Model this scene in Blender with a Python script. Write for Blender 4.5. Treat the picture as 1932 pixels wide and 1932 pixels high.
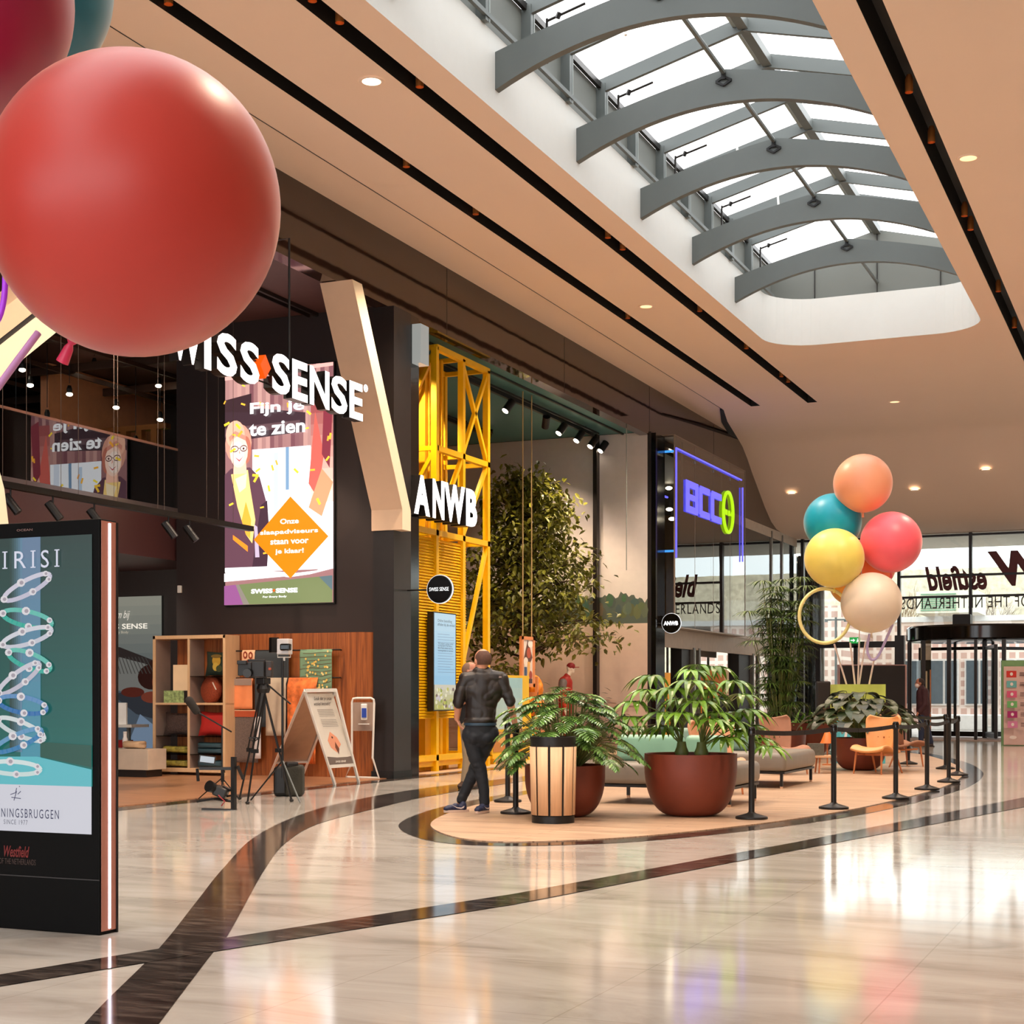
import bpy, bmesh, math, random
from mathutils import Vector, Matrix, noise as mnoise
random.seed(7)
for o in list(bpy.data.objects): bpy.data.objects.remove(o)
SC = bpy.context.scene
COL = SC.collection
PI = math.pi
# ------------------------------------------------------------------ camera
F, HX, HY, EYE = 2900.0, 966.0, 1312.0, 1.35       # focal length in px, principal column, horizon row, eye height
YAW = math.atan((2225 - 966) / F)
SN, CS = math.sin(YAW), math.cos(YAW)
cam_d = bpy.data.cameras.new('camera'); cam = bpy.data.objects.new('camera', cam_d); COL.objects.link(cam)
cam.location = (0, 0, EYE); cam.rotation_euler = (PI / 2, 0, YAW)
cam_d.sensor_width = 36; cam_d.lens = 36 * F / 1932; cam_d.shift_y = (HY - 966) / 1932
cam_d.clip_end = 400
SC.camera = cam
# ------------------------------------------------------------------ sky and exposure
W = bpy.data.worlds.new('sky'); SC.world = W; W.use_nodes = True
nt = W.node_tree; nt.nodes.clear()
wo = nt.nodes.new('ShaderNodeOutputWorld'); bgn = nt.nodes.new('ShaderNodeBackground')
tcn = nt.nodes.new('ShaderNodeTexCoord'); nzn = nt.nodes.new('ShaderNodeTexNoise'); crn = nt.nodes.new('ShaderNodeValToRGB')
nzn.inputs['Scale'].default_value = 2.0; nzn.inputs['Detail'].default_value = 4
crn.color_ramp.elements[0].position = 0.3; crn.color_ramp.elements[0].color = (0.80, 0.87, 0.95, 1)
crn.color_ramp.elements[1].position = 0.62; crn.color_ramp.elements[1].color = (1.0, 0.99, 0.97, 1)
nt.links.new(tcn.outputs['Generated'], nzn.inputs['Vector']); nt.links.new(nzn.outputs['Fac'], crn.inputs['Fac'])
nt.links.new(crn.outputs['Color'], bgn.inputs['Color']); bgn.inputs['Strength'].default_value = 3.6
nt.links.new(bgn.outputs[0], wo.inputs[0])
SC.view_settings.view_transform = 'Standard'; SC.view_settings.look = 'None'
SC.view_settings.exposure = 0.16; SC.view_settings.gamma = 1; SC.view_settings.use_curve_mapping = False

def lin(c):
    return tuple(((v / 255) / 12.92 if v / 255 <= 0.04045 else ((v / 255 + 0.055) / 1.055) ** 2.4) for v in c)
def spot(loc, to, power, col=(255, 214, 170), ang=70, rad=0.05, blend=0.6):
    l = bpy.data.lights.new('spot', 'SPOT'); l.energy = power; l.color = lin(col)
    l.spot_size = math.radians(ang); l.spot_blend = blend; l.shadow_soft_size = rad
    o = bpy.data.objects.new('spot_light', l); COL.objects.link(o); o.location = loc
    o.rotation_euler = (Vector(to) - Vector(loc)).to_track_quat('-Z', 'Y').to_euler(); return o
# warm ceiling spots: the lamps sitting in the three dark ceiling slots and the recessed downlights
WARM = (255, 228, 200)
for y in (9, 15, 21, 27, 33):
    spot((-9.98, y, 8.72), (-9.98, y, 0), 1050, WARM, 110, 0.1)
    spot((-3.03, y, 8.72), (-3.03, y, 0), 900, WARM, 110, 0.1)
for y in (6, 12, 18, 24, 30, 36):
    spot((-8.53, y, 8.72), (-8.53, y, 0), 700, WARM, 110, 0.1)
for x, y in ((3, 14), (3, 28), (1, 40)):
    spot((x, y, 8.7), (x, y, 0), 1300, WARM, 120, 0.1)
# shop lamps
for y in (13, 17, 21): spot((-13.4, y - .4, 6.5), (-13.0, 22.2, 1.6), 350, WARM, 60, 0.08)
spot((-14.4, 19.5, 3.5), (-14.4, 21.6, 1.0), 60, WARM, 110, 0.08)
spot((-17.5, 20.5, 3.3), (-18, 23.4, 1.4), 90, (255, 235, 215), 120, 0.1)
for y in (26, 30, 33.5): spot((-13.3, y, 7.1), (-13.8, y + 1.2, 0), 420, (255, 222, 180), 90, 0.08)
spot((-12.2, 23.4, 7.2), (-12.9, 25.6, 3), 500, (255, 225, 180), 90, 0.08)
spot((-11.95, 32.2, 7.2), (-14.2, 33.4, 3.5), 420, (255, 222, 180), 60, 0.08)
spot((-14.0, 33.0, 7.2), (-14.3, 35.4, 4), 260, (255, 225, 200), 80, 0.08)
for y in (39, 43, 47): spot((-14, y, 3.3), (-14, y, 0), 160, (255, 236, 205), 130, 0.1)
for x, y in ((-9, 47.5), (-6.3, 47.5), (-6.3, 44.5)): spot((x, y, 6.5), (x, y, 0), 250, WARM, 110, 0.08)

# ------------------------------------------------------------------ pixel helpers (a pixel becomes a point on a real plane)
def ray(px, py):
    r = (px - HX) / F
    return Vector((-SN + r * CS, CS + r * SN, (HY - py) / F))
def G(px, py, Z=0.0):
    d = ray(px, py); t = (Z - EYE) / d.z; return Vector((d.x * t, d.y * t, Z))
def GX(px, py, X):
    d = ray(px, py); t = X / d.x; return Vector((X, d.y * t, EYE + d.z * t))
def GY(px, py, Y):
    d = ray(px, py); t = Y / d.y; return Vector((d.x * t, Y, EYE + d.z * t))
def GD(px, py, D):
    d = ray(px, py); return Vector((d.x * D, d.y * D, EYE + d.z * D))
# ------------------------------------------------------------------ materials
MC = {}
def mat(name, col, rough=0.5, metal=0.0, emit=0.0, var=0.06, vs=6.0, bump=0.0, bs=60.0, ior=1.5, coat=0.0, stretch=None, sss=0.0, island=0.0, ecol=None, trans=0.0):
    if name in MC: return MC[name]
    m = bpy.data.materials.new(name); m.use_nodes = True; n = m.node_tree; p = n.nodes['Principled BSDF']
    c = lin(col)
    tc = n.nodes.new('ShaderNodeTexCoord'); mp = n.nodes.new('ShaderNodeMapping'); nz = n.nodes.new('ShaderNodeTexNoise')
    if stretch: mp.inputs['Scale'].default_value = stretch
    n.links.new(tc.outputs['Object'], mp.inputs[0]); n.links.new(mp.outputs[0], nz.inputs['Vector'])
    nz.inputs['Scale'].default_value = vs; nz.inputs['Detail'].default_value = 5
    cr = n.nodes.new('ShaderNodeValToRGB')
    cr.color_ramp.elements[0].position = 0.3; cr.color_ramp.elements[1].position = 0.7
    cr.color_ramp.elements[0].color = tuple(v * (1 - var) for v in c) + (1,)
    cr.color_ramp.elements[1].color = tuple(min(1, v * (1 + var)) for v in c) + (1,)
    n.links.new(nz.outputs['Fac'], cr.inputs['Fac'])
    out = cr.outputs['Color']
    if island:
        g = n.nodes.new('ShaderNodeNewGeometry'); hv = n.nodes.new('ShaderNodeHueSaturation')
        ma = n.nodes.new('ShaderNodeMapRange'); ma.inputs['To Min'].default_value = 1 - island; ma.inputs['To Max'].default_value = 1 + island
        n.links.new(g.outputs['Random Per Island'], ma.inputs['Value']); n.links.new(ma.outputs[0], hv.inputs['Value']); n.links.new(out, hv.inputs['Color']); out = hv.outputs['Color']
    n.links.new(out, p.inputs['Base Color'])
    p.inputs['Roughness'].default_value = rough; p.inputs['Metallic'].default_value = metal; p.inputs['IOR'].default_value = ior
    p.inputs['Coat Weight'].default_value = coat
    if trans: p.inputs['Transmission Weight'].default_value = trans
    if sss:
        p.inputs['Subsurface Weight'].default_value = sss; p.inputs['Subsurface Radius'].default_value = (0.3, 0.2, 0.15)
    if emit:
        p.inputs['Emission Color'].default_value = (lin(ecol) if ecol else c) + (1,); p.inputs['Emission Strength'].default_value = emit
    if bump:
        nb = n.nodes.new('ShaderNodeTexNoise'); nb.inputs['Scale'].default_value = bs; b = n.nodes.new('ShaderNodeBump'); b.inputs['Strength'].default_value = bump; b.inputs['Distance'].default_value = 0.02
        n.links.new(mp.outputs[0], nb.inputs['Vector']); n.links.new(nb.outputs['Fac'], b.inputs['Height']); n.links.new(b.outputs[0], p.inputs['Normal'])
    MC[name] = m; return m
def screen(col, s=1.0):            # one flat colour on a lit screen or backlit sign
    k = 'screen_%d_%d_%d_%.2f' % (*[int(v) for v in col], s)
    return mat(k, tuple(v * .25 for v in col), 0.35, emit=s, var=0.0, ecol=col)
def ink(col):                      # one flat printed colour
    return mat('print_%d_%d_%d' % tuple(int(v) for v in col), col, 0.5, var=0.03)
def glass(name, tint=(235, 240, 238), ior=1.5, rough=0.0, extra=0.0):
    if name in MC: return MC[name]
    m = bpy.data.materials.new(name); m.use_nodes = True; n = m.node_tree; n.nodes.clear()
    o = n.nodes.new('ShaderNodeOutputMaterial'); mx = n.nodes.new('ShaderNodeMixShader'); t = n.nodes.new('ShaderNodeBsdfTransparent'); g = n.nodes.new('ShaderNodeBsdfGlossy')
    fr = n.nodes.new('ShaderNodeFresnel'); fr.inputs['IOR'].default_value = ior; ad = n.nodes.new('ShaderNodeMath'); ad.operation = 'ADD'; ad.use_clamp = True; ad.inputs[1].default_value = extra
    t.inputs['Color'].default_value = lin(tint) + (1,); g.inputs['Roughness'].default_value = rough
    nz = n.nodes.new('ShaderNodeTexNoise'); nz.inputs['Scale'].default_value = 0.6; b = n.nodes.new('ShaderNodeBump'); b.inputs['Strength'].default_value = 0.03; b.inputs['Distance'].default_value = 0.05
    tc = n.nodes.new('ShaderNodeTexCoord'); n.links.new(tc.outputs['Object'], nz.inputs['Vector']); n.links.new(nz.outputs['Fac'], b.inputs['Height']); n.links.new(b.outputs[0], g.inputs['Normal'])
    n.links.new(fr.outputs[0], ad.inputs[0]); n.links.new(ad.outputs[0], mx.inputs[0]); n.links.new(t.outputs[0], mx.inputs[1]); n.links.new(g.outputs[0], mx.inputs[2]); n.links.new(mx.outputs[0], o.inputs[0])
    MC[name] = m; return m

def streaky(name, c0, c1, c2, rough, sc, scale=1.0, tile=None, bump=0.0):
    m = bpy.data.materials.new(name); m.use_nodes = True; n = m.node_tree; p = n.nodes['Principled BSDF']
    tc = n.nodes.new('ShaderNodeTexCoord'); mp = n.nodes.new('ShaderNodeMapping'); mp.inputs['Scale'].default_value = sc; mp.inputs['Rotation'].default_value = (0, 0, 0.35)
    nz = n.nodes.new('ShaderNodeTexNoise'); nz.inputs['Scale'].default_value = scale; nz.inputs['Detail'].default_value = 9; nz.inputs['Roughness'].default_value = 0.62; nz.inputs['Distortion'].default_value = 0.8
    cr = n.nodes.new('ShaderNodeValToRGB'); e = cr.color_ramp.elements
    e[0].position = 0.32; e[0].color = lin(c0) + (1,); e[1].position = 0.72; e[1].color = lin(c2) + (1,); x = e.new(0.5); x.color = lin(c1) + (1,)
    n.links.new(tc.outputs['Object'], mp.inputs[0]); n.links.new(mp.outputs[0], nz.inputs['Vector']); n.links.new(nz.outputs['Fac'], cr.inputs['Fac'])
    out = cr.outputs['Color']
    if tile:
        br = n.nodes.new('ShaderNodeTexBrick'); br.offset = tile[4]; br.inputs['Scale'].default_value = 1.0
        br.inputs['Brick Width'].default_value = tile[0]; br.inputs['Row Height'].default_value = tile[1]; br.inputs['Mortar Size'].default_value = tile[2]
        br.inputs['Color1'].default_value = (1, 1, 1, 1); v = tile[3]; br.inputs['Color2'].default_value = (v, v, v, 1); br.inputs['Mortar'].default_value = ((0.8, 0.79, 0.78, 1) if 'marble' in name else (0.55, 0.52, 0.5, 1))
        n.links.new(tc.outputs['Object'], br.inputs['Vector'])
        mx = n.nodes.new('ShaderNodeMixRGB'); mx.blend_type = 'MULTIPLY'; mx.inputs[0].default_value = 1.0
        n.links.new(out, mx.inputs[1]); n.links.new(br.outputs['Color'], mx.inputs[2]); out = mx.outputs[0]
    n.links.new(out, p.inputs['Base Color']); p.inputs['Roughness'].default_value = rough
    if bump:
        b = n.nodes.new('ShaderNodeBump'); b.inputs['Strength'].default_value = bump; b.inputs['Distance'].default_value = 0.02
        n2 = n.nodes.new('ShaderNodeTexNoise'); n2.inputs['Scale'].default_value = 1.6; n2.inputs['Detail'].default_value = 2
        n.links.new(tc.outputs['Object'], n2.inputs['Vector']); n.links.new(n2.outputs['Fac'], b.inputs['Height']); n.links.new(b.outputs[0], p.inputs['Normal'])
    MC[name] = m; return m
M_FLOOR = streaky('polished_marble', (168, 160, 152), (196, 190, 182), (212, 207, 200), 0.09, (1.0, 3.0, 1), 0.7, (1.2, 1.2, 0.004, 0.97, 0.0), 0.03)
M_FLOOR.node_tree.nodes['Principled BSDF'].inputs['IOR'].default_value = 1.75
M_BAND = streaky('dark_marble', (34, 30, 28), (62, 54, 50), (112, 100, 92), 0.09, (1.0, 5.0, 1), 3.0, (0.6, 1.2, 0.004, 0.8, 0.0), 0.02)
M_DECK = streaky('deck_planks', (164, 130, 104), (194, 162, 134), (212, 184, 158), 0.38, (0.6, 9.0, 1), 2.0, (2.4, 0.14, 0.006, 0.82, 0.37))
M_WOODF = streaky('shop_floor_boards', (150, 104, 74), (178, 128, 94), (196, 148, 112), 0.3, (0.6, 9.0, 1), 2.0, (1.8, 0.18, 0.004, 0.85, 0.37))
M_WOOD = streaky('walnut_slats', (104, 52, 20), (150, 80, 34), (176, 102, 50), 0.45, (14.0, 14.0, 0.6), 1.6)
M_PAVE = streaky('outdoor_paving', (150, 144, 138), (170, 164, 158), (184, 180, 174), 0.8, (1, 1, 1), 0.8, (0.9, 0.9, 0.02, 0.9, 0.5))
M_CEIL = mat('ceiling_plaster', (234, 208, 188), 0.75, var=0.015, vs=0.4)
M_WHITE = mat('white_plaster', (212, 210, 204), 0.7, var=0.01)
M_STEEL = mat('grey_painted_steel', (92, 97, 95), 0.45, var=0.04, vs=2)
M_STEELL = mat('light_grey_steel', (140, 148, 144), 0.4, var=0.03)
M_PANEL = mat('grey_panel', (104, 106, 100), 0.6, var=0.03, vs=1)
M_DARK = mat('near_black_paint', (30, 24, 22), 0.5, var=0.1)
M_SLOT = mat('slot_black', (20, 15, 12), 0.6)
M_BLACK = mat('matt_black_metal', (28, 27, 27), 0.42, 0.3)
M_BLACKG = mat('gloss_black', (12, 10, 10), 0.12)
M_WALLD = mat('dark_aubergine_wall', (40, 27, 25), 0.55, var=0.06, vs=1.5)
M_AUB = mat('aubergine_panel', (92, 58, 58), 0.4, var=0.05, vs=1.5)
M_FASC = mat('brown_mirror_fascia', (50, 34, 26), 0.05, var=0.05, bump=0.12, bs=1.1, stretch=(1, 1.2, 0.6), ior=1.65)
M_TEAL = mat('teal_paint', (66, 118, 122), 0.5, var=0.03)
M_BEIGE = mat('beige_cladding', (222, 190, 160), 0.6, var=0.02)
M_CREAM = mat('cream_cladding', (238, 224, 196), 0.6, var=0.02)
M_YEL = mat('yellow_powder_coat', (246, 190, 0), 0.42, var=0.03)
M_MULL = mat('dark_bronze_mullion', (38, 32, 30), 0.35, 0.4)
M_ROOFGL = glass('roof_glass', (252, 253, 253), 1.012)
M_GLASS = glass('shop_glass', (226, 230, 226), 1.6, 0.0, 0.12)
M_GLASSC = glass('clear_glass', (240, 244, 242), 1.45)
M_GLASSR = glass('railing_glass', (200, 198, 200), 1.9, 0.0, 0.16)
M_WHITEM = mat('white_metal', (228, 224, 216), 0.35, 0.1)
M_ALU = mat('brushed_aluminium', (176, 172, 166), 0.3, 0.8)
M_LAMP = mat('lamp_glow', (255, 236, 205), 0.5, emit=14, var=0)
M_LAMPW = mat('warm_lamp_glow', (255, 160, 80), 0.5, emit=1.2, var=0.1)
# ------------------------------------------------------------------ mesh builder
def rootloc(p):
    while p.parent: p = p.parent
    return Vector(p.location)
class MB:
    def __init__(s, world=True): s.bm = bmesh.new(); s.world = world
    def face(s, pts, mi=0):
        f = s.bm.faces.new([s.bm.verts.new(p) for p in pts]); f.material_index = mi; return s
    def box(s, x0, x1, y0, y1, z0, z1):
        return s.obox(((x0 + x1) / 2, (y0 + y1) / 2, (z0 + z1) / 2), (abs(x1 - x0), abs(y1 - y0), abs(z1 - z0)))
    def obox(s, c, size, R=None, bev=0.0, seg=2):
        t = bmesh.new(); bmesh.ops.create_cube(t, size=1.0)
        for v in t.verts: v.co = Vector((v.co.x * size[0], v.co.y * size[1], v.co.z * size[2]))
        if bev: bmesh.ops.bevel(t, geom=t.edges[:], offset=bev, segments=seg, affect='EDGES', profile=0.5)
        M = Matrix.Translation(Vector(c)) @ (R.to_4x4() if R else Matrix())
        return s._add(t, M)
    def _add(s, t, M=None):
        mp = {}
        for v in t.verts: mp[v] = s.bm.verts.new(M @ v.co if M else v.co)
        for f in t.faces:
            nf = s.bm.faces.new([mp[v] for v in f.verts]); nf.material_index = f.material_index
        t.free(); return s
    def beam(s, a, b, w, h, up=(0, 0, 1)):
        a, b = Vector(a), Vector(b); d = (b - a); L = d.length; d.normalize(); up = Vector(up)
        if abs(d.dot(up)) > 0.99: up = Vector((1, 0, 0))
        x = d.cross(up).normalized(); z = x.cross(d).normalized()
        R = Matrix((x, d, z)).transposed()
        return s.obox((a + b) / 2, (w, L, h), R)
    def tube(s, pts, r, seg=8, closed=False):
        pts = [Vector(p) for p in pts]; n = len(pts); rr = r if isinstance(r, (list, tuple)) else [r] * n
        rings = []; prev = None
        for i, p in enumerate(pts):
            a = pts[(i - 1) % n] if closed or i > 0 else pts[0]; b = pts[(i + 1) % n] if closed or i < n - 1 else pts[-1]
            d = (b - a).normalized() if (b - a).length > 1e-9 else Vector((0, 0, 1))
            if prev is None:
                u = d.cross(Vector((0, 0, 1))); u = u if u.length > 0.05 else d.cross(Vector((1, 0, 0)))
            else: u = prev - d * prev.dot(d)
            u.normalize(); prev = u; v = d.cross(u)
            rings.append([s.bm.verts.new(p + (u * math.cos(2 * PI * k / seg) + v * math.sin(2 * PI * k / seg)) * rr[i]) for k in range(seg)])
        for i in range(n if closed else n - 1):
            A, B = rings[i], rings[(i + 1) % n]
            for k in range(seg): s.bm.faces.new((A[k], A[(k + 1) % seg], B[(k + 1) % seg], B[k]))
        if not closed:
            s.bm.faces.new(rings[0][::-1]); s.bm.faces.new(rings[-1])
        return s
    def limb(s, pts, rr, seg=12):            # tube with rounded ends
        s.tube(pts, rr, seg)
        for p, r in zip(pts, rr): s.ball(p, r, 12, 8)
        return s
    def ball(s, c, r, u=24, v=14, R=None):
        t = bmesh.new(); bmesh.ops.create_uvsphere(t, u_segments=u, v_segments=v, radius=1.0)
        r = r if isinstance(r, (tuple, list)) else (r, r, r)
        return s._add(t, Matrix.Translation(Vector(c)) @ (R.to_4x4() if R else Matrix()) @ Matrix.Diagonal((*r, 1)))
    def lathe(s, prof, seg=32, c=(0, 0, 0), capb=True, capt=True):
        c = Vector(c); rings = []
        for r, z in prof: rings.append([s.bm.verts.new(c + Vector((r * math.cos(2 * PI * k / seg), r * math.sin(2 * PI * k / seg), z))) for k in range(seg)])
        for A, B in zip(rings, rings[1:]):
            for k in range(seg): s.bm.faces.new((A[k], A[(k + 1) % seg], B[(k + 1) % seg], B[k]))
        if capb: s.bm.faces.new(rings[0][::-1])
        if capt: s.bm.faces.new(rings[-1])
        return s
    def prism(s, pts, vec):
        pts = [Vector(p) for p in pts]; vec = Vector(vec); n = len(pts)
        A = [s.bm.verts.new(p) for p in pts]; B = [s.bm.verts.new(p + vec) for p in pts]
        s.bm.faces.new(A[::-1]); s.bm.faces.new(B)
        for k in range(n): s.bm.faces.new((A[k], A[(k + 1) % n], B[(k + 1) % n], B[k]))
        return s
    def blade(s, base, d, up, L, w, droop=0.5, seg=5, fold=0.25, tip=1.0):
        base = Vector(base); d = Vector(d).normalized(); up = Vector(up).normalized(); side = d.cross(up)
        if side.length < 0.05: side = d.cross(Vector((1, 0.2, 0)))
        side.normalize(); p = base.copy(); rows = []
        for i in range(seg + 1):
            t = i / seg; ww = w * (math.sin(PI * min(1, (0.08 + 0.92 * t) ** 0.75 * tip))) * 0.5 + 0.001
            nrm = side.cross(d).normalized()
            rows.append([s.bm.verts.new(p - side * ww - nrm * ww * -fold), s.bm.verts.new(p), s.bm.verts.new(p + side * ww + nrm * ww * fold)])
            d = (d + Vector((0, 0, -droop / seg))).normalized(); p = p + d * L / seg
        for A, B in zip(rows, rows[1:]):
            s.bm.faces.new((A[0], A[1], B[1], B[0])); s.bm.faces.new((A[1], A[2], B[2], B[1]))
        return s
    def build(s, name, m, parent=None, smooth=False, bev=0.0, kind=None, mats=None, norm=True):
        if parent is not None and s.world:
            off = rootloc(parent)
            for v in s.bm.verts: v.co -= off
        if norm: bmesh.ops.recalc_face_normals(s.bm, faces=s.bm.faces)
        me = bpy.data.meshes.new(name); s.bm.to_mesh(me); s.bm.free()
        for x in (mats or [m]): me.materials.append(x)
        if smooth:
            for p in me.polygons: p.use_smooth = True
            try: me.set_sharp_from_angle(angle=math.radians(smooth if smooth is not True else 40))
            except Exception: pass
        o = bpy.data.objects.new(name, me); COL.objects.link(o)
        if parent is not None: o.parent = parent
        if kind: o['kind'] = kind
        if bev:
            b = o.modifiers.new('bevel', 'BEVEL'); b.width = bev; b.segments = 2; b.limit_method = 'ANGLE'
        return o
def tag(o, label, cat, group=None, kind=None):
    o['label'] = label; o['category'] = cat
    if group: o['group'] = group
    if kind: o['kind'] = kind
    return o
def thing(name, label, cat, loc=(0, 0, 0), rotz=0.0, group=None):
    o = bpy.data.objects.new(name, None); COL.objects.link(o); o.location = loc; o.rotation_euler = (0, 0, rotz); o.empty_display_size = 0.1
    return tag(o, label, cat, group)
def copy_tree(o, parent=None):
    c = o.copy(); COL.objects.link(c)
    if parent is not None: c.parent = parent
    for ch in [k for k in bpy.data.objects if k.parent == o]: copy_tree(ch, c)
    return c
def mesh_of(o, keep=False):
    dg = bpy.context.evaluated_depsgraph_get(); me = bpy.data.meshes.new_from_object(o.evaluated_get(dg))
    if not keep: bpy.data.objects.remove(o)
    return me
def text_bm(s, bold=0.0, shear=0.0, extrude=0.0, space=1.0):
    cu = bpy.data.curves.new('t', 'FONT'); cu.body = s; cu.offset = bold; cu.shear = shear; cu.extrude = extrude; cu.space_character = space; cu.resolution_u = 3
    o = bpy.data.objects.new('t', cu); COL.objects.link(o); me = mesh_of(o)
    bm = bmesh.new(); bm.from_mesh(me); bpy.data.meshes.remove(me); return bm
def text(name, s, o, u, v, w, h, m, parent=None, bold=0.0, shear=0.0, depth=0.0, space=1.0, mirror=False, norm_off=0.0, world=True, mats=None):
    """lettering fitted into the box o, o+u*w, o+v*h; depth is the true thickness"""
    u, v, o = Vector(u).normalized(), Vector(v).normalized(), Vector(o); n = u.cross(v)
    t = text_bm(s, bold, shear, 0.5 if depth else 0.0, space)
    xs = [q.co.x for q in t.verts]; ys = [q.co.y for q in t.verts]
    x0, x1, y0, y1 = min(xs), max(xs), min(ys), max(ys)
    sx = w / (x1 - x0) if w else h / (y1 - y0); sy = h / (y1 - y0) if h else sx
    b = MB(world)
    for q in t.verts:
        q.co = o + u * (q.co.x - x0) * sx + v * (q.co.y - y0) * sy + n * (norm_off + (q.co.z + 0.5) * depth if depth else norm_off)
    b._add(t)
    return b.build(name, m, parent, mats=mats, norm=False)
def picture(name, o, u, v, w, h, layers, parent=None, emit=None, step=0.0012, world=True):
    """flat picture: layers are (colour, points in 0..1) drawn one over the other"""
    o, u, v = Vector(o), Vector(u).normalized(), Vector(v).normalized(); n = u.cross(v)
    b = MB(world); mats = []; keys = {}
    lev = 0
    for i, ly in enumerate(layers):
        c, pts = ly[0], ly[1]; lev += 0 if len(ly) > 2 else 1
        k = tuple(int(x) for x in c)
        if k not in keys: keys[k] = len(mats); mats.append(screen(k, emit) if emit else ink(k))
        b.face([o + u * (x * w) + v * (y * h) + n * (step * lev) for x, y in pts], keys[k])
    return b.build(name, None, parent, mats=mats, norm=False)
def R4(x0, y0, x1, y1): return [(x0, y0), (x1, y0), (x1, y1), (x0, y1)]
def EL(cx, cy, rx, ry, n=18, a0=0.0, rot=0.0):
    cr, sr = math.cos(rot), math.sin(rot)
    return [(cx + rx * math.cos(a0 + 2 * PI * k / n) * cr - ry * math.sin(a0 + 2 * PI * k / n) * sr, cy + rx * math.cos(a0 + 2 * PI * k / n) * sr + ry * math.sin(a0 + 2 * PI * k / n) * cr) for k in range(n)]
def mixc(a, b, t): return tuple(a[i] + (b[i] - a[i]) * t for i in range(3))
def grad(c0, c1, x0, y0, x1, y1, n=10, vert=True):
    L = []
    for i in range(n):
        a, b = i / n, (i + 1) / n
        L.append((mixc(c0, c1, (i + .5) / n), R4(x0, y0 + (y1 - y0) * a, x1, y0 + (y1 - y0) * b) if vert else R4(x0 + (x1 - x0) * a, y0, x0 + (x1 - x0) * b, y1)))
    return L
def ribbon(pts, w):
    out = []; inn = []
    for i, (x, y) in enumerate(pts):
        a = pts[max(0, i - 1)]; b = pts[min(len(pts) - 1, i + 1)]; dx, dy = b[0] - a[0], b[1] - a[1]; l = math.hypot(dx, dy) or 1
        out.append((x - dy / l * w / 2, y + dx / l * w / 2)); inn.append((x + dy / l * w / 2, y - dx / l * w / 2))
    return out, inn
X3, Y3, Z3 = Vector((1, 0, 0)), Vector((0, 1, 0)), Vector((0, 0, 1))
def remesh(mb, voxel=0.008, smooth=4, fold=0.0, fscale=(9, 9, 5)):
    me = bpy.data.meshes.new('r'); mb.bm.to_mesh(me); mb.bm.free(); o = bpy.data.objects.new('r', me); COL.objects.link(o)
    r = o.modifiers.new('r', 'REMESH'); r.mode = 'VOXEL'; r.voxel_size = voxel
    if smooth: q = o.modifiers.new('s', 'SMOOTH'); q.iterations = smooth; q.factor = 0.5
    m2 = mesh_of(o); b = MB(mb.world); b.bm.from_mesh(m2); bpy.data.meshes.remove(m2)
    if fold:
        b.bm.normal_update()
        for v in b.bm.verts:
            c = v.co; k = mnoise.noise(Vector((c.x * fscale[0] + c.z * 4, c.y * fscale[1] - c.z * 3, c.z * fscale[2])))
            v.co = c + v.normal * fold * (abs(k) * 2 - 0.5)
    return b
def smoothclosed(P, n=8):
    out = []; N = len(P)
    for i in range(N):
        p0, p1, p2, p3 = [Vector(P[(i + j - 1) % N]) for j in range(4)]
        for k in range(n):
            t = k / n; out.append(0.5 * ((2 * p1) + (p2 - p0) * t + (2 * p0 - 5 * p1 + 4 * p2 - p3) * t * t + (3 * p1 - p0 - 3 * p2 + p3) * t ** 3))
    return out
def smoothopen(P, n=8):
    Q = [P[0]] + list(P) + [P[-1]]; out = []
    for i in range(1, len(Q) - 2):
        p0, p1, p2, p3 = [Vector(Q[i + j - 1]) for j in range(4)]
        for k in range(n):
            t = k / n; out.append(0.5 * ((2 * p1) + (p2 - p0) * t + (2 * p0 - 5 * p1 + 4 * p2 - p3) * t * t + (3 * p1 - p0 - 3 * p2 + p3) * t ** 3))
    out.append(Vector(P[-1])); return out
# ================================================================== THE SETTING
def struct(b, name, m, **k):
    o = b.build(name, m, **k); o['kind'] = 'structure'; return o
struct(MB().box(-30, 14, -20, 51.0, -0.3, 0), 'floor', M_FLOOR)
struct(MB().box(-60, 60, 51.0, 140, -0.3, -0.02), 'ground', M_PAVE)
# dark marble bands laid in the floor
def flatpoly(pts, z0, z1, name, m):
    return struct(MB().prism([(p[0], p[1], z0) for p in pts], (0, 0, z1 - z0)), name, m)
bl = smoothopen([G(*p) for p in [(60, 2080), (160, 1932), (300, 1790), (372, 1700), (420, 1640), (480, 1580), (560, 1540), (650, 1514), (790, 1489)]] + [Vector((-10.0, 24, 0)), Vector((-9.9, 30, 0)), Vector((-9.6, 40, 0))])
br = smoothopen([G(*p) for p in [(190, 2080), (300, 1932), (400, 1800), (430, 1765), (500, 1640), (540, 1590), (600, 1555), (700, 1528), (830, 1499)]] + [Vector((-9.5, 24, 0)), Vector((-9.4, 30, 0)), Vector((-9.1, 40, 0))])
b = MB()
for i in range(len(bl) - 1): b.face([(*bl[i].xy, .003), (*br[i].xy, .003), (*br[i + 1].xy, .003), (*bl[i + 1].xy, .003)])
struct(b, 'trim_1', M_BAND)
b1 = [G(*p) for p in [(-120, 1858), (0, 1840), (430, 1770), (966, 1688), (1500, 1590), (1932, 1505)]] + [Vector((1.2, 40, 0))]
b2 = [G(*p) for p in [(-120, 1880), (0, 1862), (430, 1792), (966, 1708), (1500, 1605), (1932, 1523)]] + [Vector((1.5, 40, 0))]
b = MB()
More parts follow.
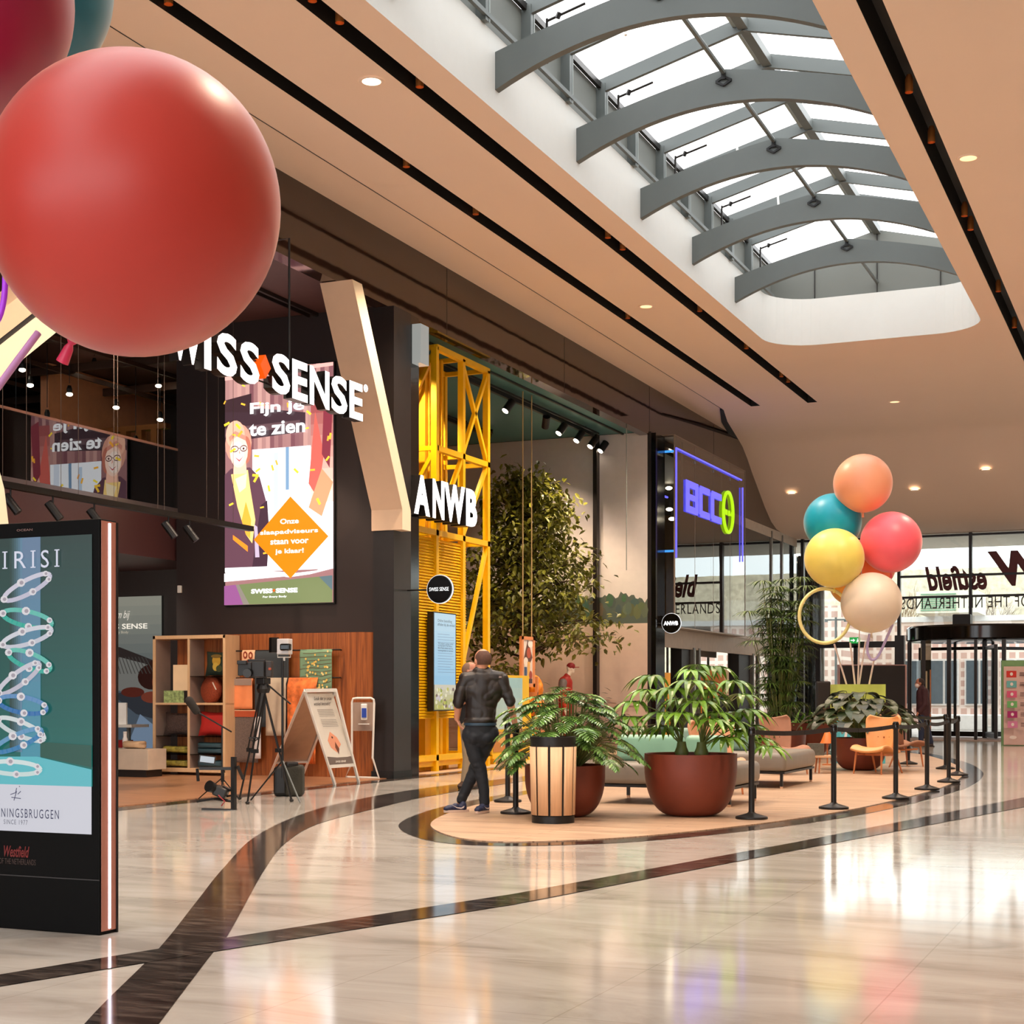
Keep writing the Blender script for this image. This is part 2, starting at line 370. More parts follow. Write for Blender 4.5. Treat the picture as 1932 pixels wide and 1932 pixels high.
for i in range(len(b1) - 1): b.face([(*b1[i].xy, .0045), (*b2[i].xy, .0045), (*b2[i + 1].xy, .0045), (*b1[i + 1].xy, .0045)])
struct(b, 'trim_2', M_BAND)
struct(MB().box(-11.75, -11.38, -16, 50.9, 0.0, 0.003), 'trim_3', M_BAND)
# the decked island with its dark ring
ring = [(-7.4, 14.1), (-8.05, 16.1), (-8.35, 18.2), (-8.5, 20.5), (-8.6, 24), (-8.55, 28), (-8.2, 32), (-7.4, 35.6), (-6.2, 37.2), (-5.2, 36.2), (-4.2, 33), (-3.5, 30), (-3.0, 26.6), (-2.86, 22.5), (-3.3, 17.5), (-4.27, 14.07), (-5.32, 12.7), (-6.3, 12.72)]
ro = smoothclosed([Vector((x, y, 0)) for x, y in ring])
cx0, cy0 = -5.7, 24.9
def inset(P, d):
    out = []; n = len(P)
    for i in range(n):
        t = (P[(i + 1) % n] - P[i - 1]).normalized(); nn = Vector((-t.y, t.x, 0)); c = Vector((cx0, cy0, 0)) - P[i]
        if nn.dot(c) < 0: nn = -nn
        out.append(P[i] + nn * d)
    return out
ri = inset(ro, 0.33)
flatpoly(ro, 0, 0.004, 'trim_4', M_BAND)
flatpoly(ri, 0, 0.012, 'floor_deck', M_DECK)
struct(MB().box(-26, -11.76, -16, 23.4, 0.0, 0.012), 'floor_shop', M_WOODF)
struct(MB().box(-26, -11.76, 23.4, 35.6, 0.0, 0.012), 'floor_store', mat('pale_oak_boards', (214, 182, 148), 0.35, stretch=(0.6, 8, 1)))
struct(MB().box(-26, -11.76, 35.7, 50.8, 0.0, 0.012), 'floor_electronics', mat('grey_shop_tiles', (186, 178, 166), 0.3))
# ceiling
ZC = 8.78
def fillpoly(outer, holes, z, name, m, thick=0.0):
    bm = bmesh.new(); ed = []
    for L in [outer] + holes:
        vs = [bm.verts.new((p[0], p[1], z)) for p in L]
        for k in range(len(vs)): ed.append(bm.edges.new((vs[k], vs[(k + 1) % len(vs)])))
    bmesh.ops.triangle_fill(bm, edges=ed, use_beauty=True, use_dissolve=False)
    b = MB(); b.bm.free(); b.bm = bm; return b
def rrect(x0, x1, y0, y1, r, n=8):
    P = []
    for (cx, cy, a) in ((x1 - r, y1 - r, 0), (x0 + r, y1 - r, 90), (x0 + r, y0 + r, 180), (x1 - r, y0 + r, 270)):
        for k in range(n + 1):
            t = math.radians(a + 90 * k / n); P.append((cx + r * math.cos(t), cy + r * math.sin(t)))
    return P
SKY = rrect(-7.98, -3.6, -12.0, 32.45, 1.0)
slots = [(-10.1, -9.86, 38.7), (-8.66, -8.41, 38.8), (-3.17, -2.91, 38.8)]
holes = [SKY] + [[(a, -14), (c, -14), (c, e), (a, e)] for a, c, e in slots]
outer = [(-10.88, -16), (10, -16), (10, 43.6), (-11.75, 43.6), (-11.25, 40.6), (-10.88, 38.9)]
b = fillpoly(outer, holes, ZC, 'ceiling', M_CEIL)
prof = [(43.6, 8.78), (44.05, 8.64), (44.6, 8.36), (45.2, 7.99), (46.7, 7.16), (47.5, 6.8), (48.2, 6.63), (49.1, 6.57), (51.2, 6.57)]
for (y0, z0), (y1, z1) in zip(prof, prof[1:]): b.face([(-11.75, y0, z0), (10, y0, z0), (10, y1, z1), (-11.75, y1, z1)])
bmesh.ops.remove_doubles(b.bm, verts=b.bm.verts, dist=0.001)
o = struct(b, 'ceiling', M_CEIL, smooth=30)
b = MB()
for a, c, e in slots:
    b.box(a - .02, a, -14, e, ZC + .001, ZC + .4); b.box(c, c + .02, -14, e, ZC + .001, ZC + .4); b.box(a, c, -14, e, ZC + .38, ZC + .4); b.box(a, c, e, e + .02, ZC + .001, ZC + .4)
struct(b, 'trim_5', M_SLOT)
struct(MB().box(-11.75, -10.86, -16, 43.6, ZC + .05, ZC + .12), 'ceiling_edge', M_CEIL)
struct(MB().prism([(-10.88, 38.9, ZC), (-11.25, 40.6, ZC), (-11.75, 43.6, ZC), (-11.75, 42.5, ZC), (-11.42, 40.6, ZC), (-10.98, 38.9, ZC)], (0, 0, .045)).box(-10.9, -10.87, -16, 38.9, ZC, ZC + .06), 'trim_6', M_SLOT)
# upstand of the skylight
b = MB(); n = len(SKY)
for k in range(n):
    p, q = SKY[k], SKY[(k + 1) % n]; b.face([(p[0], p[1], ZC), (q[0], q[1], ZC), (q[0], q[1], 9.76), (p[0], p[1], 9.76)])
struct(b, 'wall_skylight', M_WHITE, smooth=35)
# roof side walls, gable and glass
EZ, RZ, XL, XR, XM = 10.5, 11.08, -8.05, -3.53, -5.79
b = MB()
b.box(XL - .1, XL, -12, 32.5, 9.7, EZ).box(XR, XR + .1, -12, 32.5, 9.7, EZ)
b.prism([(XL, 32.5, 9.7), (XR, 32.5, 9.7), (XR, 32.5, EZ), (XM, 32.5, RZ), (XL, 32.5, EZ)], (0, .1, 0))
struct(b, 'wall_roof', M_PANEL)
b = MB()
for x in (-7.1, XM, -4.5): b.box(x - .008, x + .008, 32.47, 32.5, 9.76, EZ + (.0 if x != XM else .5))
struct(b, 'trim_7', M_MULL)
b = MB(); b.face([(XL, -12, EZ + .12), (XM, -12, RZ + .12), (XM, 32.5, RZ + .12), (XL, 32.5, EZ + .12)]); b.face([(XR, -12, EZ + .12), (XM, -12, RZ + .12), (XM, 32.5, RZ + .12), (XR, 32.5, EZ + .12)])
struct(b, 'window_1', M_ROOFGL)
YA = [17.9 + 2.87 * k for k in range(-7, 5)]
b = MB(); bl_ = MB(); bd = MB()
for y in YA:
    for yy in (y - .45, y + 1.0):
        b.beam((XL, yy, EZ), (XM, yy, RZ), .07, .2); b.beam((XR, yy, EZ), (XM, yy, RZ), .07, .2)
        bd.beam((XL, yy + .05, EZ + .08), (XM, yy + .05, RZ + .08), .02, .1); bd.beam((XR, yy + .05, EZ + .08), (XM, yy + .05, RZ + .08), .02, .1)
        for x in (XL + .07, XR - .07):
            b.box(x - .07, x + .07, yy - .05, yy + .05, 9.76, EZ + .05); bl_.box(x - .075, x + .075, yy + .05, yy + .075, 9.76, EZ)
b.beam((XM, -12, RZ - .02), (XM, 32.5, RZ - .02), .14, .14); bl_.beam((XM - .13, -12, RZ + .0), (XM - .13, 32.5, RZ + .0), .05, .08)
for x in (XL + .05, XR - .05): bd.box(x - .03, x + .03, -12, 32.5, EZ - .02, EZ + .07)
struct(b, 'window_frame_1', M_STEEL); struct(bl_, 'window_frame_2', M_STEELL); struct(bd, 'window_frame_3', M_MULL)
b = MB(); b.beam((XL + .13, -12, 9.84), (XL + .13, 32.2, 9.84), .05, .06)
for y in YA: b.box(XL + .08, XL + .2, y + .9, y + 1.05, 9.78, 9.88)
struct(b, 'trim_8', M_STEEL)
# roof arches, tie tubes, rods, window openers
def make_arch():
    r = thing('roof_arch', '', 'beam', (XM, 0, 0))
    b = MB(False); n = 24; half = 2.19; T = []; B = []
    for k in range(n + 1):
        x = -half + 2 * half * k / n; q = abs(x) / half
        B.append((x, 9.05 + 0.52 * (1 - q * q))); T.append((x, 9.53 + 0.50 * (1 - (0.72 * q + 0.28 * q * q))))
    pts = [(x, -.06, z) for x, z in B] + [(x, -.06, z) for x, z in T[::-1]]
    A = [b.bm.verts.new(p) for p in pts]; C = [b.bm.verts.new((p[0], .06, p[2])) for p in pts]; N = len(pts)
    for k in range(n):
        b.bm.faces.new((A[k], A[k + 1], A[N - 2 - k], A[N - 1 - k])); b.bm.faces.new((C[k + 1], C[k], C[N - 1 - k], C[N - 2 - k]))
    for k in range(N): b.bm.faces.new((A[k], C[k], C[(k + 1) % N], A[(k + 1) % N]))
    b.build('arched_plate', M_STEEL, r, smooth=30)
    b = MB(False)
    for a in range(4):
        p = (.11 * math.cos(a * PI / 2), -.075, 9.86 + .06 * math.sin(a * PI / 2)); q = (.11 * math.cos((a + 1) * PI / 2), -.075, 9.86 + .06 * math.sin((a + 1) * PI / 2)); b.beam(p, q, .03, .03)
    b.box(-.03, .03, -.1, -.06, 9.88, 10.0)
    b.build('bracket', M_BLACK, r)
    return r
ORD = ['nearest', 'second nearest', 'middle', 'second farthest', 'farthest']
arch = None
for i, y in enumerate(YA[3:]):
    if arch is None: arch = make_arch(); a = arch
    else: a = copy_tree(arch)
    a.location = (XM, y, 0)
    j = i - 4
    a['label'] = ('grey arched steel beam under the skylight, %s of the five fully in view' % ORD[j]) if j >= 0 else 'grey arched steel beam under the part of the skylight above and behind the viewer'
    a['group'] = 'arched beams under the skylight'
    t = MB(); t.tube([(XM, y + .06, 9.98), (XM, y + 2.81, 9.98) if i < 8 else (XM, 32.48, 9.98)], .035, 8)
    tag(t.build('tie_tube', M_STEEL), 'grey steel tube running to the gable behind the farthest roof arch' if i == 8 else ('grey steel tube between the %s arch in view and the next arch behind it' % ORD[j] if j >= 0 else 'grey steel tube between roof arches above the viewer'), 'tube', 'tie tubes between the roof arches')
    if 4 <= i + 1:
        rd = MB(); rd.tube([(XM - 1.05, y + 1.6, 10.73), (XM - .98, y + 1.5, 10.15)], .022, 6); k = i + 1 - 4
        if 0 <= k < 5: tag(rd.build('hanging_rod', M_WHITEM), 'thin white rod hanging under the roof glass before the %s arch' % ORD[k], 'rod', 'white rods under the roof glass')
        op = thing('window_opener', 'dark window opener rod above the left end of the %s arch' % (ORD[k] if 0 <= k < 5 else 'overhead'), 'window opener', (XL + .2, y + 1.15, 9.9), group='window openers under the roof glass')
        MB().tube([(XL + .25, y + 1.25, 9.85), (XL + .25, y + 1.25, 10.45)], .018, 6).build('upright_rod', M_MULL, op)
        MB().tube([(XL + .25, y + 1.25, 10.42), (XL + .8, y + 1.25, 10.56)], .018, 6).tube([(XL + .4, y + 1.25, 10.43), (XL + .43, y + 1.25, 10.5)], .035, 6).build('arm', M_MULL, op)
# brown mirror fascia, left facade
b = MB().box(-12.0, -11.75, -16, 36.05, 7.65, ZC + .08).box(-12.0, -11.75, 36.05, 43.6, 7.55, ZC + .05).box(-12.0, -11.75, 43.6, 51, 6.6, ZC)
struct(b, 'wall_fascia', M_FASC)
b = MB()
for y in (13, 18.6, 24.2, 29.8, 35.4, 41): b.box(-11.751, -11.747, y, y + .012, 7.65, 8.8)
struct(b, 'trim_9', M_SLOT)
# side walls, back of shops
struct(MB().box(10, 10.2, -16, 51, 0, ZC), 'wall_right', mat('warm_wall', (196, 170, 146), 0.6))
struct(MB().box(-16.0, -11.95, 22.2, 22.9, 2.36, 7.72), 'wall_screen', M_WALLD)
struct(MB().box(-24.3, -24, -16, 51, 0, 9), 'wall_left', mat('dark_back_wall', (44, 36, 32), 0.6))
struct(MB().box(-24, -16.0, 23.8, 24.0, 0, 3.7).box(-24, -16.05, 27, 27.2, 4.5, 7.8), 'wall_shop_back', mat('brown_black_wall', (36, 26, 24), 0.6))
struct(MB().box(-24, -12.0, -16, 22.9, 7.72, 7.8).box(-24, -16.05, 22.9, 27.1, 7.72, 7.8).box(-16.05, -16.0, 22.9, 27.2, 0, 7.8), 'ceiling_shop', mat('mauve_ceiling', (92, 64, 62), 0.5))
struct(MB().box(-16.0, -12.0, 22.95, 27.2, 7.73, 7.8).box(-24, -12.0, 27.2, 36.2, 7.73, 7.8), 'ceiling_store', M_TEAL)
struct(MB().box(-24, -12.0, 36.2, 51, 7.5, 7.55), 'ceiling_electronics', mat('dark_shop_ceiling', (34, 28, 26), 0.6))
b = MB(); b.box(-12.45, -12.4, 23, 35.4, 7.69, 7.73).box(-13.2, -13.15, 12, 22.2, 7.66, 7.72).box(-13.35, -13.32, 12, 22.2, 7.66, 7.72)
struct(b, 'trim_10', M_DARK)
# store side wall with landscape mural
struct(MB().box(-24, -11.72, 35.42, 35.7, 0, 7.73), 'wall_mural', M_DARK)
# mural on the store's side wall: pale sky, dark tree line, sand
def wallpt(px, py, Y=35.4): return GY(px, py, Y)
mr = thing('wall_mural_print', 'huge landscape mural of pale sky, tree line and sand on the store side wall', 'mural', (-16, 35.4, 0))
XM0, XM1, ZT = -20.0, -11.8, 7.72
L = grad((206, 176, 160), (212, 190, 172), 0, 0.0, 1, .42, 8) + grad((216, 210, 204), (204, 196, 196), 0, .42, 1, 1, 8)
random.seed(3)
tl = [(0, .40)]
for k in range(121): tl.append((k / 120, .475 + .03 * mnoise.noise(Vector((k * .13, 0, 0))) + .022 * random.random()))
tl.append((1, .40)); L.append(((84, 96, 86), tl))
for k in range(90):
    x = random.random(); L.append(((66 + random.randint(0, 40), 84 + random.randint(0, 30), 66 + random.randint(0, 24)), EL(x, .43 + .05 * random.random(), .006 + .01 * random.random(), .012 + .014 * random.random(), 7)))
for k in range(160):
    x = random.random(); y = random.random() * .16; L.append((mixc((188, 150, 130), (214, 186, 168), random.random()), EL(x, y, .006 + .02 * random.random(), .002 + .003 * random.random(), 8)))
picture('mural_print', (XM0, 35.41, 0.02), X3, Z3, XM1 - XM0, ZT - .02, L, mr, step=0.00012)
struct(MB().box(-13.13, -13.03, 35.2, 35.4, 0, 7.72), 'trim_11', M_MULL)
struct(MB().box(-11.80, -11.60, 35.45, 36.15, 0, 7.7), 'wall_pier', M_BLACKG)
# orange back panel behind the yellow tower and back of the store
struct(MB().box(-20, -19.8, 23.4, 35.4, 0, 7.7), 'wall_store_back', mat('terracotta_wall', (226, 150, 104), 0.6, var=0.05))
struct(MB().box(-20, -13.9, 28.6, 28.7, 0.0, 0.02), 'trim_12', M_DARK)
# ---- entrance glazing wall at Y = 51
YE = 51.0
b = MB()
for x in (-11.55, -8.38, -6.13, -3.88, -1.6, .7, 3, 5.3, 7.6, 9.9): b.box(x - .05, x + .05, YE - .08, YE + .12, 0 if x in (-11.55, -8.38) or x > -3 else 3.5, 6.57)
for z, x0 in ((6.5, -11.75), (5.21, -8.38), (4.53, -8.38)): b.box(x0, 10, YE - .05, YE + .1, z - .035, z + .035)
b.box(-11.55, -8.38, YE - .06, YE + .1, 2.92, 3.12).box(-9.85, -9.72, YE - .06, YE + .1, 0, 3.0).box(-8.5, -8.2, YE - .15, YE + .15, 0, 3.3)
b.box(-11.1, -10.95, YE - .05, YE + .08, 0, 3.0)
struct(b, 'window_frame_4', M_MULL)
struct(MB().box(-11.75, -8.0, YE, YE + .012, 0, 6.57).box(-8.0, 10, YE, YE + .012, 3.5, 6.57), 'window_2', M_GLASSC)
struct(MB().box(-2.6, 10, YE, YE + .012, 0, 3.5), 'window_3', M_GLASSC)
# revolving door
RC, RR = Vector((-5.65, 50.6, 0)), 2.35
b = MB(); b.lathe([(RR, 3.05), (RR + .06, 3.1), (RR + .06, 3.46), (RR, 3.52)], 48, RC)
dd = struct(b, 'door_1', M_BLACKG, smooth=40)
b = MB()
for a in (180, 202, 226, 250, 270, 290, 314, 338, 0, 60, 90, 120):
    p = RC + Vector((RR * math.cos(math.radians(a)), RR * math.sin(math.radians(a)), 0)); w = .045
    if a in (226, 250, 290, 314): w = .06
    b.box(p.x - w, p.x + w, p.y - w, p.y + w, 0, 3.06)
for a in (45, 165, 285):
    p = RC + Vector((2.15 * math.cos(math.radians(a)), 2.15 * math.sin(math.radians(a)), 0)); b.box(p.x - .05, p.x + .05, p.y - .05, p.y + .05, 0.05, 2.9)
    b.beam(RC + Vector((0, 0, 2.85)), p + Vector((0, 0, 2.85)), .05, .1); b.beam(RC + Vector((0, 0, .12)), p + Vector((0, 0, .12)), .05, .16)
b.box(RC.x - .07, RC.x + .07, RC.y - .07, RC.y + .07, 0, 3.05)
fr = b.build('door_frame', M_MULL, dd)
b = MB()
for a in (45, 165, 285):
    p = RC + Vector((2.1 * math.cos(math.radians(a)), 2.1 * math.sin(math.radians(a)), 0)); b.face([RC + Vector((0, 0, .1)), p + Vector((0, 0, .1)), p + Vector((0, 0, 2.9)), RC + Vector((0, 0, 2.9))])
for a0 in list(range(180, 232, 6)) + list(range(308, 360, 6)):
    p = [RC + Vector((RR * math.cos(math.radians(a)), RR * math.sin(math.radians(a)), 0)) for a in (a0, a0 + 6)]
    b.face([p[0], p[1], p[1] + Vector((0, 0, 3.05)), p[0] + Vector((0, 0, 3.05))])
b.build('door_glass', M_GLASSC, dd)
struct(MB().box(-8.2, -3.2, 46.9, 50.9, 0.0, 0.008), 'floor_mat', mat('brown_entrance_mat', (120, 92, 72), 0.9, var=0.1, vs=30))
b = MB().obox((-6.35, YE - .35, 3.72), (.55, .4, .42), bev=.03); tag(b.build('door_sensor_box', M_BLACK), 'black box standing on top of the revolving door canopy', 'box')
# ---- outdoors: canopy, brick building, trees, service block
struct(MB().box(-20, 20, 51.1, 56.5, 6.6, 6.75), 'ceiling_canopy', mat('pale_canopy', (214, 206, 194), 0.7))
M_BRK = bpy.data.materials.new('pink_grid_brick'); M_BRK.use_nodes = True; n = M_BRK.node_tree; p = n.nodes['Principled BSDF']
tc = n.nodes.new('ShaderNodeTexCoord'); sx = n.nodes.new('ShaderNodeSeparateXYZ'); cb = n.nodes.new('ShaderNodeCombineXYZ'); bt = n.nodes.new('ShaderNodeTexBrick')
n.links.new(tc.outputs['Object'], sx.inputs[0]); n.links.new(sx.outputs['X'], cb.inputs['X']); n.links.new(sx.outputs['Z'], cb.inputs['Y']); n.links.new(cb.outputs[0], bt.inputs['Vector'])
bt.offset = 0; bt.inputs['Scale'].default_value = 1; bt.inputs['Brick Width'].default_value = .42; bt.inputs['Row Height'].default_value = .42; bt.inputs['Mortar Size'].default_value = .08
bt.inputs['Color1'].default_value = lin((196, 164, 150)) + (1,); bt.inputs['Color2'].default_value = lin((186, 152, 140)) + (1,); bt.inputs['Mortar'].default_value = lin((224, 206, 194)) + (1,)
n.links.new(bt.outputs['Color'], p.inputs['Base Color']); p.inputs['Roughness'].default_value = .9
bd = thing('building', 'pink gridded brick building seen through the glass entrance', 'building', (-10, 72, 0))
MB().box(-21.5, -2, 72, 80, 0, 4.7).box(-2, 14, 76, 84, 3.3, 4.2).box(-17.5, -13.2, 66, 72, 0, 5.2).build('wall', M_BRK, bd)
MB().box(-21.5, 14, 71.9, 84, 4.7, 4.95).build('roof', mat('pale_roof_edge', (214, 214, 214), .7), bd)
for k in range(9):
    x = -12 + k * 1.55; f = MB().box(x, x + 1.3, 71.85, 72, .9, 3.0).build('window', mat('outdoor_window_frame', (206, 202, 196), .5), bd)
    MB().box(x + .08, x + .6, 71.8, 71.86, .98, 2.92).box(x + .7, x + 1.22, 71.8, 71.86, .98, 2.92).build('pane', mat('outdoor_pane', (74, 84, 90), .1), f)
sb = thing('service_block', 'pale roof block with green louvres behind the mirrored lettering', 'louvre block', (-9.3, 70, 4.5))
MB().box(-10.6, -8.0, 69, 72, 4.95, 5.9).build('housing', mat('block_cream', (220, 216, 196), .7), sb)
b = MB()
for k in range(8): b.box(-10.4, -8.9, 68.95, 69.0, 5.05 + k * .1, 5.1 + k * .1)
b.build('louvre', mat('louvre_green', (120, 160, 130), .6), sb)
cn = thing('outdoor_slat_wall', 'wall of upright dark slats just outside the far left of the entrance', 'slat wall', (-12.6, 53, 0))
b = MB()
for k in range(14): b.box(-12.9 + k * .11, -12.85 + k * .11, 52.9, 53.1, 0, 6.2)
b.build('slat', M_MULL, cn); MB().box(-13.2, -11.3, 53.15, 53.3, 0, 6.2).build('backing', mat('slat_back', (190, 180, 170), .7), cn)
# bare trees
def bare(x, y, h, seed, lab):
    random.seed(seed); b = MB()
    def br_(p, d, L, r, lv):
        q = p + d * L; b.tube([p, (p + q) / 2 + Vector((random.uniform(-.03, .03), 0, random.uniform(-.03, .03))) * L, q], [r, r * .8, r * .6], 4)
        if lv == 0: return
        for k in range(3 if lv > 1 else 4):
            nd = (d + Vector((random.uniform(-.75, .75), random.uniform(-.5, .5), random.uniform(-.15, .6)))).normalized(); br_(p + (q - p) * random.uniform(.5, 1), nd, L * random.uniform(.55, .8), r * .55, lv - 1)
    br_(Vector((x, y, 0)), Vector((0, 0, 1)), h * .32, .14, 5)
    tag(b.build('bare_tree', mat('bare_bark', (118, 96, 74), .9)), lab, 'tree', 'leafless trees beyond the entrance')
bare(-15.5, 90, 10, 1, 'bare leafless tree beyond the entrance, leftmost, above the brick roof edge')
bare(-9.6, 95, 10, 2, 'bare leafless tree beyond the entrance behind the word ending in field')
bare(-4.2, 92, 10, 4, 'bare leafless tree beyond the entrance behind the large mirrored initial')
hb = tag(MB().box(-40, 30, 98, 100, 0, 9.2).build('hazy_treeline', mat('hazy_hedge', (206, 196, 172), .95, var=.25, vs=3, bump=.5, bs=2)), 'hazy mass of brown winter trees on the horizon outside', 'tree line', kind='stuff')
lp = thing('street_lamp', 'slim outdoor lamp post with twin heads beside the brick building', 'street lamp', (*GD(1577, 1380, 64).xy, 0))
MB(False).tube([(0, 0, 0), (0, 0, 4.6)], .05, 8).build('pole', M_STEEL, lp); MB(False).tube([(-.55, 0, 4.5), (.55, 0, 4.5)], .04, 6).obox((-.6, 0, 4.45), (.5, .2, .08)).obox((.6, 0, 4.45), (.5, .2, .08)).build('lamp_head', M_STEEL, lp)
# bike racks and white car-like shapes outside are replaced by one low white stand-in block
tag(MB().obox((-6.6, 62, .3), (5, .5, .6), bev=.03).build('bike_car_stand_in', mat('stand_in_white', (226, 222, 216), .7)), 'low white block standing in for bike racks and car-like shapes beyond the revolving door', 'wall')
# ---- lettering on the entrance glass, read from outside
M_RED = mat('dark_red_vinyl', (96, 18, 22), .5); M_GREYV = mat('dark_grey_vinyl', (60, 56, 54), .5)
sg = thing('entrance_sign', 'large dark red script lettering on the entrance glass, seen mirrored from inside', 'sign', (-5, YE - .02, 4.5))
def xat(px, Y=YE): return GY(px, 1100, Y).x
xr, xl = -4.0, xat(1745)          # read from outside: starts at the right (+X) and runs to the left
text('initial', 'W', (xr, YE - .02, 4.82), -X3, Z3, 1.62, 1.12, M_RED, sg, bold=.045, shear=.3)
text('lettering', 'estfield', (xr - 1.62, YE - .02, 4.72), -X3, Z3, (xr - 1.62) - xl, .80, M_RED, sg, bold=.035, shear=.3)
sg2 = thing('entrance_subtitle', 'thin dark capitals under the red script on the entrance glass, mirrored', 'sign', (-5, YE - .02, 4.2))
xe = xat(1700)
text('lettering', 'MALL OF THE NETHERLANDS', (-3.3, YE - .02, 4.15), -X3, Z3, -3.3 - xe, .36, M_GREYV, sg2, space=1.1)
ex = thing('exit_sign', 'small green emergency exit sign hanging at the left entrance doors', 'sign', GY(1612, 1207, 50.6))
p0 = GY(1603, 1214, 50.6); MB().box(p0.x + .15, p0.x + .18, 50.6, 50.96, p0.z + .05, p0.z + .12).build('bracket', M_BLACK, ex); MB().box(p0.x, p0.x + .34, 50.58, 50.62, p0.z, p0.z + .2).build('sign_box', screen((20, 170, 70), .8), ex)
picture('pictogram', (p0.x, 50.578, p0.z), X3, Z3, .34, .2, [((235, 255, 240), [(.1, .4), (.35, .4), (.35, .2), (.55, .5), (.35, .8), (.35, .6), (.1, .6)]), ((235, 255, 240), EL(.78, .7, .06, .09)), ((235, 255, 240), [(.7, .55), (.86, .55), (.9, .15), (.8, .3), (.68, .12)])], ex, emit=1.0)
# ================================================================== LEFT SHOP
# leaning cladding beams and dark column
def lean(lab, pts, w=(-12.03, -11.47), grp='leaning beige beams on the shop front'):
    """pts: list of (y,z) profile centre, depth .33"""
    r = thing('leaning_beam', lab, 'beam', (-11.75, pts[0][0], pts[0][1]), group=grp)
    b = MB(); f = MB()
    for (y0, z0), (y1, z1) in zip(pts, pts[1:]):
        d = .3
        b.prism([(w[0], y0, z0), (w[0], y0 + d, z0), (w[0], y1 + d, z1), (w[0], y1, z1)], (w[1] - w[0], 0, 0))
        f.face([(w[1] + .003, y0, z0), (w[1] + .003, y0 + d, z0), (w[1] + .003, y1 + d, z1), (w[1] + .003, y1, z1)])
    b.build('cladding', M_BEIGE, r); f.build('side_panel', M_CREAM, r)
    return r
lean('beige leaning beam beside the big lit screen, standing on a black column', [(21.98, 4.02), (21.98, 4.35), (20.35, 7.64)])
lean('beige leaning beam at the far left edge, its foot just above the advertising pillar', [(12.62, 3.15), (12.55, 3.55), (10.9, 7.64)])
r = thing('diagonal_beam', 'beige and cream diagonal beam with a dark joint rising behind the big coral balloon', 'beam', (-11.75, 12.7, 4.4))
MB().prism([(-12.0, 10.5, 2.92), (-12.0, 16.72, 7.64), (-12.0, 16.25, 7.64), (-12.0, 10.5, 3.25)], (.42, 0, 0)).build('cladding', M_CREAM, r)
MB().prism([(-11.98, 10.5, 3.25), (-11.98, 16.25, 7.64), (-11.98, 16.15, 7.64), (-11.98, 10.5, 3.33)], (.38, 0, 0)).build('joint', M_DARK, r)
MB().prism([(-12.0, 10.5, 3.33), (-12.0, 16.15, 7.64), (-12.0, 15.75, 7.64), (-12.0, 10.5, 3.62)], (.42, 0, 0)).build('upper_cladding', M_BEIGE, r)
cl = thing('shop_column', 'black square column between the left shop and the yellow tower', 'column', (-11.8, 22.3, 0))
MB().box(-12.02, -11.64, 22.02, 22.62, 0, 7.65).build('shaft', mat('charcoal_metal', (46, 42, 42), .35, .3), cl)
MB().box(-12.0, -11.66, 22.62, 22.95, 0, 7.65).build('gloss_panel', M_BLACKG, cl)
MB().box(-12.04, -11.63, 21.99, 22.64, 0, .12).build('plinth', M_BLACK, cl)
lb = thing('blank_light_sign', 'small blank white square sign high on the black column', 'sign', (-11.6, 22.85, 6.8)); MB().box(-11.75, -11.5, 22.7, 23.0, 6.85, 7.5).build('panel', screen((225, 228, 222), .35), lb)
# big letters
M_LET = mat('letter_face', (250, 248, 252), .4, emit=1.6, var=0); M_LETS = mat('letter_side_black', (22, 18, 18), .4)
sw = thing('shop_name_sign', 'large white 3D lettering with an orange diamond hanging before the left shop', 'sign', (-11.3, 18, 5.48))
LX = -11.3
def bigletter(ch, px0, px1, z0, z1, X, par, bold=.03, depth=.14, lx=None):
    y0 = GX(px0, 800, X).y; y1 = GX(px1, 800, X).y
    o = text('letter', ch, (X - depth, y0, z0), Y3, Z3, y1 - y0, z1 - z0, M_LETS, par, bold=bold, depth=depth)
    text('letter_face', ch, (X, y0, z0), Y3, Z3, y1 - y0, z1 - z0, M_LET, o, bold=bold, norm_off=.004)
for ch, a, c in (('S', 282, 316), ('W', 322, 380), ('I', 385, 398), ('S', 409, 447), ('S', 453, 489), ('S', 513, 547), ('E', 551, 580), ('N', 584, 621), ('S', 625, 655), ('E', 659, 684)):
    bigletter(ch, a, c, 5.48, 6.03, LX, sw)
y0 = GX(490, 800, LX).y; y1 = GX(510, 800, LX).y; ym = (y0 + y1) / 2; hw = (y1 - y0) / 2
MB().prism([(LX - .12, y0, 5.78), (LX - .12, ym, 5.62), (LX - .12, y1, 5.78), (LX - .12, ym, 5.94)], (.13, 0, 0)).build('diamond', screen((255, 90, 10), .9), sw)
y0 = GX(687, 735, LX).y; t = MB(); t.tube([(LX, y0 + .05 + .05 * math.cos(a / 12 * 2 * PI), 6.0 + .05 * math.sin(a / 12 * 2 * PI)) for a in range(12)], .009, 6, True); t.build('registered_mark', M_LET, sw)
text('registered_letter', 'R', (LX, y0 + .03, 5.975), Y3, Z3, .04, .05, M_LET, sw)
b = MB(); 
for px in (402, 555): yy = GX(px, 700, LX).y; b.tube([(LX - .08, yy, 5.95), (LX - .08, yy, 7.72), (-11.76, yy, 7.72)], .016, 6)
b.tube([(LX - .1, GX(282, 800, LX).y, 5.85), (LX - .1, GX(684, 800, LX).y, 5.85)], .012, 6).tube([(LX - .1, GX(282, 800, LX).y, 5.6), (LX - .1, GX(684, 800, LX).y, 5.6)], .012, 6)
b.build('hanger', M_BLACK, sw)
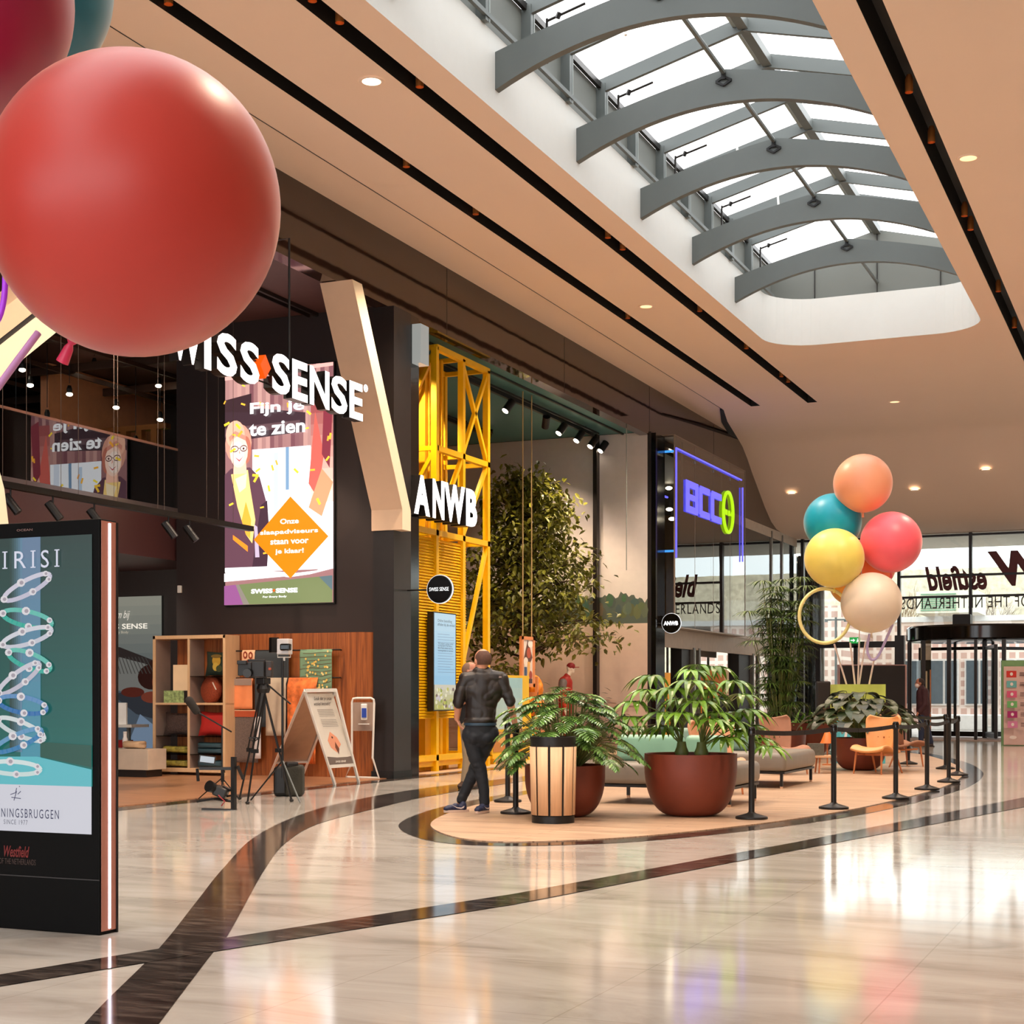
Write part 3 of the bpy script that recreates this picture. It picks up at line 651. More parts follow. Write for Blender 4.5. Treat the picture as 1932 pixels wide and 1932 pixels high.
# LED screen on dark wall
YS = 22.2
q0 = GY(425, 1142, YS - .06); q1 = GY(629, 1139, YS - .06); zt = GY(629, 683, YS - .06).z
SW_, SH_ = q1.x - q0.x, zt - q0.z
led = thing('video_screen', 'tall bright video wall showing a smiling woman with glasses and an orange diamond', 'screen', (q0.x, YS, q0.z))
MB().box(q0.x - .02, q1.x + .02, YS - .055, YS, q0.z - .02, zt + .02).build('casing', M_BLACK, led)
random.seed(5)
L = [((150, 105, 105), R4(0, 0, 1, 1))]
for k in range(26): L.append((mixc((118, 74, 80), (196, 150, 140), random.random()), R4(k / 26, .66, (k + 1) / 26, 1)))
L += [((64, 44, 50), [(0, .70), (.75, .72), (.75, .80), (0, .86)]), ((96, 70, 74), [(0, .72), (.7, .75), (.7, .77), (0, .76)]), ((60, 40, 44), [(0, .83), (.25, .82), (.25, .90), (0, .88)]), ((232, 170, 160), [(.0, .965), (1, .985), (1, 1), (0, .985)])]
L += [((250, 252, 255), R4(.26, .30, .80, .66)), ((255, 255, 255), R4(0, .14, 1, .42)), ((196, 214, 232), R4(.46, .34, .5, .64)), ((120, 150, 180), R4(.57, .48, .6, .66)), ((220, 228, 240), R4(.7, .44, .76, .66))]
L += grad((255, 226, 200), (150, 70, 70), .8, .42, 1, .84, 9) + [((206, 96, 84), [(.78, .5), (.86, .44), (.92, .62), (.84, .8)]), ((240, 150, 110), [(.78, .4), (.9, .36), (1, .5), (.9, .56)]), ((130, 50, 62), [(.9, .62), (.97, .56), (1, .84), (.92, .86)])]
# woman: jacket, blouse, neck, hair, face, glasses
L += [((96, 62, 74), [(0, .16), (0, .56), (.06, .585), (.24, .585), (.33, .54), (.40, .42), (.42, .32), (.38, .16)]), ((66, 42, 54), [(.26, .16), (.34, .42), (.4, .44), (.42, .30), (.4, .16)]),
      ((255, 214, 130), [(.06, .56), (.12, .42), (.2, .30), (.26, .26), (.29, .36), (.24, .5), (.22, .575)]), ((255, 170, 60), [(.16, .36), (.2, .30), (.24, .28), (.25, .36), (.2, .44)]), ((255, 232, 190), [(.1, .54), (.14, .48), (.2, .5), (.21, .56)]),
      ((212, 150, 128), EL(.13, .69, .125, .085)), ((236, 178, 150), EL(.1, .73, .09, .06)), ((190, 110, 90), EL(.2, .66, .05, .06)), ((255, 196, 168), [(.08, .56), (.09, .62), (.2, .62), (.21, .56)]),
      ((255, 214, 192), EL(.135, .655, .085, .068)), ((255, 232, 216), EL(.125, .65, .06, .05)), ((214, 140, 120), [(.05, .70), (.1, .725), (.2, .70), (.2, .72), (.1, .745), (.04, .72)]),
      ((90, 40, 44), EL(.095, .668, .037, .014)), ((255, 226, 208), EL(.095, .668, .031, .010)), ((90, 40, 44), EL(.18, .668, .034, .014)), ((255, 222, 204), EL(.18, .668, .028, .010)), ((90, 50, 50), R4(.13, .668, .148, .671)), ((80, 40, 40), EL(.095, .667, .009, .005)), ((80, 40, 40), EL(.18, .667, .009, .005)),
      ((236, 160, 140), [(.135, .65), (.15, .643), (.142, .665)]), ((205, 80, 84), [(.1, .632), (.14, .622), (.18, .635), (.14, .612)]), ((255, 250, 246), [(.11, .63), (.14, .6245), (.17, .631), (.14, .6195)]),
      ((190, 170, 190), [(.28, .34), (.31, .33), (.33, .2), (.29, .2)]), ((255, 140, 40), [(.08, .30), (.22, .25), (.22, .225), (.08, .28)])]
for k in range(34):
    x, y = random.random(), random.uniform(.2, .97); s = random.uniform(.008, .02); a = random.random() * PI
    L.append(((255, 170 + random.randint(0, 60), 60), [(x + s * 1.6 * math.cos(a + t), y + s * .8 * math.sin(a + t)) for t in (0, .7, PI, PI + .7)]))
L += [((255, 255, 255), [(0, .10), (1, .14), (1, .17), (.8, .12), (.6, .11), (.45, .13), (.3, .155), (.15, .155), (0, .135)]), ((110, 120, 78), [(0, 0), (1, 0), (1, .112), (0, .082)]), ((140, 80, 130), [(0, 0), (.18, 0), (.11, .086), (0, .082)]), ((130, 120, 110), [(.18, 0), (.24, 0), (.14, .086), (.11, .086)]), ((84, 104, 110), [(.88, .108), (1, .05), (1, .112)]),
      ((246, 124, 10), [(.28, .275), (.62, .105), (.965, .275), (.62, .45)])]
picture('picture', (q0.x, YS - .06, q0.z), X3, Z3, SW_, SH_, L, led, emit=1.5, step=.0003)
def ledtext(s, x, y, w, h, bold=.03, m=None):
    text('lettering', s, (q0.x + x * SW_, YS - .11, q0.z + y * SH_), X3, Z3, w * SW_, h * SH_, m or screen((255, 255, 255), 1.6), led, bold=bold)
ledtext('Fijn je', .25, .795, .50, .062, .028); ledtext('te zien', .24, .715, .52, .056, .028)
ledtext('Onze', .53, .335, .17, .022, .02); ledtext('slaapadviseurs', .345, .288, .53, .024, .02); ledtext('staan voor', .44, .25, .35, .022, .02); ledtext('je klaar!', .485, .205, .26, .026, .02)
ledtext('SWISS', .26, .045, .20, .020, .05); ledtext('SENSE', .49, .045, .20, .020, .05); ledtext('For Every Body', .37, .024, .22, .010, .02)
text('diamond', '♦' if False else '.', (q0.x + .463 * SW_, YS - .11, q0.z + .05 * SH_), X3, Z3, .02 * SW_, .012 * SH_, screen((255, 90, 20), 1.2), led)
# wood wall
wx0, wx1 = GY(415, 1400, 21.95).x, GY(681, 1400, 21.95).x; wz = 2.38
struct(MB().prism([(-15.8, 21.95, 0), (wx1, 21.95, 0), (-12.03, 22.1, 0), (-12.03, 22.9, 0), (-15.8, 22.9, 0)], (0, 0, wz)), 'wall_timber', M_WOOD)
# mezzanine: slab, glass railing, ceiling behind
struct(MB().box(-24, -16.05, -16, 27.1, 3.70, 4.57), 'wall_mezzanine', M_AUB)
struct(MB().box(-16.0, -15.97, -16, 22.2, 4.52, 4.6), 'trim_13', mat('grey_slab_edge', (120, 112, 112), .3, .3))
rl = thing('glass_railing', 'glass balustrade with slim pale handrail along the upper floor edge', 'railing', (-16, 15, 4.57))
MB().box(-16.0, -15.98, 2, 22.2, 4.57, 5.6).build('glass_panel', M_GLASSR, rl); MB().box(-16.03, -15.97, 2, 22.2, 5.6, 5.64).build('handrail', mat('rose_handrail', (206, 160, 140), .3, .3), rl)
b = MB()
for k in range(11): b.box(-24, -16.2, 4 + k * 2.1, 4.06 + k * 2.1, 7.35, 7.5)
for x in (-17.2, -18.8, -20.4, -22): b.box(x, x + .05, 2, 27, 7.25, 7.33)
struct(b, 'trim_14', mat('bronze_grid', (70, 44, 30), .5))
for grp in ((-23, 0), ):
    for k in range(15):
        x = -23.3 + k * .36
        if k in (7, 8, 9, 10, 11): continue
        tag(MB().box(x, x + .14, 24.5, 24.65, 4.57, 6.5).build('timber_post', mat('amber_timber', (150, 92, 40), .5)), 'upright amber timber post of the screen on the upper floor', 'post', 'timber posts on the upper floor')
struct(MB().box(-24, -17.9, 24.5, 24.65, 6.5, 6.6), 'trim_15', mat('amber_timber', (150, 92, 40), .5))
tag(MB().box(-19.8, -18.6, 26.0, 26.05, 4.58, 6.15).build('green_panel', mat('green_wall_panel', (96, 120, 20), .5, emit=.3)), 'green panel on the upper floor at the end of the railing', 'panel')
random.seed(12)
for i, (px, py) in enumerate([(42, 698), (57, 727), (178, 692), (131, 744), (219, 769), (299, 728), (302, 792), (30, 823), (89, 790), (256, 838)]):
    p = GX(px, py, -18.6 if px < 200 else -18.2)
    f = thing('upper_spotlight', 'small lit ceiling spotlight of the dark upper floor at %s' % ['the far left, highest', 'the far left, second', 'centre, highest', 'centre, below the highest', 'centre right', 'right, by the dark wall', 'right, lower', 'far left, low down', 'left, half-way', 'lowest near the railing'][i], 'spotlight', p, group='spotlights over the upper floor')
    MB().lathe([(.045, .01), (.05, .1), (.03, .16)], 12, p).tube([p + Vector((0, 0, .2)), Vector((p.x, p.y, 7.73))], .006, 6).build('housing', M_BLACK, f); MB().ball(p, (.06, .06, .035), 12, 8).build('lamp', M_LAMP, f)
# track bar with spots and thin hanging wires
tb = thing('track_rail', 'black lighting rail hanging on thin wires before the upper floor', 'lighting rail', (-13.5, 16, 3.98))
MB().box(-13.55, -13.45, 9, GX(474, 1000, -13.5).y, 3.95, 4.03).build('rail', M_BLACK, tb)
b = MB()
for px in (5, 50, 115, 148, 215, 222, 298, 310, 390, 412, 440): yy = GX(px, 900, -13.5).y; b.tube([(-13.5, yy, 4.0), (-13.5, yy, 7.72)], .0035, 5)
b.build('wire', mat('pale_wire', (90, 76, 70), .6), tb)
for i, (px, py) in enumerate([(20, 940), (178, 968), (318, 990), (358, 1022), (100, 955)]):
    p = GX(px, py, -13.5); p.z = 3.82; f = thing('rail_spotlight', 'black spotlight under the hanging rail, %s' % ['far left', 'left of middle', 'right of middle', 'at the right end', 'second from left'][i], 'spotlight', p, group='spotlights under the hanging rail')
    MB().tube([p + Vector((0, 0, .13)), p + Vector((0, 0, -.02))], .012, 6).build('stem', M_BLACK, f)
    MB().tube([p + Vector((-.06, -.03, .05)), p + Vector((.08, .05, -.17))], .055, 12).build('housing', M_BLACK, f)
# welcome banner in the depth of the shop
g0 = GY(150, 1449, 23.75); g1 = GY(306, 1124, 23.75)
mu = thing('welcome_banner', 'tall backlit banner with a sleeping child below white welcome script', 'banner', (g1.x, 23.7, 0))
w_, h_ = g1.x - g0.x, g1.z - .05
L = grad((120, 130, 130), (196, 196, 178), 0, .55, 1, 1, 8) + [((60, 50, 48), [(0, .5), (0, .72), (.5, .70), (1, .60), (1, .5)]), ((150, 150, 144), [(0, .4), (0, .62), (.5, .64), (.8, .6), (1, .56), (1, .3)]), ((96, 110, 124), [(0, 0), (0, .42), (.5, .44), (.8, .36), (1, .30), (1, 0)]), ((62, 66, 74), [(.4, .42), (.7, .44), (1, .36), (1, .26), (.7, .3)]),
      ((60, 26, 20), EL(.88, .52, .16, .075)), ((170, 86, 62), EL(.96, .49, .07, .055)), ((110, 46, 34), EL(.66, .43, .14, .03)), ((150, 72, 52), EL(.9, .40, .14, .035)), ((150, 176, 206), [(.55, .05), (.75, .3), (1, .2), (1, .04)]), ((60, 30, 24), EL(.9, .58, .05, .04))]
for k in range(10): L.append(((90, 88, 84), [(.45 + k * .04, .64), (.46 + k * .04, .64), (.52 + k * .045, .54), (.51 + k * .045, .54)]))
picture('print', (g0.x, 23.74, .05), X3, Z3, w_, h_, L, mu, emit=.35)
text('script', 'Welkom bij', (GY(190, 1163, 23.7).x, 23.7, GY(190, 1172, 23.7).z), X3, Z3, .68, .19, screen((250, 240, 225), .7), mu, shear=.4)
text('lettering', 'SWISS SENSE', (GY(178, 1187, 23.7).x, 23.7, GY(178, 1188, 23.7).z), X3, Z3, GY(278, 1187, 23.7).x - GY(178, 1187, 23.7).x, .1, screen((255, 246, 230), .8), mu, bold=.02)
text('small_lettering', 'For Every Body', (GY(200, 1197, 23.7).x, 23.7, GY(200, 1197, 23.7).z), X3, Z3, .52, .06, screen((240, 226, 200), .5), mu)
# ---- shelf unit with goods
M_BIRCH = mat('birch', (216, 178, 136), .5, var=.05, vs=3, stretch=(8, 8, 1)); M_GREYIN = mat('shelf_lining', (150, 130, 120), .6)
ys0, ys1 = 21.5, 21.93
sx0, sx1 = GY(288, 1400, ys0).x, GY(425, 1400, ys0).x; szt = 2.36
su = thing('shelf_unit', 'birch shelf unit of four open bays full of cushions against the timber wall', 'shelf', ((sx0 + sx1) / 2, ys0, 0))
def X_(px): return GY(px, 1400, ys0).x
def Z_(py): return GY(350, py, ys0).z
b = MB(); b.box(sx0, sx0 + .05, ys0, ys1, 0, szt).box(sx1 - .05, sx1, ys0, ys1, 0, szt).box(sx0, sx1, ys0, ys1, szt - .06, szt).box(sx0, sx1, ys0, ys1, .06, .13)
b.box(X_(355) - .02, X_(355) + .02, ys0 + .005, ys1, .1, szt - .05).box(sx0, sx1, ys0 + .002, ys1, Z_(1330), Z_(1326)); b.build('carcass', M_BIRCH, su, bev=.004)
b = MB()
for x in (sx0 + .052, X_(355) + .022): b.box(x, x + .003, ys0 + .02, ys1, .13, szt - .07)
b.build('side_lining', M_GREYIN, su)
for x0, x1, zz in ((sx0 + .05, X_(355) - .02, (1390, 1424)), (X_(355) + .02, sx1 - .05, (1277, 1390, 1424))):
    for q in zz: MB().box(x0, x1, ys0 + .02, ys1, Z_(q), Z_(q) + .012).build('glass_shelf', glass('shelf_glass', (150, 150, 145), 1.4), su)
def cushion(lab, c, size, m, rx=0.0, rz=0.0, group='cushions on the shelf unit', piping=None):
    b = MB(False); N = 12
    for s in (1, -1):
        V = {}
        for i in range(N + 1):
            for j in range(N + 1):
                u, v = -1 + 2 * i / N, -1 + 2 * j / N; pin = 1 - .10 * (1 - abs(u)) * abs(v) - .0
                x = u * (1 - .10 * (1 - abs(v)) * 1.0 * abs(u)); y = v * (1 - .10 * (1 - abs(u)) * abs(v)); h = ((1 - u ** 4) * (1 - v ** 4)) ** .6
                V[i, j] = b.bm.verts.new((x * size[0] / 2, s * h * size[1] / 2, y * size[2] / 2))
        for i in range(N):
            for j in range(N): b.bm.faces.new((V[i, j], V[i + 1, j], V[i + 1, j + 1], V[i, j + 1]))
    bmesh.ops.remove_doubles(b.bm, verts=b.bm.verts, dist=.0005)
    M = Matrix.Rotation(rz, 4, 'Z') @ Matrix.Rotation(rx, 4, 'X')
    for v in b.bm.verts: v.co = M @ v.co
    z0 = min(v.co.z for v in b.bm.verts)
    for v in b.bm.verts: v.co.z -= z0
    o = b.build('cushion', m, smooth=60); o.location = c; return tag(o, lab, 'cushion', group)
yc = ys0 + .2
cushion('dark brown cushion standing upright in the lower left bay', (X_(326), yc, Z_(1390) + .013), (.62, .16, .40), mat('brown_knit', (70, 52, 46), .8, bump=.8, bs=60, vs=30, var=.3), rx=-.2)
cushion('bright red cushion standing upright in the lower right bay', (X_(392), yc, Z_(1390) + .013), (.60, .16, .42), mat('red_velvet', (178, 30, 22), .7, bump=.2, bs=20), rx=-.2)
M_TEALC = mat('teal_velvet', (42, 70, 80), .6, bump=.2, bs=12); M_GOLD = mat('green_gold_print', (140, 128, 50), .7, var=.7, vs=14)
cushion('teal cushion lying flat in the right bay, upper of the pair below the red one', (X_(391), yc, Z_(1424) + .10), (.62, .36, .11), M_TEALC, group='flat cushions on the shelf unit')
cushion('teal cushion lying flat in the right bay, lower of the pair below the red one', (X_(391), yc, Z_(1424) + .013), (.62, .36, .11), M_TEALC, group='flat cushions on the shelf unit')
cushion('teal cushion lying alone on the very bottom of the right bay', (X_(391), yc, .14), (.62, .36, .13), M_TEALC, group='flat cushions on the shelf unit')
cushion('green and gold patterned cushion lying flat in the left bay, upper one', (X_(323), yc, Z_(1424) + .013), (.58, .36, .13), M_GOLD, group='flat cushions on the shelf unit')
cushion('green and gold patterned cushion lying flat at the bottom of the left bay', (X_(323), yc, .14), (.58, .36, .12), M_GOLD, group='flat cushions on the shelf unit')
pc = cushion('dark green cushion with a yellow floral print in the upper right bay', (X_(396), yc + .05, Z_(1277) + .013), (.50, .12, .42), mat('dark_green_print', (34, 46, 34), .7, var=.3), rx=-.12)
picture('print', (-.13, -.075, .06), X3, Z3, .28, .32, [((190, 150, 50), EL(.5, .62, .3, .3)), ((120, 96, 40), EL(.5, .85, .38, .1)), ((205, 170, 70), EL(.45, .3, .22, .22)), ((70, 74, 40), EL(.7, .2, .22, .18))], pc, world=False)
rc = thing('round_cushion', 'round terracotta cushion with a white tag in the upper right bay', 'cushion', (X_(386), yc, Z_(1328) + .0), group='cushions on the shelf unit')
R = Matrix.Rotation(.35, 3, 'Z')
MB(False).lathe([(.02, -.09), (.19, -.085), (.225, -.05), (.23, 0), (.225, .05), (.19, .085), (.02, .09)], 32).build('cover', mat('terracotta_weave', (150, 62, 30), .8, bump=.6, bs=80, vs=40, var=.25), rc, smooth=50)
o = rc; ch = [k for k in bpy.data.objects if k.parent == rc][0]
for v in ch.data.vertices: v.co = Matrix.Rotation(-.35, 3, 'Z') @ Matrix.Rotation(PI / 2 - .1, 3, 'X') @ v.co + Vector((0, 0, .235))
MB(False).obox((.16, -.15, .3), (.012, .02, .14), Matrix.Rotation(-.5, 3, 'Y')).build('tag', ink((235, 215, 200)), rc)
cd = tag(MB().box(X_(321), X_(350), ys0 + .08, ys0 + .16, Z_(1303), Z_(1254)).build('display_card', ink((244, 214, 172)), bev=.004), 'cream display card standing on the green box in the upper left bay', 'card')
gb = thing('gift_box', 'pale green floral box with a black end in the upper left bay', 'box', (X_(328), ys0 + .2, Z_(1326)))
MB().box(X_(305), X_(343), ys0 + .06, ys0 + .3, Z_(1326), Z_(1303)).build('box', mat('green_floral_print', (150, 170, 110), .6, var=.5, vs=20), gb); MB().box(X_(343), X_(352), ys0 + .06, ys0 + .3, Z_(1326), Z_(1303)).build('end_panel', M_DARK, gb)
# white chest and table left of the shelf
yw = 20.6
def XW(px): return GY(px, 1480, yw).x
tb = thing('display_chest', 'low cream chest at the shop edge right behind the advertising pillar', 'chest', (XW(245), yw, 0))
MB().box(XW(190), XW(279), yw, yw + .5, .13, .47).build('body', mat('cream_lacquer', (206, 190, 170), .5), tb, bev=.006); MB().box(XW(195), XW(274), yw + .03, yw + .45, 0, .13).build('plinth', M_DARK, tb)
cushion('rolled cream cushion lying on the low cream chest', (XW(236), yw + .25, .47), (.42, .30, .13), mat('cream_quilt', (206, 172, 136), .8, bump=.4, bs=30), group='cushions at the shop edge')
bb = thing('bottle', 'small white bottle standing on the low cream chest', 'bottle', (XW(218), yw + .25, .47)); MB(False).lathe([(.04, 0), (.045, .15), (.03, .19), (.03, .24)], 16).build('body', ink((240, 236, 230)), bb, smooth=40); MB(False).lathe([(.032, .24), (.032, .28)], 16).build('cap', ink((225, 220, 214)), bb)
st = thing('side_table', 'small white topped table with a dark leg behind the cream chest', 'table', (XW(235), 22.4, 0))
def XB(px): return GY(px, 1400, 22.4).x
MB().box(XB(180), XB(255), 22.3, 22.8, .78, .83).build('table_top', M_WHITEM, st); MB().box(XB(242), XB(247), 22.35, 22.4, 0, .78).build('leg', M_STEEL, st); MB().box(XB(182), XB(186), 22.35, 22.4, 0, .78).build('leg', M_STEEL, st)
tag(MB().box(XB(220), XB(238), 22.4, 22.44, .831, 1.22).build('info_card', ink((240, 238, 234)), bev=.003), 'white info card standing on the small white topped table', 'card')
tag(MB().box(XB(214), XB(232), 22.42, 22.7, .012, .55).build('red_box', ink((140, 24, 26)), bev=.01), 'red box standing under the small white topped table', 'box')
tag(MB().obox((GY(341, 1112, 22.2).x, 22.17, GY(341, 1112, 22.2).z), (.07, .05, .13), bev=.008).build('wall_detector', M_WHITEM), 'tiny white detector box on the dark wall above the shelf unit', 'detector')
# rails and textiles on timber wall
yr = 21.88
def XR_(px): return GY(px, 1350, yr).x
def ZR_(py): return GY(560, py, yr).z
for nm, x0, x1, py in (('upper', 448, 646, 1227), ('lower', 440, 645, 1279)):
    r = thing('textile_rail', '%s black rail on the timber wall carrying towels and blankets' % nm, 'rail', (XR_(545), yr, ZR_(py)), group='rails on the timber wall')
    MB().tube([(XR_(x0), yr - .06, ZR_(py)), (XR_(x1), yr - .06, ZR_(py))], .012, 8).build('bar', M_BLACK, r); MB().tube([(XR_(x0 + 6), yr - .06, ZR_(py)), (XR_(x0 + 6), yr + .07, ZR_(py))], .012, 8).tube([(XR_(x1 - 6), yr - .06, ZR_(py)), (XR_(x1 - 6), yr + .07, ZR_(py))], .012, 8).build('bracket', M_BLACK, r)
def drape(name, lab, px0, px1, py0, py1, m, yo=0.0, folds=3.0, amp=.012, layers=None, grp='textiles on the timber wall rails', cat='blanket'):
    b = MB(); n, k = 24, 10; x0, x1, z1, z0 = XR_(px0), XR_(px1), ZR_(py0), ZR_(py1); V = {}
    for i in range(n + 1):
        for j in range(k + 1):
            x = x0 + (x1 - x0) * i / n; z = z1 + (z0 - z1) * j / k; y = yr - .085 - yo + amp * math.sin(i / n * folds * 2 * PI + j * .25) * (j / k * .8 + .2)
            if j == 0: y = yr - .06 - yo * .5
            V[i, j] = b.bm.verts.new((x, y, z))
    for i in range(n):
        for j in range(k): b.bm.faces.new((V[i, j], V[i + 1, j], V[i + 1, j + 1], V[i, j + 1]))
    o = b.build(name, m, smooth=60); s = o.modifiers.new('s', 'SOLIDIFY'); s.thickness = .008
    tag(o, lab, cat, grp)
    if layers: picture('pattern', (x0, yr - .085 - yo - amp - .008, z0), X3, Z3, x1 - x0, z1 - z0, layers, o, step=.0003)
    return o
drape('towel', 'small cream towel with brown ring print at the left of the upper rail', 462, 486, 1226, 1262, ink((236, 190, 150)), 0, 1, layers=[((140, 50, 24), EL(.3, .75, .17, .2)), ((236, 190, 150), EL(.3, .75, .08, .1)), ((140, 50, 24), EL(.72, .72, .17, .2)), ((236, 190, 150), EL(.72, .72, .08, .1)), ((140, 50, 24), EL(.5, .3, .17, .2))], cat='towel')
drape('towel', 'dark slate blue towel in the middle of the upper rail', 486, 550, 1226, 1372, mat('slate_towel', (56, 62, 66), .9, bump=.3, bs=90), .0, 2, .006, cat='towel')
random.seed(9)
L = []
for k in range(9): p = [(random.uniform(0, .2), .1 + k * .1), (.4, .18 + k * .09), (.7, .12 + k * .1), (1, .2 + k * .09)]; a, c = ribbon(p, .012); L.append(((104, 72, 40), a + c[::-1]))
for k in range(46): L.append(((226, 190, 96) if k % 3 else (240, 214, 140), EL(random.uniform(.2, .9), random.random() * .95, .03, .03, 7)))
drape('towel', 'green towel with yellow blossom sprigs at the right of the upper rail', 571, 631, 1226, 1300, mat('mint_towel', (118, 150, 118), .85), 0, 2, .005, layers=L, cat='towel')
drape('blanket', 'apricot and grey striped blanket at the left of the lower rail', 440, 482, 1280, 1338, mat('apricot_blanket', (232, 140, 88), .9), .01, 2, layers=[((150, 130, 118), R4(0, .78, 1, 1))])
drape('blanket', 'grey herringbone blanket with a rust top band below the apricot one', 441, 492, 1340, 1440, mat('grey_herringbone', (112, 96, 88), .95, bump=.5, bs=120, var=.25, vs=60), .0, 2, layers=[((176, 78, 42), R4(0, .87, 1, .985)), ((238, 190, 150), R4(0, .985, 1, 1))])
drape('blanket', 'beige draped blanket in the middle of the lower rail', 510, 548, 1279, 1388, mat('beige_blanket', (196, 176, 152), .9), .06, 2.2, .025)
drape('blanket', 'orange and gold patterned cloth at the right of the lower rail', 551, 606, 1279, 1440, mat('orange_cloth', (214, 110, 50), .8, var=.45, vs=9), .07, 3.4, .03)
drape('towel', 'narrow white towel hanging below the slate towel', 487, 499, 1350, 1432, ink((216, 208, 204)), .03, 1, .01, cat='towel')
# ---- camera crew gear
gp = G(497, 1514)
tp = thing('camera_tripod', 'tall black video tripod in front of the shelf unit', 'tripod', gp)
hd = GD(497, 1300, (gp.y * CS - gp.x * SN)); top = Vector((gp.x, gp.y, hd.z))
Dg = gp.y * CS - gp.x * SN
b = MB(); b.lathe([(.07, -.05), (.09, .0), (.06, .08)], 16, top).obox(top + Vector((0, 0, .1)), (.12, .16, .08), bev=.01); b.build('fluid_head', M_BLACK, tp)
for f, nm in ((GD(467, 1520, Dg - .35), 0), (GD(550, 1516, Dg + .1), 1), (GD(452, 1500, Dg + .5), 2)):
    f.z = 0.02; m = top.lerp(f, .55); b = MB(); d = (f - top).normalized(); s = d.cross(Z3).normalized() * .035
    b.tube([top + s, m + s], .012, 6).tube([top - s, m - s], .012, 6).tube([m, f], .014, 6).obox(m, (.09, .04, .05)); lg = b.build('leg', M_BLACK, tp)
    MB().ball(f, (.03, .03, .02), 10, 6).build('foot', M_BLACK, lg)
MB().tube([top + Vector((0, 0, .1)), GD(548, 1328, Dg - .25)], .011, 6).build('pan_handle', M_BLACK, tp)
sp = [GD(a, c, Dg + k) for a, c, k in ((470, 1392, -.2), (490, 1392, -.1), (478, 1400, .3))]; MB().tube([*sp, sp[0]], .009, 5).build('spreader', M_BLACK, tp)
vc = thing('video_camera', 'black video camera with lens and matte box on the tall tripod', 'camera', top + Vector((0, 0, .14)))
def gear(nm, a, c, w, h, d, par, m=M_BLACK, dd=0.0, r=YAW, bev=.008):
    return MB().obox(GD(a, c, Dg + dd), (w, d, h), Matrix.Rotation(r, 3, 'Z'), bev=bev).build(nm, m, par)
gear('body', 487, 1263, .2, .2, .3, vc); gear('matte_box', 463, 1262, .17, .17, .12, vc, dd=-.12); gear('battery', 508, 1262, .08, .2, .16, vc, mat('charcoal_plastic', (44, 40, 40), .5)); gear('viewfinder', 457, 1250, .12, .05, .08, vc, dd=-.2); gear('top_handle', 484, 1246, .22, .03, .04, vc)
MB().tube([GD(472, 1268, Dg - .1), GD(466, 1270, Dg - .24)], .055, 14).build('lens', M_BLACKG, vc); gear('battery_display', 509, 1262, .035, .03, .01, vc, screen((220, 80, 30), .5), dd=-.085)
ls = thing('light_stand', 'black light stand with splayed legs beside the tall tripod', 'stand', G(533, 1512))
base = G(533, 1512); Dl = base.y * CS - base.x * SN; ltop = GD(535, 1245, Dl)
MB().tube([Vector((base.x, base.y, .3)), Vector((base.x, base.y, ltop.z))], .016, 8).build('pole', M_BLACK, ls)
for a, c in ((566, 1516), (473, 1512), (540, 1500)):
    f = G(a, c); MB().tube([Vector((base.x, base.y, .52)), f + Vector((0, 0, .015))], .011, 6).build('leg', M_STEEL if a == 566 else M_BLACK, ls)
lp = thing('lighting_panel', 'silver and black film light on top of the light stand', 'film light', ltop)
MB().obox(GD(537, 1220, Dl), (.17, .12, .2), Matrix.Rotation(YAW - .3, 3, 'Z'), bev=.01).build('housing', mat('silver_paint', (216, 208, 204), .35, .2), lp); MB().obox(GD(539, 1221, Dl - .1), (.14, .08, .09), Matrix.Rotation(YAW - .3, 3, 'Z'), bev=.02).build('lamp_front', M_BLACKG, lp)
MB().obox(GD(517, 1217, Dl), (.1, .1, .19), Matrix.Rotation(YAW + .5, 3, 'Z')).build('barn_door', M_BLACK, lp); MB().tube([GD(524, 1229, Dl), GD(524, 1240, Dl), GD(548, 1240, Dl), GD(548, 1229, Dl)], .008, 5).tube([GD(536, 1240, Dl), GD(536, 1247, Dl)], .014, 6).build('yoke', M_WHITEM, lp)
ms = thing('microphone_stand', 'thin black stand carrying a boom microphone before the shelf unit', 'microphone stand', G(419, 1512))
mb0 = G(419, 1512); Dm = mb0.y * CS - mb0.x * SN; mt = GD(419, 1372, Dm)
MB().tube([Vector((mb0.x, mb0.y, .02)), mt], .01, 6).build('pole', M_BLACK, ms); MB().tube([GD(370, 1342, Dm - .1), GD(437, 1381, Dm + .05)], .011, 6).build('boom', M_BLACK, ms)
for a, c in ((375, 1508), (452, 1510), (425, 1495)): MB().tube([Vector((mb0.x, mb0.y, .3)), G(a, c) + Vector((0, 0, .01))], .008, 5).build('leg', M_BLACK, ms)
MB().limb([GD(357, 1322, Dm - .14), GD(370, 1341, Dm - .1)], [.055, .05], 14).build('windshield', mat('grey_fur', (50, 46, 42), .95, bump=.6, bs=200), ms, smooth=60)
rg = thing('camera_rig', 'low black gimbal rig with a small bright monitor on the floor before the shelf', 'camera rig', G(440, 1528))
Dr = 18.1
def P(a, c, k=0.0): return GD(a, c, Dr + k)
b = MB(); b.beam(P(381, 1527), P(447, 1529), .05, .03).beam(P(441, 1527), P(441, 1428), .05, .05).beam(P(376, 1450), P(444, 1450), .03, .035).beam(P(372, 1450), P(374, 1474), .02, .03).beam(P(441, 1500), P(372, 1513, .2), .02, .02).beam(P(420, 1452), P(420, 1475), .03, .03).tube([P(448, 1445), P(459, 1470)], .02, 8); b.build('frame', M_BLACK, rg)
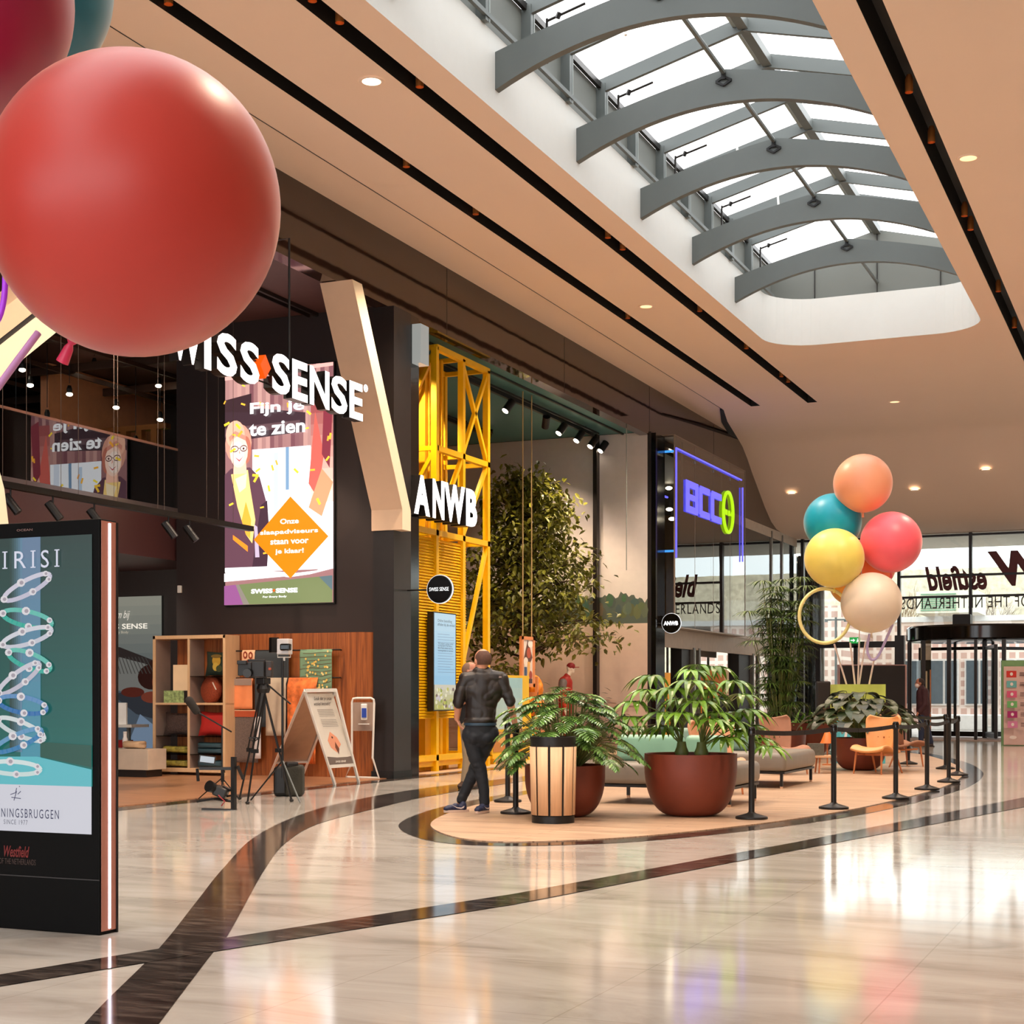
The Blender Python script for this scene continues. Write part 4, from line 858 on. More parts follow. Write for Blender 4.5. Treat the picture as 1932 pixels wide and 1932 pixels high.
MB().obox(P(391, 1433), (.19, .03, .09), Matrix.Rotation(YAW, 3, 'Z') @ Matrix.Rotation(.12, 3, 'Y')).build('monitor', M_BLACK, rg); MB().obox(P(391, 1433, -.02), (.165, .006, .07), Matrix.Rotation(YAW, 3, 'Z') @ Matrix.Rotation(.12, 3, 'Y')).build('monitor_screen', screen((205, 214, 222), .6), rg)
b = MB(); b.obox(P(417, 1494), (.16, .2, .12), Matrix.Rotation(YAW, 3, 'Z') @ Matrix.Rotation(.4, 3, 'Y'), bev=.02).tube([P(410, 1490), P(394, 1483, -.12)], [.05, .07], 14).obox(P(428, 1488), (.1, .05, .03), Matrix.Rotation(.4, 3, 'Y')).tube([P(404, 1507), P(440, 1512)], .018, 6); b.build('camera_body', M_BLACK, rg)
MB().tube([P(412, 1500, -.1), P(424, 1512, -.1), P(418, 1520, -.05)], .008, 5).build('cable', ink((150, 40, 50)), rg)
bg = thing('equipment_bag', 'dark olive equipment bag standing behind the light stand legs', 'bag', G(544, 1506))
c = G(544, 1502); MB().obox(c + Vector((-.1, .0, .2)), (.2, .26, .40), Matrix.Rotation(YAW, 3, 'Z'), bev=.05, seg=3).build('side_pocket', M_BLACK, bg); MB().obox(c + Vector((.07, .05, .21)), (.24, .28, .42), Matrix.Rotation(YAW, 3, 'Z'), bev=.05, seg=3).build('body', mat('olive_canvas', (44, 42, 32), .8, bump=.3, bs=30), bg); MB().obox(c + Vector((.05, .0, .43)), (.16, .2, .06), Matrix.Rotation(YAW + .3, 3, 'Z'), bev=.02).build('flap', M_BLACK, bg)
# ---- A-board
F1, F2, R1, R2 = G(632, 1481), G(677, 1477), G(507, 1469), G(570, 1467)
ztop = 1.43; Td = G(603, 1474); tl_ = GD(575, 1303, 22.4); tr_ = GD(633, 1302, 22.9)
ab = thing('sandwich_board', 'white framed A-board with a coral leaf motif before the timber wall', 'sandwich board', Vector((Td.x, Td.y, 0)))
b = MB()
for p, q in ((F1, tl_), (F2, tr_), (R1, tl_), (R2, tr_)): b.beam(p, q, .05, .03, up=(1, 0, .2))
b.beam(tl_, tr_, .05, .05)
def lerp(a, c, t): return a + (c - a) * t
b.beam(lerp(F1, tl_, .2), lerp(F2, tr_, .2), .03, .05).beam(lerp(R1, tl_, .2), lerp(R2, tr_, .2), .03, .05); b.build('frame', M_WHITEM, ab)
MB().face([lerp(R1, tl_, .2), lerp(R2, tr_, .2), lerp(R2, tr_, .98), lerp(R1, tl_, .98)]).build('rear_panel', M_ALU, ab)
FL0, FR0, FL1, FR1 = lerp(F1, tl_, .2), lerp(F2, tr_, .2), lerp(F1, tl_, .97), lerp(F2, tr_, .97)
u = (FR0 - FL0); v = (FL1 - FL0); un = u.normalized(); vn = (v - un * v.dot(un)).normalized(); nn = un.cross(vn)
# poster follows the slightly skewed frame
sk = v.dot(un)
def bp(x, y, k=.003): return FL0 + u * x + v * y + nn * k
lay = [((232, 226, 214), R4(0, 0, 1, 1)), ((120, 106, 98), [(0, 0), (1, 0), (1, .13), (.8, .12), (.4, .12), (0, .14)]), ((240, 164, 130), [(.45, .19), (.7, .3), (.62, .40), (.42, .48), (.24, .36), (.28, .26)]), ((120, 70, 50), [(.5, .16), (.58, .24), (.5, .34), (.44, .26)]), ((90, 50, 40), EL(.44, .40, .03, .015))]
for k in range(10): lay.append(((150, 142, 136), R4(.2, .78 - k * .022 - (k // 5) * .03, .8, .786 - k * .022 - (k // 5) * .03)))
b = MB(); mats = []
for i, (c, pts) in enumerate(lay): mats.append(ink(c)); b.face([bp(x, y, .012 + .001 * i) for x, y in pts], i)
b.build('poster', None, ab, mats=mats, norm=False)
text('headline', 'Leuk dat je onze\nwinkel bezoekt!', bp(.12, .84, .02), un, vn, u.length * .66, .13, ink((50, 46, 44)), ab)
text('shop_lettering', 'SWISS SENSE', bp(.26, .05, .02), un, vn, u.length * .4, .03, ink((240, 236, 226)), ab, bold=.02)
# ---- sanitiser stand
sa, sc_ = G(671, 1472), G(705, 1466)
sd = thing('sanitiser_stand', 'white tubular hand sanitiser stand with a blue dispenser beside the black column', 'sanitiser stand', (sa + sc_) / 2)
Ds = 24.7
def S(a, c, k=0.0): return GD(a, c, Ds + k)
MB().tube([S(664, 1440), S(664, 1325), S(666, 1318), S(674, 1317), S(700, 1317), S(705, 1320), S(706, 1327), S(703, 1430), G(715, 1470) + Vector((0, 0, .02)), G(652, 1468) + Vector((0, 0, .02)), S(664, 1440)], .018, 8).build('tube_frame', M_WHITEM, sd)
MB().obox(S(685, 1352), (.32, .012, .46), Matrix.Rotation(YAW, 3, 'Z')).build('back_panel', mat('taupe_panel', (150, 126, 110), .4), sd)
MB().obox(S(687, 1343, -.06), (.10, .08, .26), Matrix.Rotation(YAW, 3, 'Z'), bev=.015).build('dispenser', M_WHITEM, sd); MB().obox(S(687, 1345, -.11), (.075, .02, .15), Matrix.Rotation(YAW, 3, 'Z')).build('bottle', ink((20, 60, 160)), sd); MB().obox(S(687, 1366, -.08), (.18, .1, .012), Matrix.Rotation(YAW, 3, 'Z')).build('drip_tray', M_WHITEM, sd)
# ================================================================== THE STORE WITH THE YELLOW TOWER
yt = thing('yellow_tower', 'tall yellow steel lattice tower with slatted panels at the store front', 'tower', (-12.6, 25, 0))
TX, TB, TY0, TY1, TYM = -12.0, -12.95, 24.35, 26.55, 25.45
b = MB()
for y in (TY0, TYM, TY1): b.box(TX - .11, TX, y - .05, y + .05, 0, 7.5)
for y in (TY0, TY1): b.box(TB - .05, TB + .05, y - .05, y + .05, 0, 7.5)
for z in (7.5, 5.72, 4.22, .25):
    b.box(TX - .1, TX, TY0 - (1.45 if z < 4.3 else 0), TY1 + .05, z - .05, z + .05).box(TB - .05, TB + .05, TY0, TY1, z - .05, z + .05)
    for y in (TY0, TYM, TY1): b.beam((TX - .05, y, z), (TB, y, z), .07, .08)
b.box(TX - .1, TX, 22.95, 23.05, 0, 4.22)
b.build('frame', M_YEL, yt)
b = MB()
for y0, y1, z0, z1 in ((TYM, TY1, 5.75, 7.45), (TY1, TYM, 5.75, 7.45), (TYM, TY1, 4.25, 5.7), (TY0, TYM, 4.25, 5.7), (TYM, TY1, 1.9, 4.2)): b.beam((TX - .05, y0, z0), (TX - .05, y1, z1), .07, .07, up=(1, 0, 0))
b.beam((TX - .05, TY0, 7.45), (TB, TY0 - .0, 5.75), .07, .07).beam((TX - .05, TY0, 5.7), (TB, TY0, 4.25), .07, .07).build('diagonal_brace', M_YEL, yt)
b = MB(); b.box(-12.75, -12.35, 24.55, 25.3, 0, 7.45)
for y in (24.65, 24.9, 25.15): b.box(-12.34, -12.31, y, y + .04, 4.2, 7.45)
b.build('inner_shaft', mat('yellow_panel', (236, 176, 10), .5), yt)
for y0, y1, z0, z1, x in ((22.95, TYM - .05, .95, 4.1, TX - .04), (TYM + .05, TY1 - .05, 1.5, 4.2, TX - .45)):
    b = MB(); z = z0
    while z < z1: b.prism([(x, y0, z), (x - .03, y0, z + .05), (x - .035, y0, z + .045), (x - .005, y0, z - .005)], (0, y1 - y0, 0)); z += .052
    b.box(x - .05, x - .04, y0, y1, z0, z1); b.build('slat_panel', M_YEL, yt)
b = MB()
for y in (23.5, 23.95, 24.9, 25.15, 25.9): b.box(TX - .3, TX - .22, y, y + .1, 0, .95)
b.box(TX - .3, TX - .05, 22.95, 26.5, .1, .2).build('lower_rail', M_YEL, yt)
vs = thing('portrait_screen', 'portrait screen with pale text page mounted on the yellow slats', 'screen', (TX + .1, 24.6, 1.2))
a0 = GX(818, 1250, -11.88); a1 = GX(861, 1250, -11.88); z0, z1 = GX(840, 1339, -11.88).z, GX(840, 1158, -11.88).z
MB().box(-12.0, -11.885, a0.y, a1.y, z0 - .02, z1 + .02).build('casing', M_BLACK, vs)
W_, H_ = a1.y - a0.y - .06, z1 - z0
L = grad((150, 196, 226), (196, 224, 238), 0, .26, 1, 1, 8) + grad((170, 166, 90), (210, 204, 190), 0, 0, 1, .26, 5)
random.seed(4)
for k in range(50): L.append((random.choice([(120, 96, 90), (190, 186, 90), (226, 220, 190), (150, 160, 70), (200, 190, 196)]), EL(random.random() * .9 + .05, random.random() * .2 + .02, .05, .02, 7)))
for k in range(15): L.append(((120, 140, 170), R4(.1, .78 - k * .028, .1 + .5 + .3 * random.random(), .784 - k * .028)))
picture('page', (-11.884, a0.y + .03, z0), Y3, Z3, W_, H_, L, vs, emit=.8, step=.0004)
text('headline', 'Online bestelling\nafhalen bij de winkel', (-11.85, a0.y + .03 + .08 * W_, z0 + .86 * H_), Y3, Z3, W_ * .8, .13, screen((60, 80, 100), .3), vs)
text('body_text', 'Wij helpen u graag verder\nop afspraak in de winkel.\nBel of kijk online voor de\nopeningstijden en service.', (-11.85, a0.y + .03 + .1 * W_, z0 + .60 * H_), Y3, Z3, W_ * .72, .16, screen((90, 100, 120), .3), vs)
an = thing('store_name_sign', 'big white 3D capitals mounted across the yellow tower', 'sign', (-11.55, 24.3, 4.34))
for ch, a, c in (('A', 781, 811), ('N', 816, 838), ('W', 838, 877), ('B', 879, 900)): bigletter(ch, a, c, 4.34, 5.0, -11.52, an, bold=.05, depth=.3)
def disc_sign(lab, px, py, Y, r, word, bold=.03):
    c = GY(px, py, Y); d = thing('round_blade_sign', lab, 'sign', c, group='round black signs sticking out from the shop fronts')
    b = MB(False); b.lathe([(r, -.05), (r, .05)], 40); M = Matrix.Rotation(PI / 2, 3, 'X')
    for v in b.bm.verts: v.co = M @ v.co
    b.build('disc', M_BLACKG, d, smooth=40)
    b = MB(False); b.lathe([(r + .003, .0), (r + .012, .02), (r + .012, .05), (r + .003, .055)], 40, capb=False, capt=False)
    for v in b.bm.verts: v.co = M @ v.co
    b2 = b.build('lit_rim', screen((250, 250, 250), .9), d); b2.location = (.012, .0, 0)
    text('lettering', word, (-r * .78, -.056, -r * (.13 if len(word) > 5 else .22)), X3, Z3, r * 1.56, r * (.27 if len(word) > 5 else .44), screen((255, 255, 255), 1.5), d, bold=bold, world=False)
    MB(False).tube([(-r, 0, 0), (-11.65 - c.x, 0, 0)], .015, 6).build('bracket', M_BLACK, d)
    return d
disc_sign('round black sign with white lettering in front of the yellow slats', 831, 1112, 22.5, .225, 'SWISS SENSE', .0)
disc_sign('round black sign with four white capitals left of the electronics shop doors', 1267, 1176, 35.75, .235, 'ANWB', .05)
# ceiling tracks in the store
for (x, y0, y1, lab) in ((-12.9, 23.6, 34.6, 'front black lighting track on the teal ceiling'), (-15.2, 25.5, 33.5, 'rear black lighting track on the teal ceiling')):
    r = thing('ceiling_track', lab, 'lighting track', (x, (y0 + y1) / 2, 7.6), group='tracks on the teal ceiling'); MB().box(x - .04, x + .04, y0, y1, 7.56, 7.64).box(x + .12, x + .16, y0, y1, 7.6, 7.64).build('rail', M_BLACK, r); MB().box(x - .01, x + .01, y0 + .5, y0 + .52, 7.63, 7.73).box(x - .01, x + .01, y1 - .5, y1 - .48, 7.63, 7.73).build('hanger', M_BLACK, r)
TXT = ['first beside the yellow tower', 'second, turned away', 'third', 'fourth', 'fifth, near the wall', 'last, at the wall']
for i, (px, py, lit) in enumerate([(960, 757, 1), (1030, 790, 0), (1060, 805, 1), (1093, 818, 1), (1119, 832, 1), (1138, 838, 1)]):
    p = GX(px, py, -12.9); p.z = 7.42; f = thing('track_spotlight', 'black spotlight on the front teal ceiling track, %s' % TXT[i], 'spotlight', p, group='spotlights on the front teal ceiling track')
    dv = Vector((-.25, -.35, -.55)).normalized() if lit else Vector((-.3, .5, -.6)).normalized()
    MB().tube([p + Vector((0, 0, .15)), p], .014, 6).build('stem', M_BLACK, f); MB().tube([p - dv * .14, p + dv * .14], .085, 16).build('housing', M_BLACK, f)
    if lit: MB().tube([p + dv * .141, p + dv * .15], .07, 16).build('lamp', M_LAMP, f)
for i, (px, py) in enumerate([(827, 712), (880, 735), (922, 820), (985, 835)]):
    p = GX(px, py, -15.2); f = thing('track_spotlight', 'black spotlight on the rear teal ceiling track, %s' % ['inside the tower, left', 'inside the tower, right', 'just right of the tower', 'left of the ropes'][i], 'spotlight', p, group='spotlights on the rear teal ceiling track')
    MB().tube([Vector((p.x, p.y, 7.58)), p], .014, 6).build('stem', M_BLACK, f); MB().tube([p + Vector((0, .05, .14)), p + Vector((0, -.08, -.12))], .09, 14).build('housing', M_BLACK, f)
    if i < 3: MB().tube([p + Vector((0, -.08, -.121)), p + Vector((0, -.085, -.13))], .07, 14).build('lamp', M_LAMP, f)
# swing picture on two ropes
s0, s1 = GX(983, 1250, -12.6), GX(1008, 1250, -12.6); z0, z1 = GX(995, 1296, -12.6).z, GX(995, 1201, -12.6).z
sg_ = thing('hanging_picture', 'tall framed family photo hanging from the ceiling on two ropes', 'picture', (-12.6, (s0.y + s1.y) / 2, z0))
b = MB(); b.box(-12.64, -12.58, s0.y, s0.y + .1, z0, z1).box(-12.64, -12.58, s1.y - .1, s1.y, z0, z1).box(-12.64, -12.58, s0.y, s1.y, z1 - .07, z1).box(-12.64, -12.58, s0.y, s1.y, z0, z0 + .07).build('frame', mat('orange_wood', (222, 140, 84), .5), sg_)
picture('print', (-12.6, s0.y + .08, z0 + .06), Y3, Z3, s1.y - s0.y - .16, z1 - z0 - .12, [((232, 220, 210), R4(0, 0, 1, 1)), ((96, 56, 40), [(.1, .55), (.5, 1), (.95, .6), (.7, .45)]), ((180, 80, 50), EL(.6, .7, .2, .12)), ((246, 238, 230), EL(.75, .9, .25, .08)), ((240, 226, 210), EL(.3, .5, .22, .1)), ((60, 84, 120), R4(.15, .14, .4, .38)), ((236, 180, 90), R4(.45, .1, .7, .5)), ((160, 60, 40), EL(.75, .2, .15, .1)), ((70, 40, 36), R4(.5, .02, .9, .12))], sg_)
rp = MB(); rp.tube([(-12.61, s0.y + .12, z1), (-12.61, s0.y + .12, 7.72)], .012, 6).tube([(-12.61, s1.y - .12, z1), (-12.61, s1.y - .12, 7.72)], .012, 6).build('rope', mat('sand_rope', (186, 158, 110), .8), sg_)
hz = tag(MB().tube([(-11.95, 34.3, 7.7), (-11.95, 34.3, 4.3)], .012, 8).build('hanging_bar', M_STEELL), 'thin upright bar hanging in front of the mural wall near the black pier', 'bar')
# display furniture below swing
c = GX(1000, 1395, -12.9); ch = thing('display_chair', 'orange cloaked wooden display chair behind the left planter', 'chair', (c.x, c.y, 0))
b = MB(); b.box(c.x - .3, c.x - .24, c.y - .3, c.y - .24, 0, 1.75).box(c.x + .24, c.x + .3, c.y - .3, c.y - .24, 0, 1.75).box(c.x - .3, c.x + .3, c.y - .32, c.y - .26, 1.3, 1.42).box(c.x - .3, c.x + .3, c.y - .3, c.y + .2, .55, .6).box(c.x - .28, c.x - .22, c.y + .12, c.y + .18, 0, .55).box(c.x + .22, c.x + .28, c.y + .12, c.y + .18, 0, .55).build('frame', mat('orange_wood', (222, 140, 84), .5), ch)
b = remesh(MB().ball((c.x + .1, c.y, 1.5), (.2, .18, .3)).ball((c.x - .05, c.y, 1.2), (.28, .2, .3)).ball((c.x + .15, c.y - .1, 1.1), (.25, .15, .2)), .03, 3, .03); b.build('orange_jacket', mat('orange_fabric', (246, 140, 20), .6, var=.3, vs=8), ch, smooth=60)
yb = GX(975, 1440, -12.3); pn = thing('yellow_sign_board', 'yellow edged board with a pale landscape print leaning before the store', 'sign', (yb.x, yb.y, 0))
y0, y1 = GX(928, 1440, -12.2).y, GX(998, 1440, -12.2).y
MB().box(-12.24, -12.2, y0, y1, .18, 1.75).build('board', ink((236, 190, 20)), pn); picture('print', (-12.198, y0 + .05, .25), Y3, Z3, (y1 - y0) * .78, 1.45, grad((186, 206, 200), (150, 196, 206), 0, .3, 1, 1, 5) + [((196, 130, 60), [(0, 0), (1, 0), (1, .3), (.6, .34), (.3, .26), (0, .3)]), ((222, 170, 90), EL(.4, .18, .3, .08)), ((230, 224, 216), EL(.8, .1, .2, .08))], pn)
MB().box(-12.5, -12.2, y0 + .1, y0 + .18, 0, .2).box(-12.5, -12.2, y1 - .2, y1 - .12, 0, .2).box(-12.26, -12.18, y0, y1, .12, .2).build('foot', M_YEL, pn)
yd = tag(MB().prism([(-12.9, y1 + .1, 0), (-12.3, y1 + .4, 0), (-12.45, y1 + .25, 1.5), (-12.6, y1 + .2, 1.5)], (.05, .15, 0)).build('yellow_cloth', ink((250, 210, 10))), 'bright yellow hanging cloth beside the display chair', 'cloth')
# big tree indoors
def leafmat(name, col, var=.35, isl=.35, rough=.42): return mat(name, col, rough, var=var, vs=3, island=isl)
tr = thing('indoor_tree', 'large green tree with small glossy leaves inside the store', 'tree', (-13.75, 32.6, 0))
b = MB(); T0 = Vector((-13.75, 32.6, 0)); b.tube([T0, T0 + Vector((.1, 0, 1.2)), T0 + Vector((0, 0, 2.6)), T0 + Vector((-.1, 0, 4.5)), T0 + Vector((0, 0, 6.2))], [.16, .13, .11, .07, .02], 8)
random.seed(21); tips = []
for k in range(84):
    z = 2.25 + 3.9 * k / 84; a = k * 2.4 if k > 3 else 2.6 + k * .7; t = (z - 2.25) / 4.1; z -= .5 * (k < 4); R_ = (1.95 * (1 - t) ** .6 * (0.8 + .25 * math.sin(k * 1.7)) + .15)
    e = T0 + Vector((math.cos(a) * R_, math.sin(a) * R_, z + .35 - .25 * (1 - t))); s = T0 + Vector((0, 0, z - .25)); b.tube([s, s.lerp(e, .5) + Vector((0, 0, .12)), e], [.03, .018, .006], 4); tips.append((s, e))
b.build('trunk', mat('dark_bark', (62, 44, 32), .8, bump=.5), tr, smooth=60)
b = MB()
for s, e in tips:
    for k in range(85):
        t = random.random() ** .55; p = s.lerp(e, .25 + .8 * t) + Vector((random.gauss(0, .2), random.gauss(0, .2), random.gauss(0, .16)))
        d = Vector((random.gauss(0, 1), random.gauss(0, 1), random.gauss(-.5, .5))).normalized(); b.blade(p, d, Vector((random.gauss(0, .4), random.gauss(0, .4), 1)), random.uniform(.13, .21), .10, .3, 2)
b.build('foliage', leafmat('olive_leaf', (104, 106, 34), .35, .5, .35), tr, norm=False)
random.seed(8)
pr = thing('ground_plant', 'low dark leafy plants on a sandy bed before the mural wall', 'plant', (-12.9, 34.4, 0))
b = MB()
for k in range(300):
    p = Vector((-12.9 + random.gauss(0, .4), 34.4 + random.gauss(0, .35), abs(random.gauss(.5, .35)))); b.blade(p, Vector((random.gauss(0, 1), random.gauss(0, 1), random.random())), Z3, .18, .08, .4, 2)
b.build('foliage', leafmat('dark_leaf', (40, 54, 28)), pr, norm=False); MB().lathe([(.5, 0), (.4, .2), (.1, .3)], 16, (-12.9, 34.4, 0)).build('soil', mat('soil', (120, 90, 60), .9, bump=.5), pr)
# ================================================================== ELECTRONICS SHOP
GXX = -11.36
bx = thing('glass_display_box', 'large glass box with neon tubes above the electronics shop doors', 'glass box', (-11.5, 39.5, 3.1))
gy0, gy1 = 36.2, 42.85
b = MB(); b.face([(GXX, gy0, 3.05), (GXX, gy1, 3.05), (GXX, gy1, 7.74), (GXX, gy0, 7.74)]).build('front_glass', glass('mirror_glass', (150, 140, 130), 2.2, 0, .12), bx)
MB().face([(-11.74, gy0, 3.05), (GXX, gy0, 3.05), (GXX, gy0, 7.74), (-11.74, gy0, 7.74)]).build('side_glass', M_GLASSC, bx)
b = MB(); b.box(-11.75, GXX, gy0, gy1, 7.70, 7.76).box(GXX - .02, GXX + .01, gy0 - .02, gy0 + .01, 3.05, 7.76).box(GXX - .02, GXX + .01, gy1 - .01, gy1 + .02, 3.05, 7.76).box(-11.75, GXX, gy0, gy1, 3.02, 3.06)
for y in (37.9, 39.6, 41.25): b.box(GXX - .006, GXX + .004, y, y + .012, 3.05, 7.72)
b.build('frame', mat('pale_frame', (150, 132, 116), .4, .3), bx)
b = MB()
for y in (37.0, 40.6): b.box(-11.45, -11.42, y, y + .08, 6.7, 7.7)
for y in (37.9, 39.6, 41.25): b.obox((GXX - .02, y, 7.3), (.06, .1, .06))
b.build('glass_clamp', M_STEELL, bx)
NB = screen((96, 90, 255), 1.6); NG = screen((176, 226, 20), 1.1)
nx = -11.32
ns = thing('neon_sign', 'blue neon capitals with a green plug face on the glass box', 'sign', (nx, 39, 6.2))
for ch, a, c in (('B', 1295, 1319), ('C', 1320, 1341), ('C', 1342, 1363)):
    y0, y1 = GX(a, 940, nx).y, GX(c, 940, nx).y; z0, z1 = 5.96, 6.76
    w = y1 - y0; t = .13; b = MB()
    def rb(a0, b0, a1, b1): b.box(nx - .02, nx, y0 + a0 * w, y0 + a1 * w, z0 + b0, z0 + b1)
    Hh = z1 - z0
    if ch == 'B':
        rb(0, 0, .26, Hh); rb(0, 0, .92, t * 1.3); rb(0, Hh - t * 1.3, .95, Hh); rb(0, Hh / 2 - .07, .95, Hh / 2 + .07); rb(.74, .06, .96, Hh / 2 - .03); rb(.74, Hh / 2 + .03, .96, Hh - .06)
    else: rb(0, .06, .26, Hh - .06); rb(.08, 0, .93, t * 1.3); rb(.08, Hh - t * 1.3, .93, Hh)
    b.build('letter', NB, ns)
y0, y1 = GX(1364, 960, nx).y, GX(1384, 960, nx).y; cy, cz, ry, rz = (y0 + y1) / 2, 6.36, (y1 - y0) / 2, .58
b = MB(); b.tube([(nx, cy + ry * .9 * math.cos(k / 28 * 2 * PI), cz + rz * .95 * math.sin(k / 28 * 2 * PI)) for k in range(28)], .045, 8, True)
for s in (-1, 1): b.box(nx - .03, nx, cy + s * ry * .25 - .06, cy + s * ry * .25 + .06, cz - .08, cz + .06); b.tube([(nx, cy + s * ry * .8, cz + .05), (nx, cy + s * ry * .6, cz - .05)], .04, 6)
b.build('plug_face', NG, ns)
nf = thing('neon_outline', 'thin violet neon tube outlining the front of the glass box', 'neon tube', (nx, 39, 5.5))
b = MB(); P0, P1, P2, P3 = GX(1276, 852, nx), GX(1276, 1052, nx), GX(1400, 1090, nx), GX(1401, 920, nx)
zt = 7.42; P0.z = zt; q = GX(1399, 913, nx); q.z = zt
b.tube([P1, P0, q], .022, 6).tube([P3, GX(1401, 1060, nx)], .022, 6); b.build('tube', NB, nf)
b = MB(); b.tube([(-11.4, 36.22, 7.35), (-11.72, 36.22, 7.35)], .03, 6).tube([(-11.4, 36.22, 4.9), (-11.72, 36.22, 4.9)], .03, 6).build('side_tube', screen((60, 150, 255), 1.2), nf)
b = MB(); b.tube([(-13.4, 36.8, 7.0), (-13.4, 42, 7.0)], .03, 6); b.build('inner_tube', NB, nf)
# interior of electronics shop
b = MB()
for k in range(11): b.box(-19 + k * .72, -18.94 + k * .72, 50.4, 50.5, 0, 3.1)
struct(b, 'window_frame_6', M_STEEL)
struct(MB().box(-19, -11.8, 50.44, 50.45, 0, 3.1), 'window_6', M_GLASSC)
struct(MB().box(-24, -12.3, 50.3, 50.6, 3.1, 7.5), 'wall_shop_end', mat('shop_end_wall', (120, 100, 80), .6))
for (z0, z1, m, nm) in ((4.6, 5.9, screen((196, 190, 20), .35), 'yellow_wall_band'), (3.9, 4.6, screen((255, 190, 60), .45), 'orange_wall_band')):
    tag(MB().box(-15.6, -15.5, 36.6, 47, z0, z1).build(nm, m), '%s lit band high inside the electronics shop' % nm.split('_')[0], 'wall panel')
random.seed(6)
for k in range(7):
    tag(MB().box(-15.3, -15.0, 38 + k * 1.1, 38.5 + k * 1.1, 3.9, 4.2 + random.random() * .5).build('boxed_product', ink(random.choice([(60, 40, 30), (30, 30, 34), (120, 70, 40)]))), 'dark boxed product on the high shelf inside the electronics shop', 'box', 'boxed products on the high shelf')
tag(MB().box(-15.6, -14.9, 37.5, 47, 3.8, 3.9).box(-15.6, -15.5, 37.5, 37.6, 0, 3.8).box(-15.6, -15.5, 46.9, 47, 0, 3.8).build('high_shelf', mat('grey_shop_shelf', (120, 114, 104), .5)), 'long grey shelf high inside the electronics shop', 'shelf')
for k, (px, py) in enumerate([(1246, 958), (1266, 900), (1263, 961), (1262, 921), (1247, 979), (1268, 979)]):
    p = GX(px, py, -13.6); lm_ = MB().ball(p, (.1, .1, .05), 10, 6).build('shop_lamp', M_LAMP); MB(False).tube([p, Vector((p.x, p.y, 7.5))], .005, 5).build('cord', M_BLACK, lm_); tag(lm_, 'small bright lamp inside the electronics shop, %s from the top' % ['first', 'second', 'third', 'fourth', 'fifth', 'sixth'][[1, 3, 0, 2, 4, 5].index(k)], 'lamp', 'lamps inside the electronics shop')
# shop front below: white band, dark posts, door openings
b = MB(); b.box(-11.78, -11.7, 36.1, 50.9, 3.02, 3.1).box(-11.76, -11.72, 42.9, 50.9, 6.3, 6.58); struct(b, 'trim_16', mat('white_transom', (206, 196, 184), .5))
struct(MB().box(-11.76, -11.73, 36.2, 50.9, 2.55, 3.02), 'trim_17', mat('pale_transom', (186, 170, 150), .5))
b = MB()
for p0, p1 in ((1286, 1306), (1394, 1418)):
    y0, y1 = GX(p0, 1400, -11.8).y, GX(p1, 1400, -11.8).y; b.box(-12.1, -11.8, y0, y1, 0, 2.6)
struct(b, 'wall_door_piers', M_DARK)
b = MB()
for px in (1238, 1308, 1318, 1420, 1430, 1455, 1475): y = GX(px, 1400, -11.72).y; b.box(-11.8, -11.7, y, y + .14, 0, 2.6 if px < 1440 else 6.5)
struct(b, 'window_frame_5', mat('grey_door_frame', (120, 114, 106), .35, .5))
struct(MB().box(-11.75, -11.74, 42.9, 50.9, 3.1, 6.3), 'window_4', glass('upper_glass', (226, 222, 210), 1.9, 0, .1))
struct(MB().box(-11.75, -11.74, 47.0, 50.9, 0, 3.0), 'window_5', M_GLASSC)
# displays
for i, (y0, y1, z1, c, lab) in enumerate([(44.9, 47.2, 2.05, (240, 176, 70), 'tall amber display wall seen left of the first door pier'), (45.8, 48.3, 2.25, (222, 120, 46), 'orange display wall seen between the two door piers'), (48.4, 49.1, 2.2, (244, 196, 150), 'narrow pale orange display beside the white product case')]):
    dx = .7 if i else -.3
    d = thing('product_display', lab, 'display', (-14.3 + dx, y0, 0), group='product displays inside the electronics shop'); MB().box(-14.4 + dx, -14.2 + dx, y0, y1, 0, z1).build('back_panel', mat('display_%d' % i, c, .5, emit=.25), d); MB().box(-14.2 + dx, -13.8 + dx, y0, y1, .7, .76).box(-14.2 + dx, -13.8 + dx, y0, y1, .0, .1).build('shelf', M_WHITEM, d)
    for k in range(int((y1 - y0) / .5)): MB().box(-14.1 + dx, -13.9 + dx, y0 + .1 + k * .5, y0 + .35 + k * .5, .76, 1.1).build('product', ink([(40, 36, 36), (190, 60, 30), (230, 226, 220)][k % 3]), d)
for i, px in enumerate((1355, 1385)):
    p = GX(px, 1400, -12.6); tag(MB().box(-12.7, -12.55, p.y, p.y + 1.1, .012, 1.35).build('dark_screen', mat('brown_display', (58, 30, 22), .2)), 'dark upright display screen just inside the electronics shop, %s' % ['left one', 'right one'][i], 'screen', 'dark screens inside the electronics shop')
hs = thing('hanging_blue_sign', 'small black box sign with blue capitals hanging over the electronics shop doors', 'sign', GX(1377, 1215, -12.2))
p = GX(1368, 1229, -12.2); y1 = GX(1392, 1229, -12.2).y; z1 = GX(1368, 1204, -12.2).z
MB().box(-12.5, -12.2, p.y, y1, p.z, z1).build('box', M_BLACKG, hs); text('lettering', 'BCC', (-12.19, p.y + .1, p.z + .06), Y3, Z3, y1 - p.y - .2, z1 - p.z - .12, screen((90, 130, 255), 1.2), hs, bold=.05); MB().tube([(-12.35, p.y + .2, z1), (-12.35, p.y + .2, 3.0), (-11.755, p.y + .2, 3.0)], .01, 5).tube([(-12.35, y1 - .2, z1), (-12.35, y1 - .2, 3.05)], .01, 5).build('hanger', M_BLACK, hs)
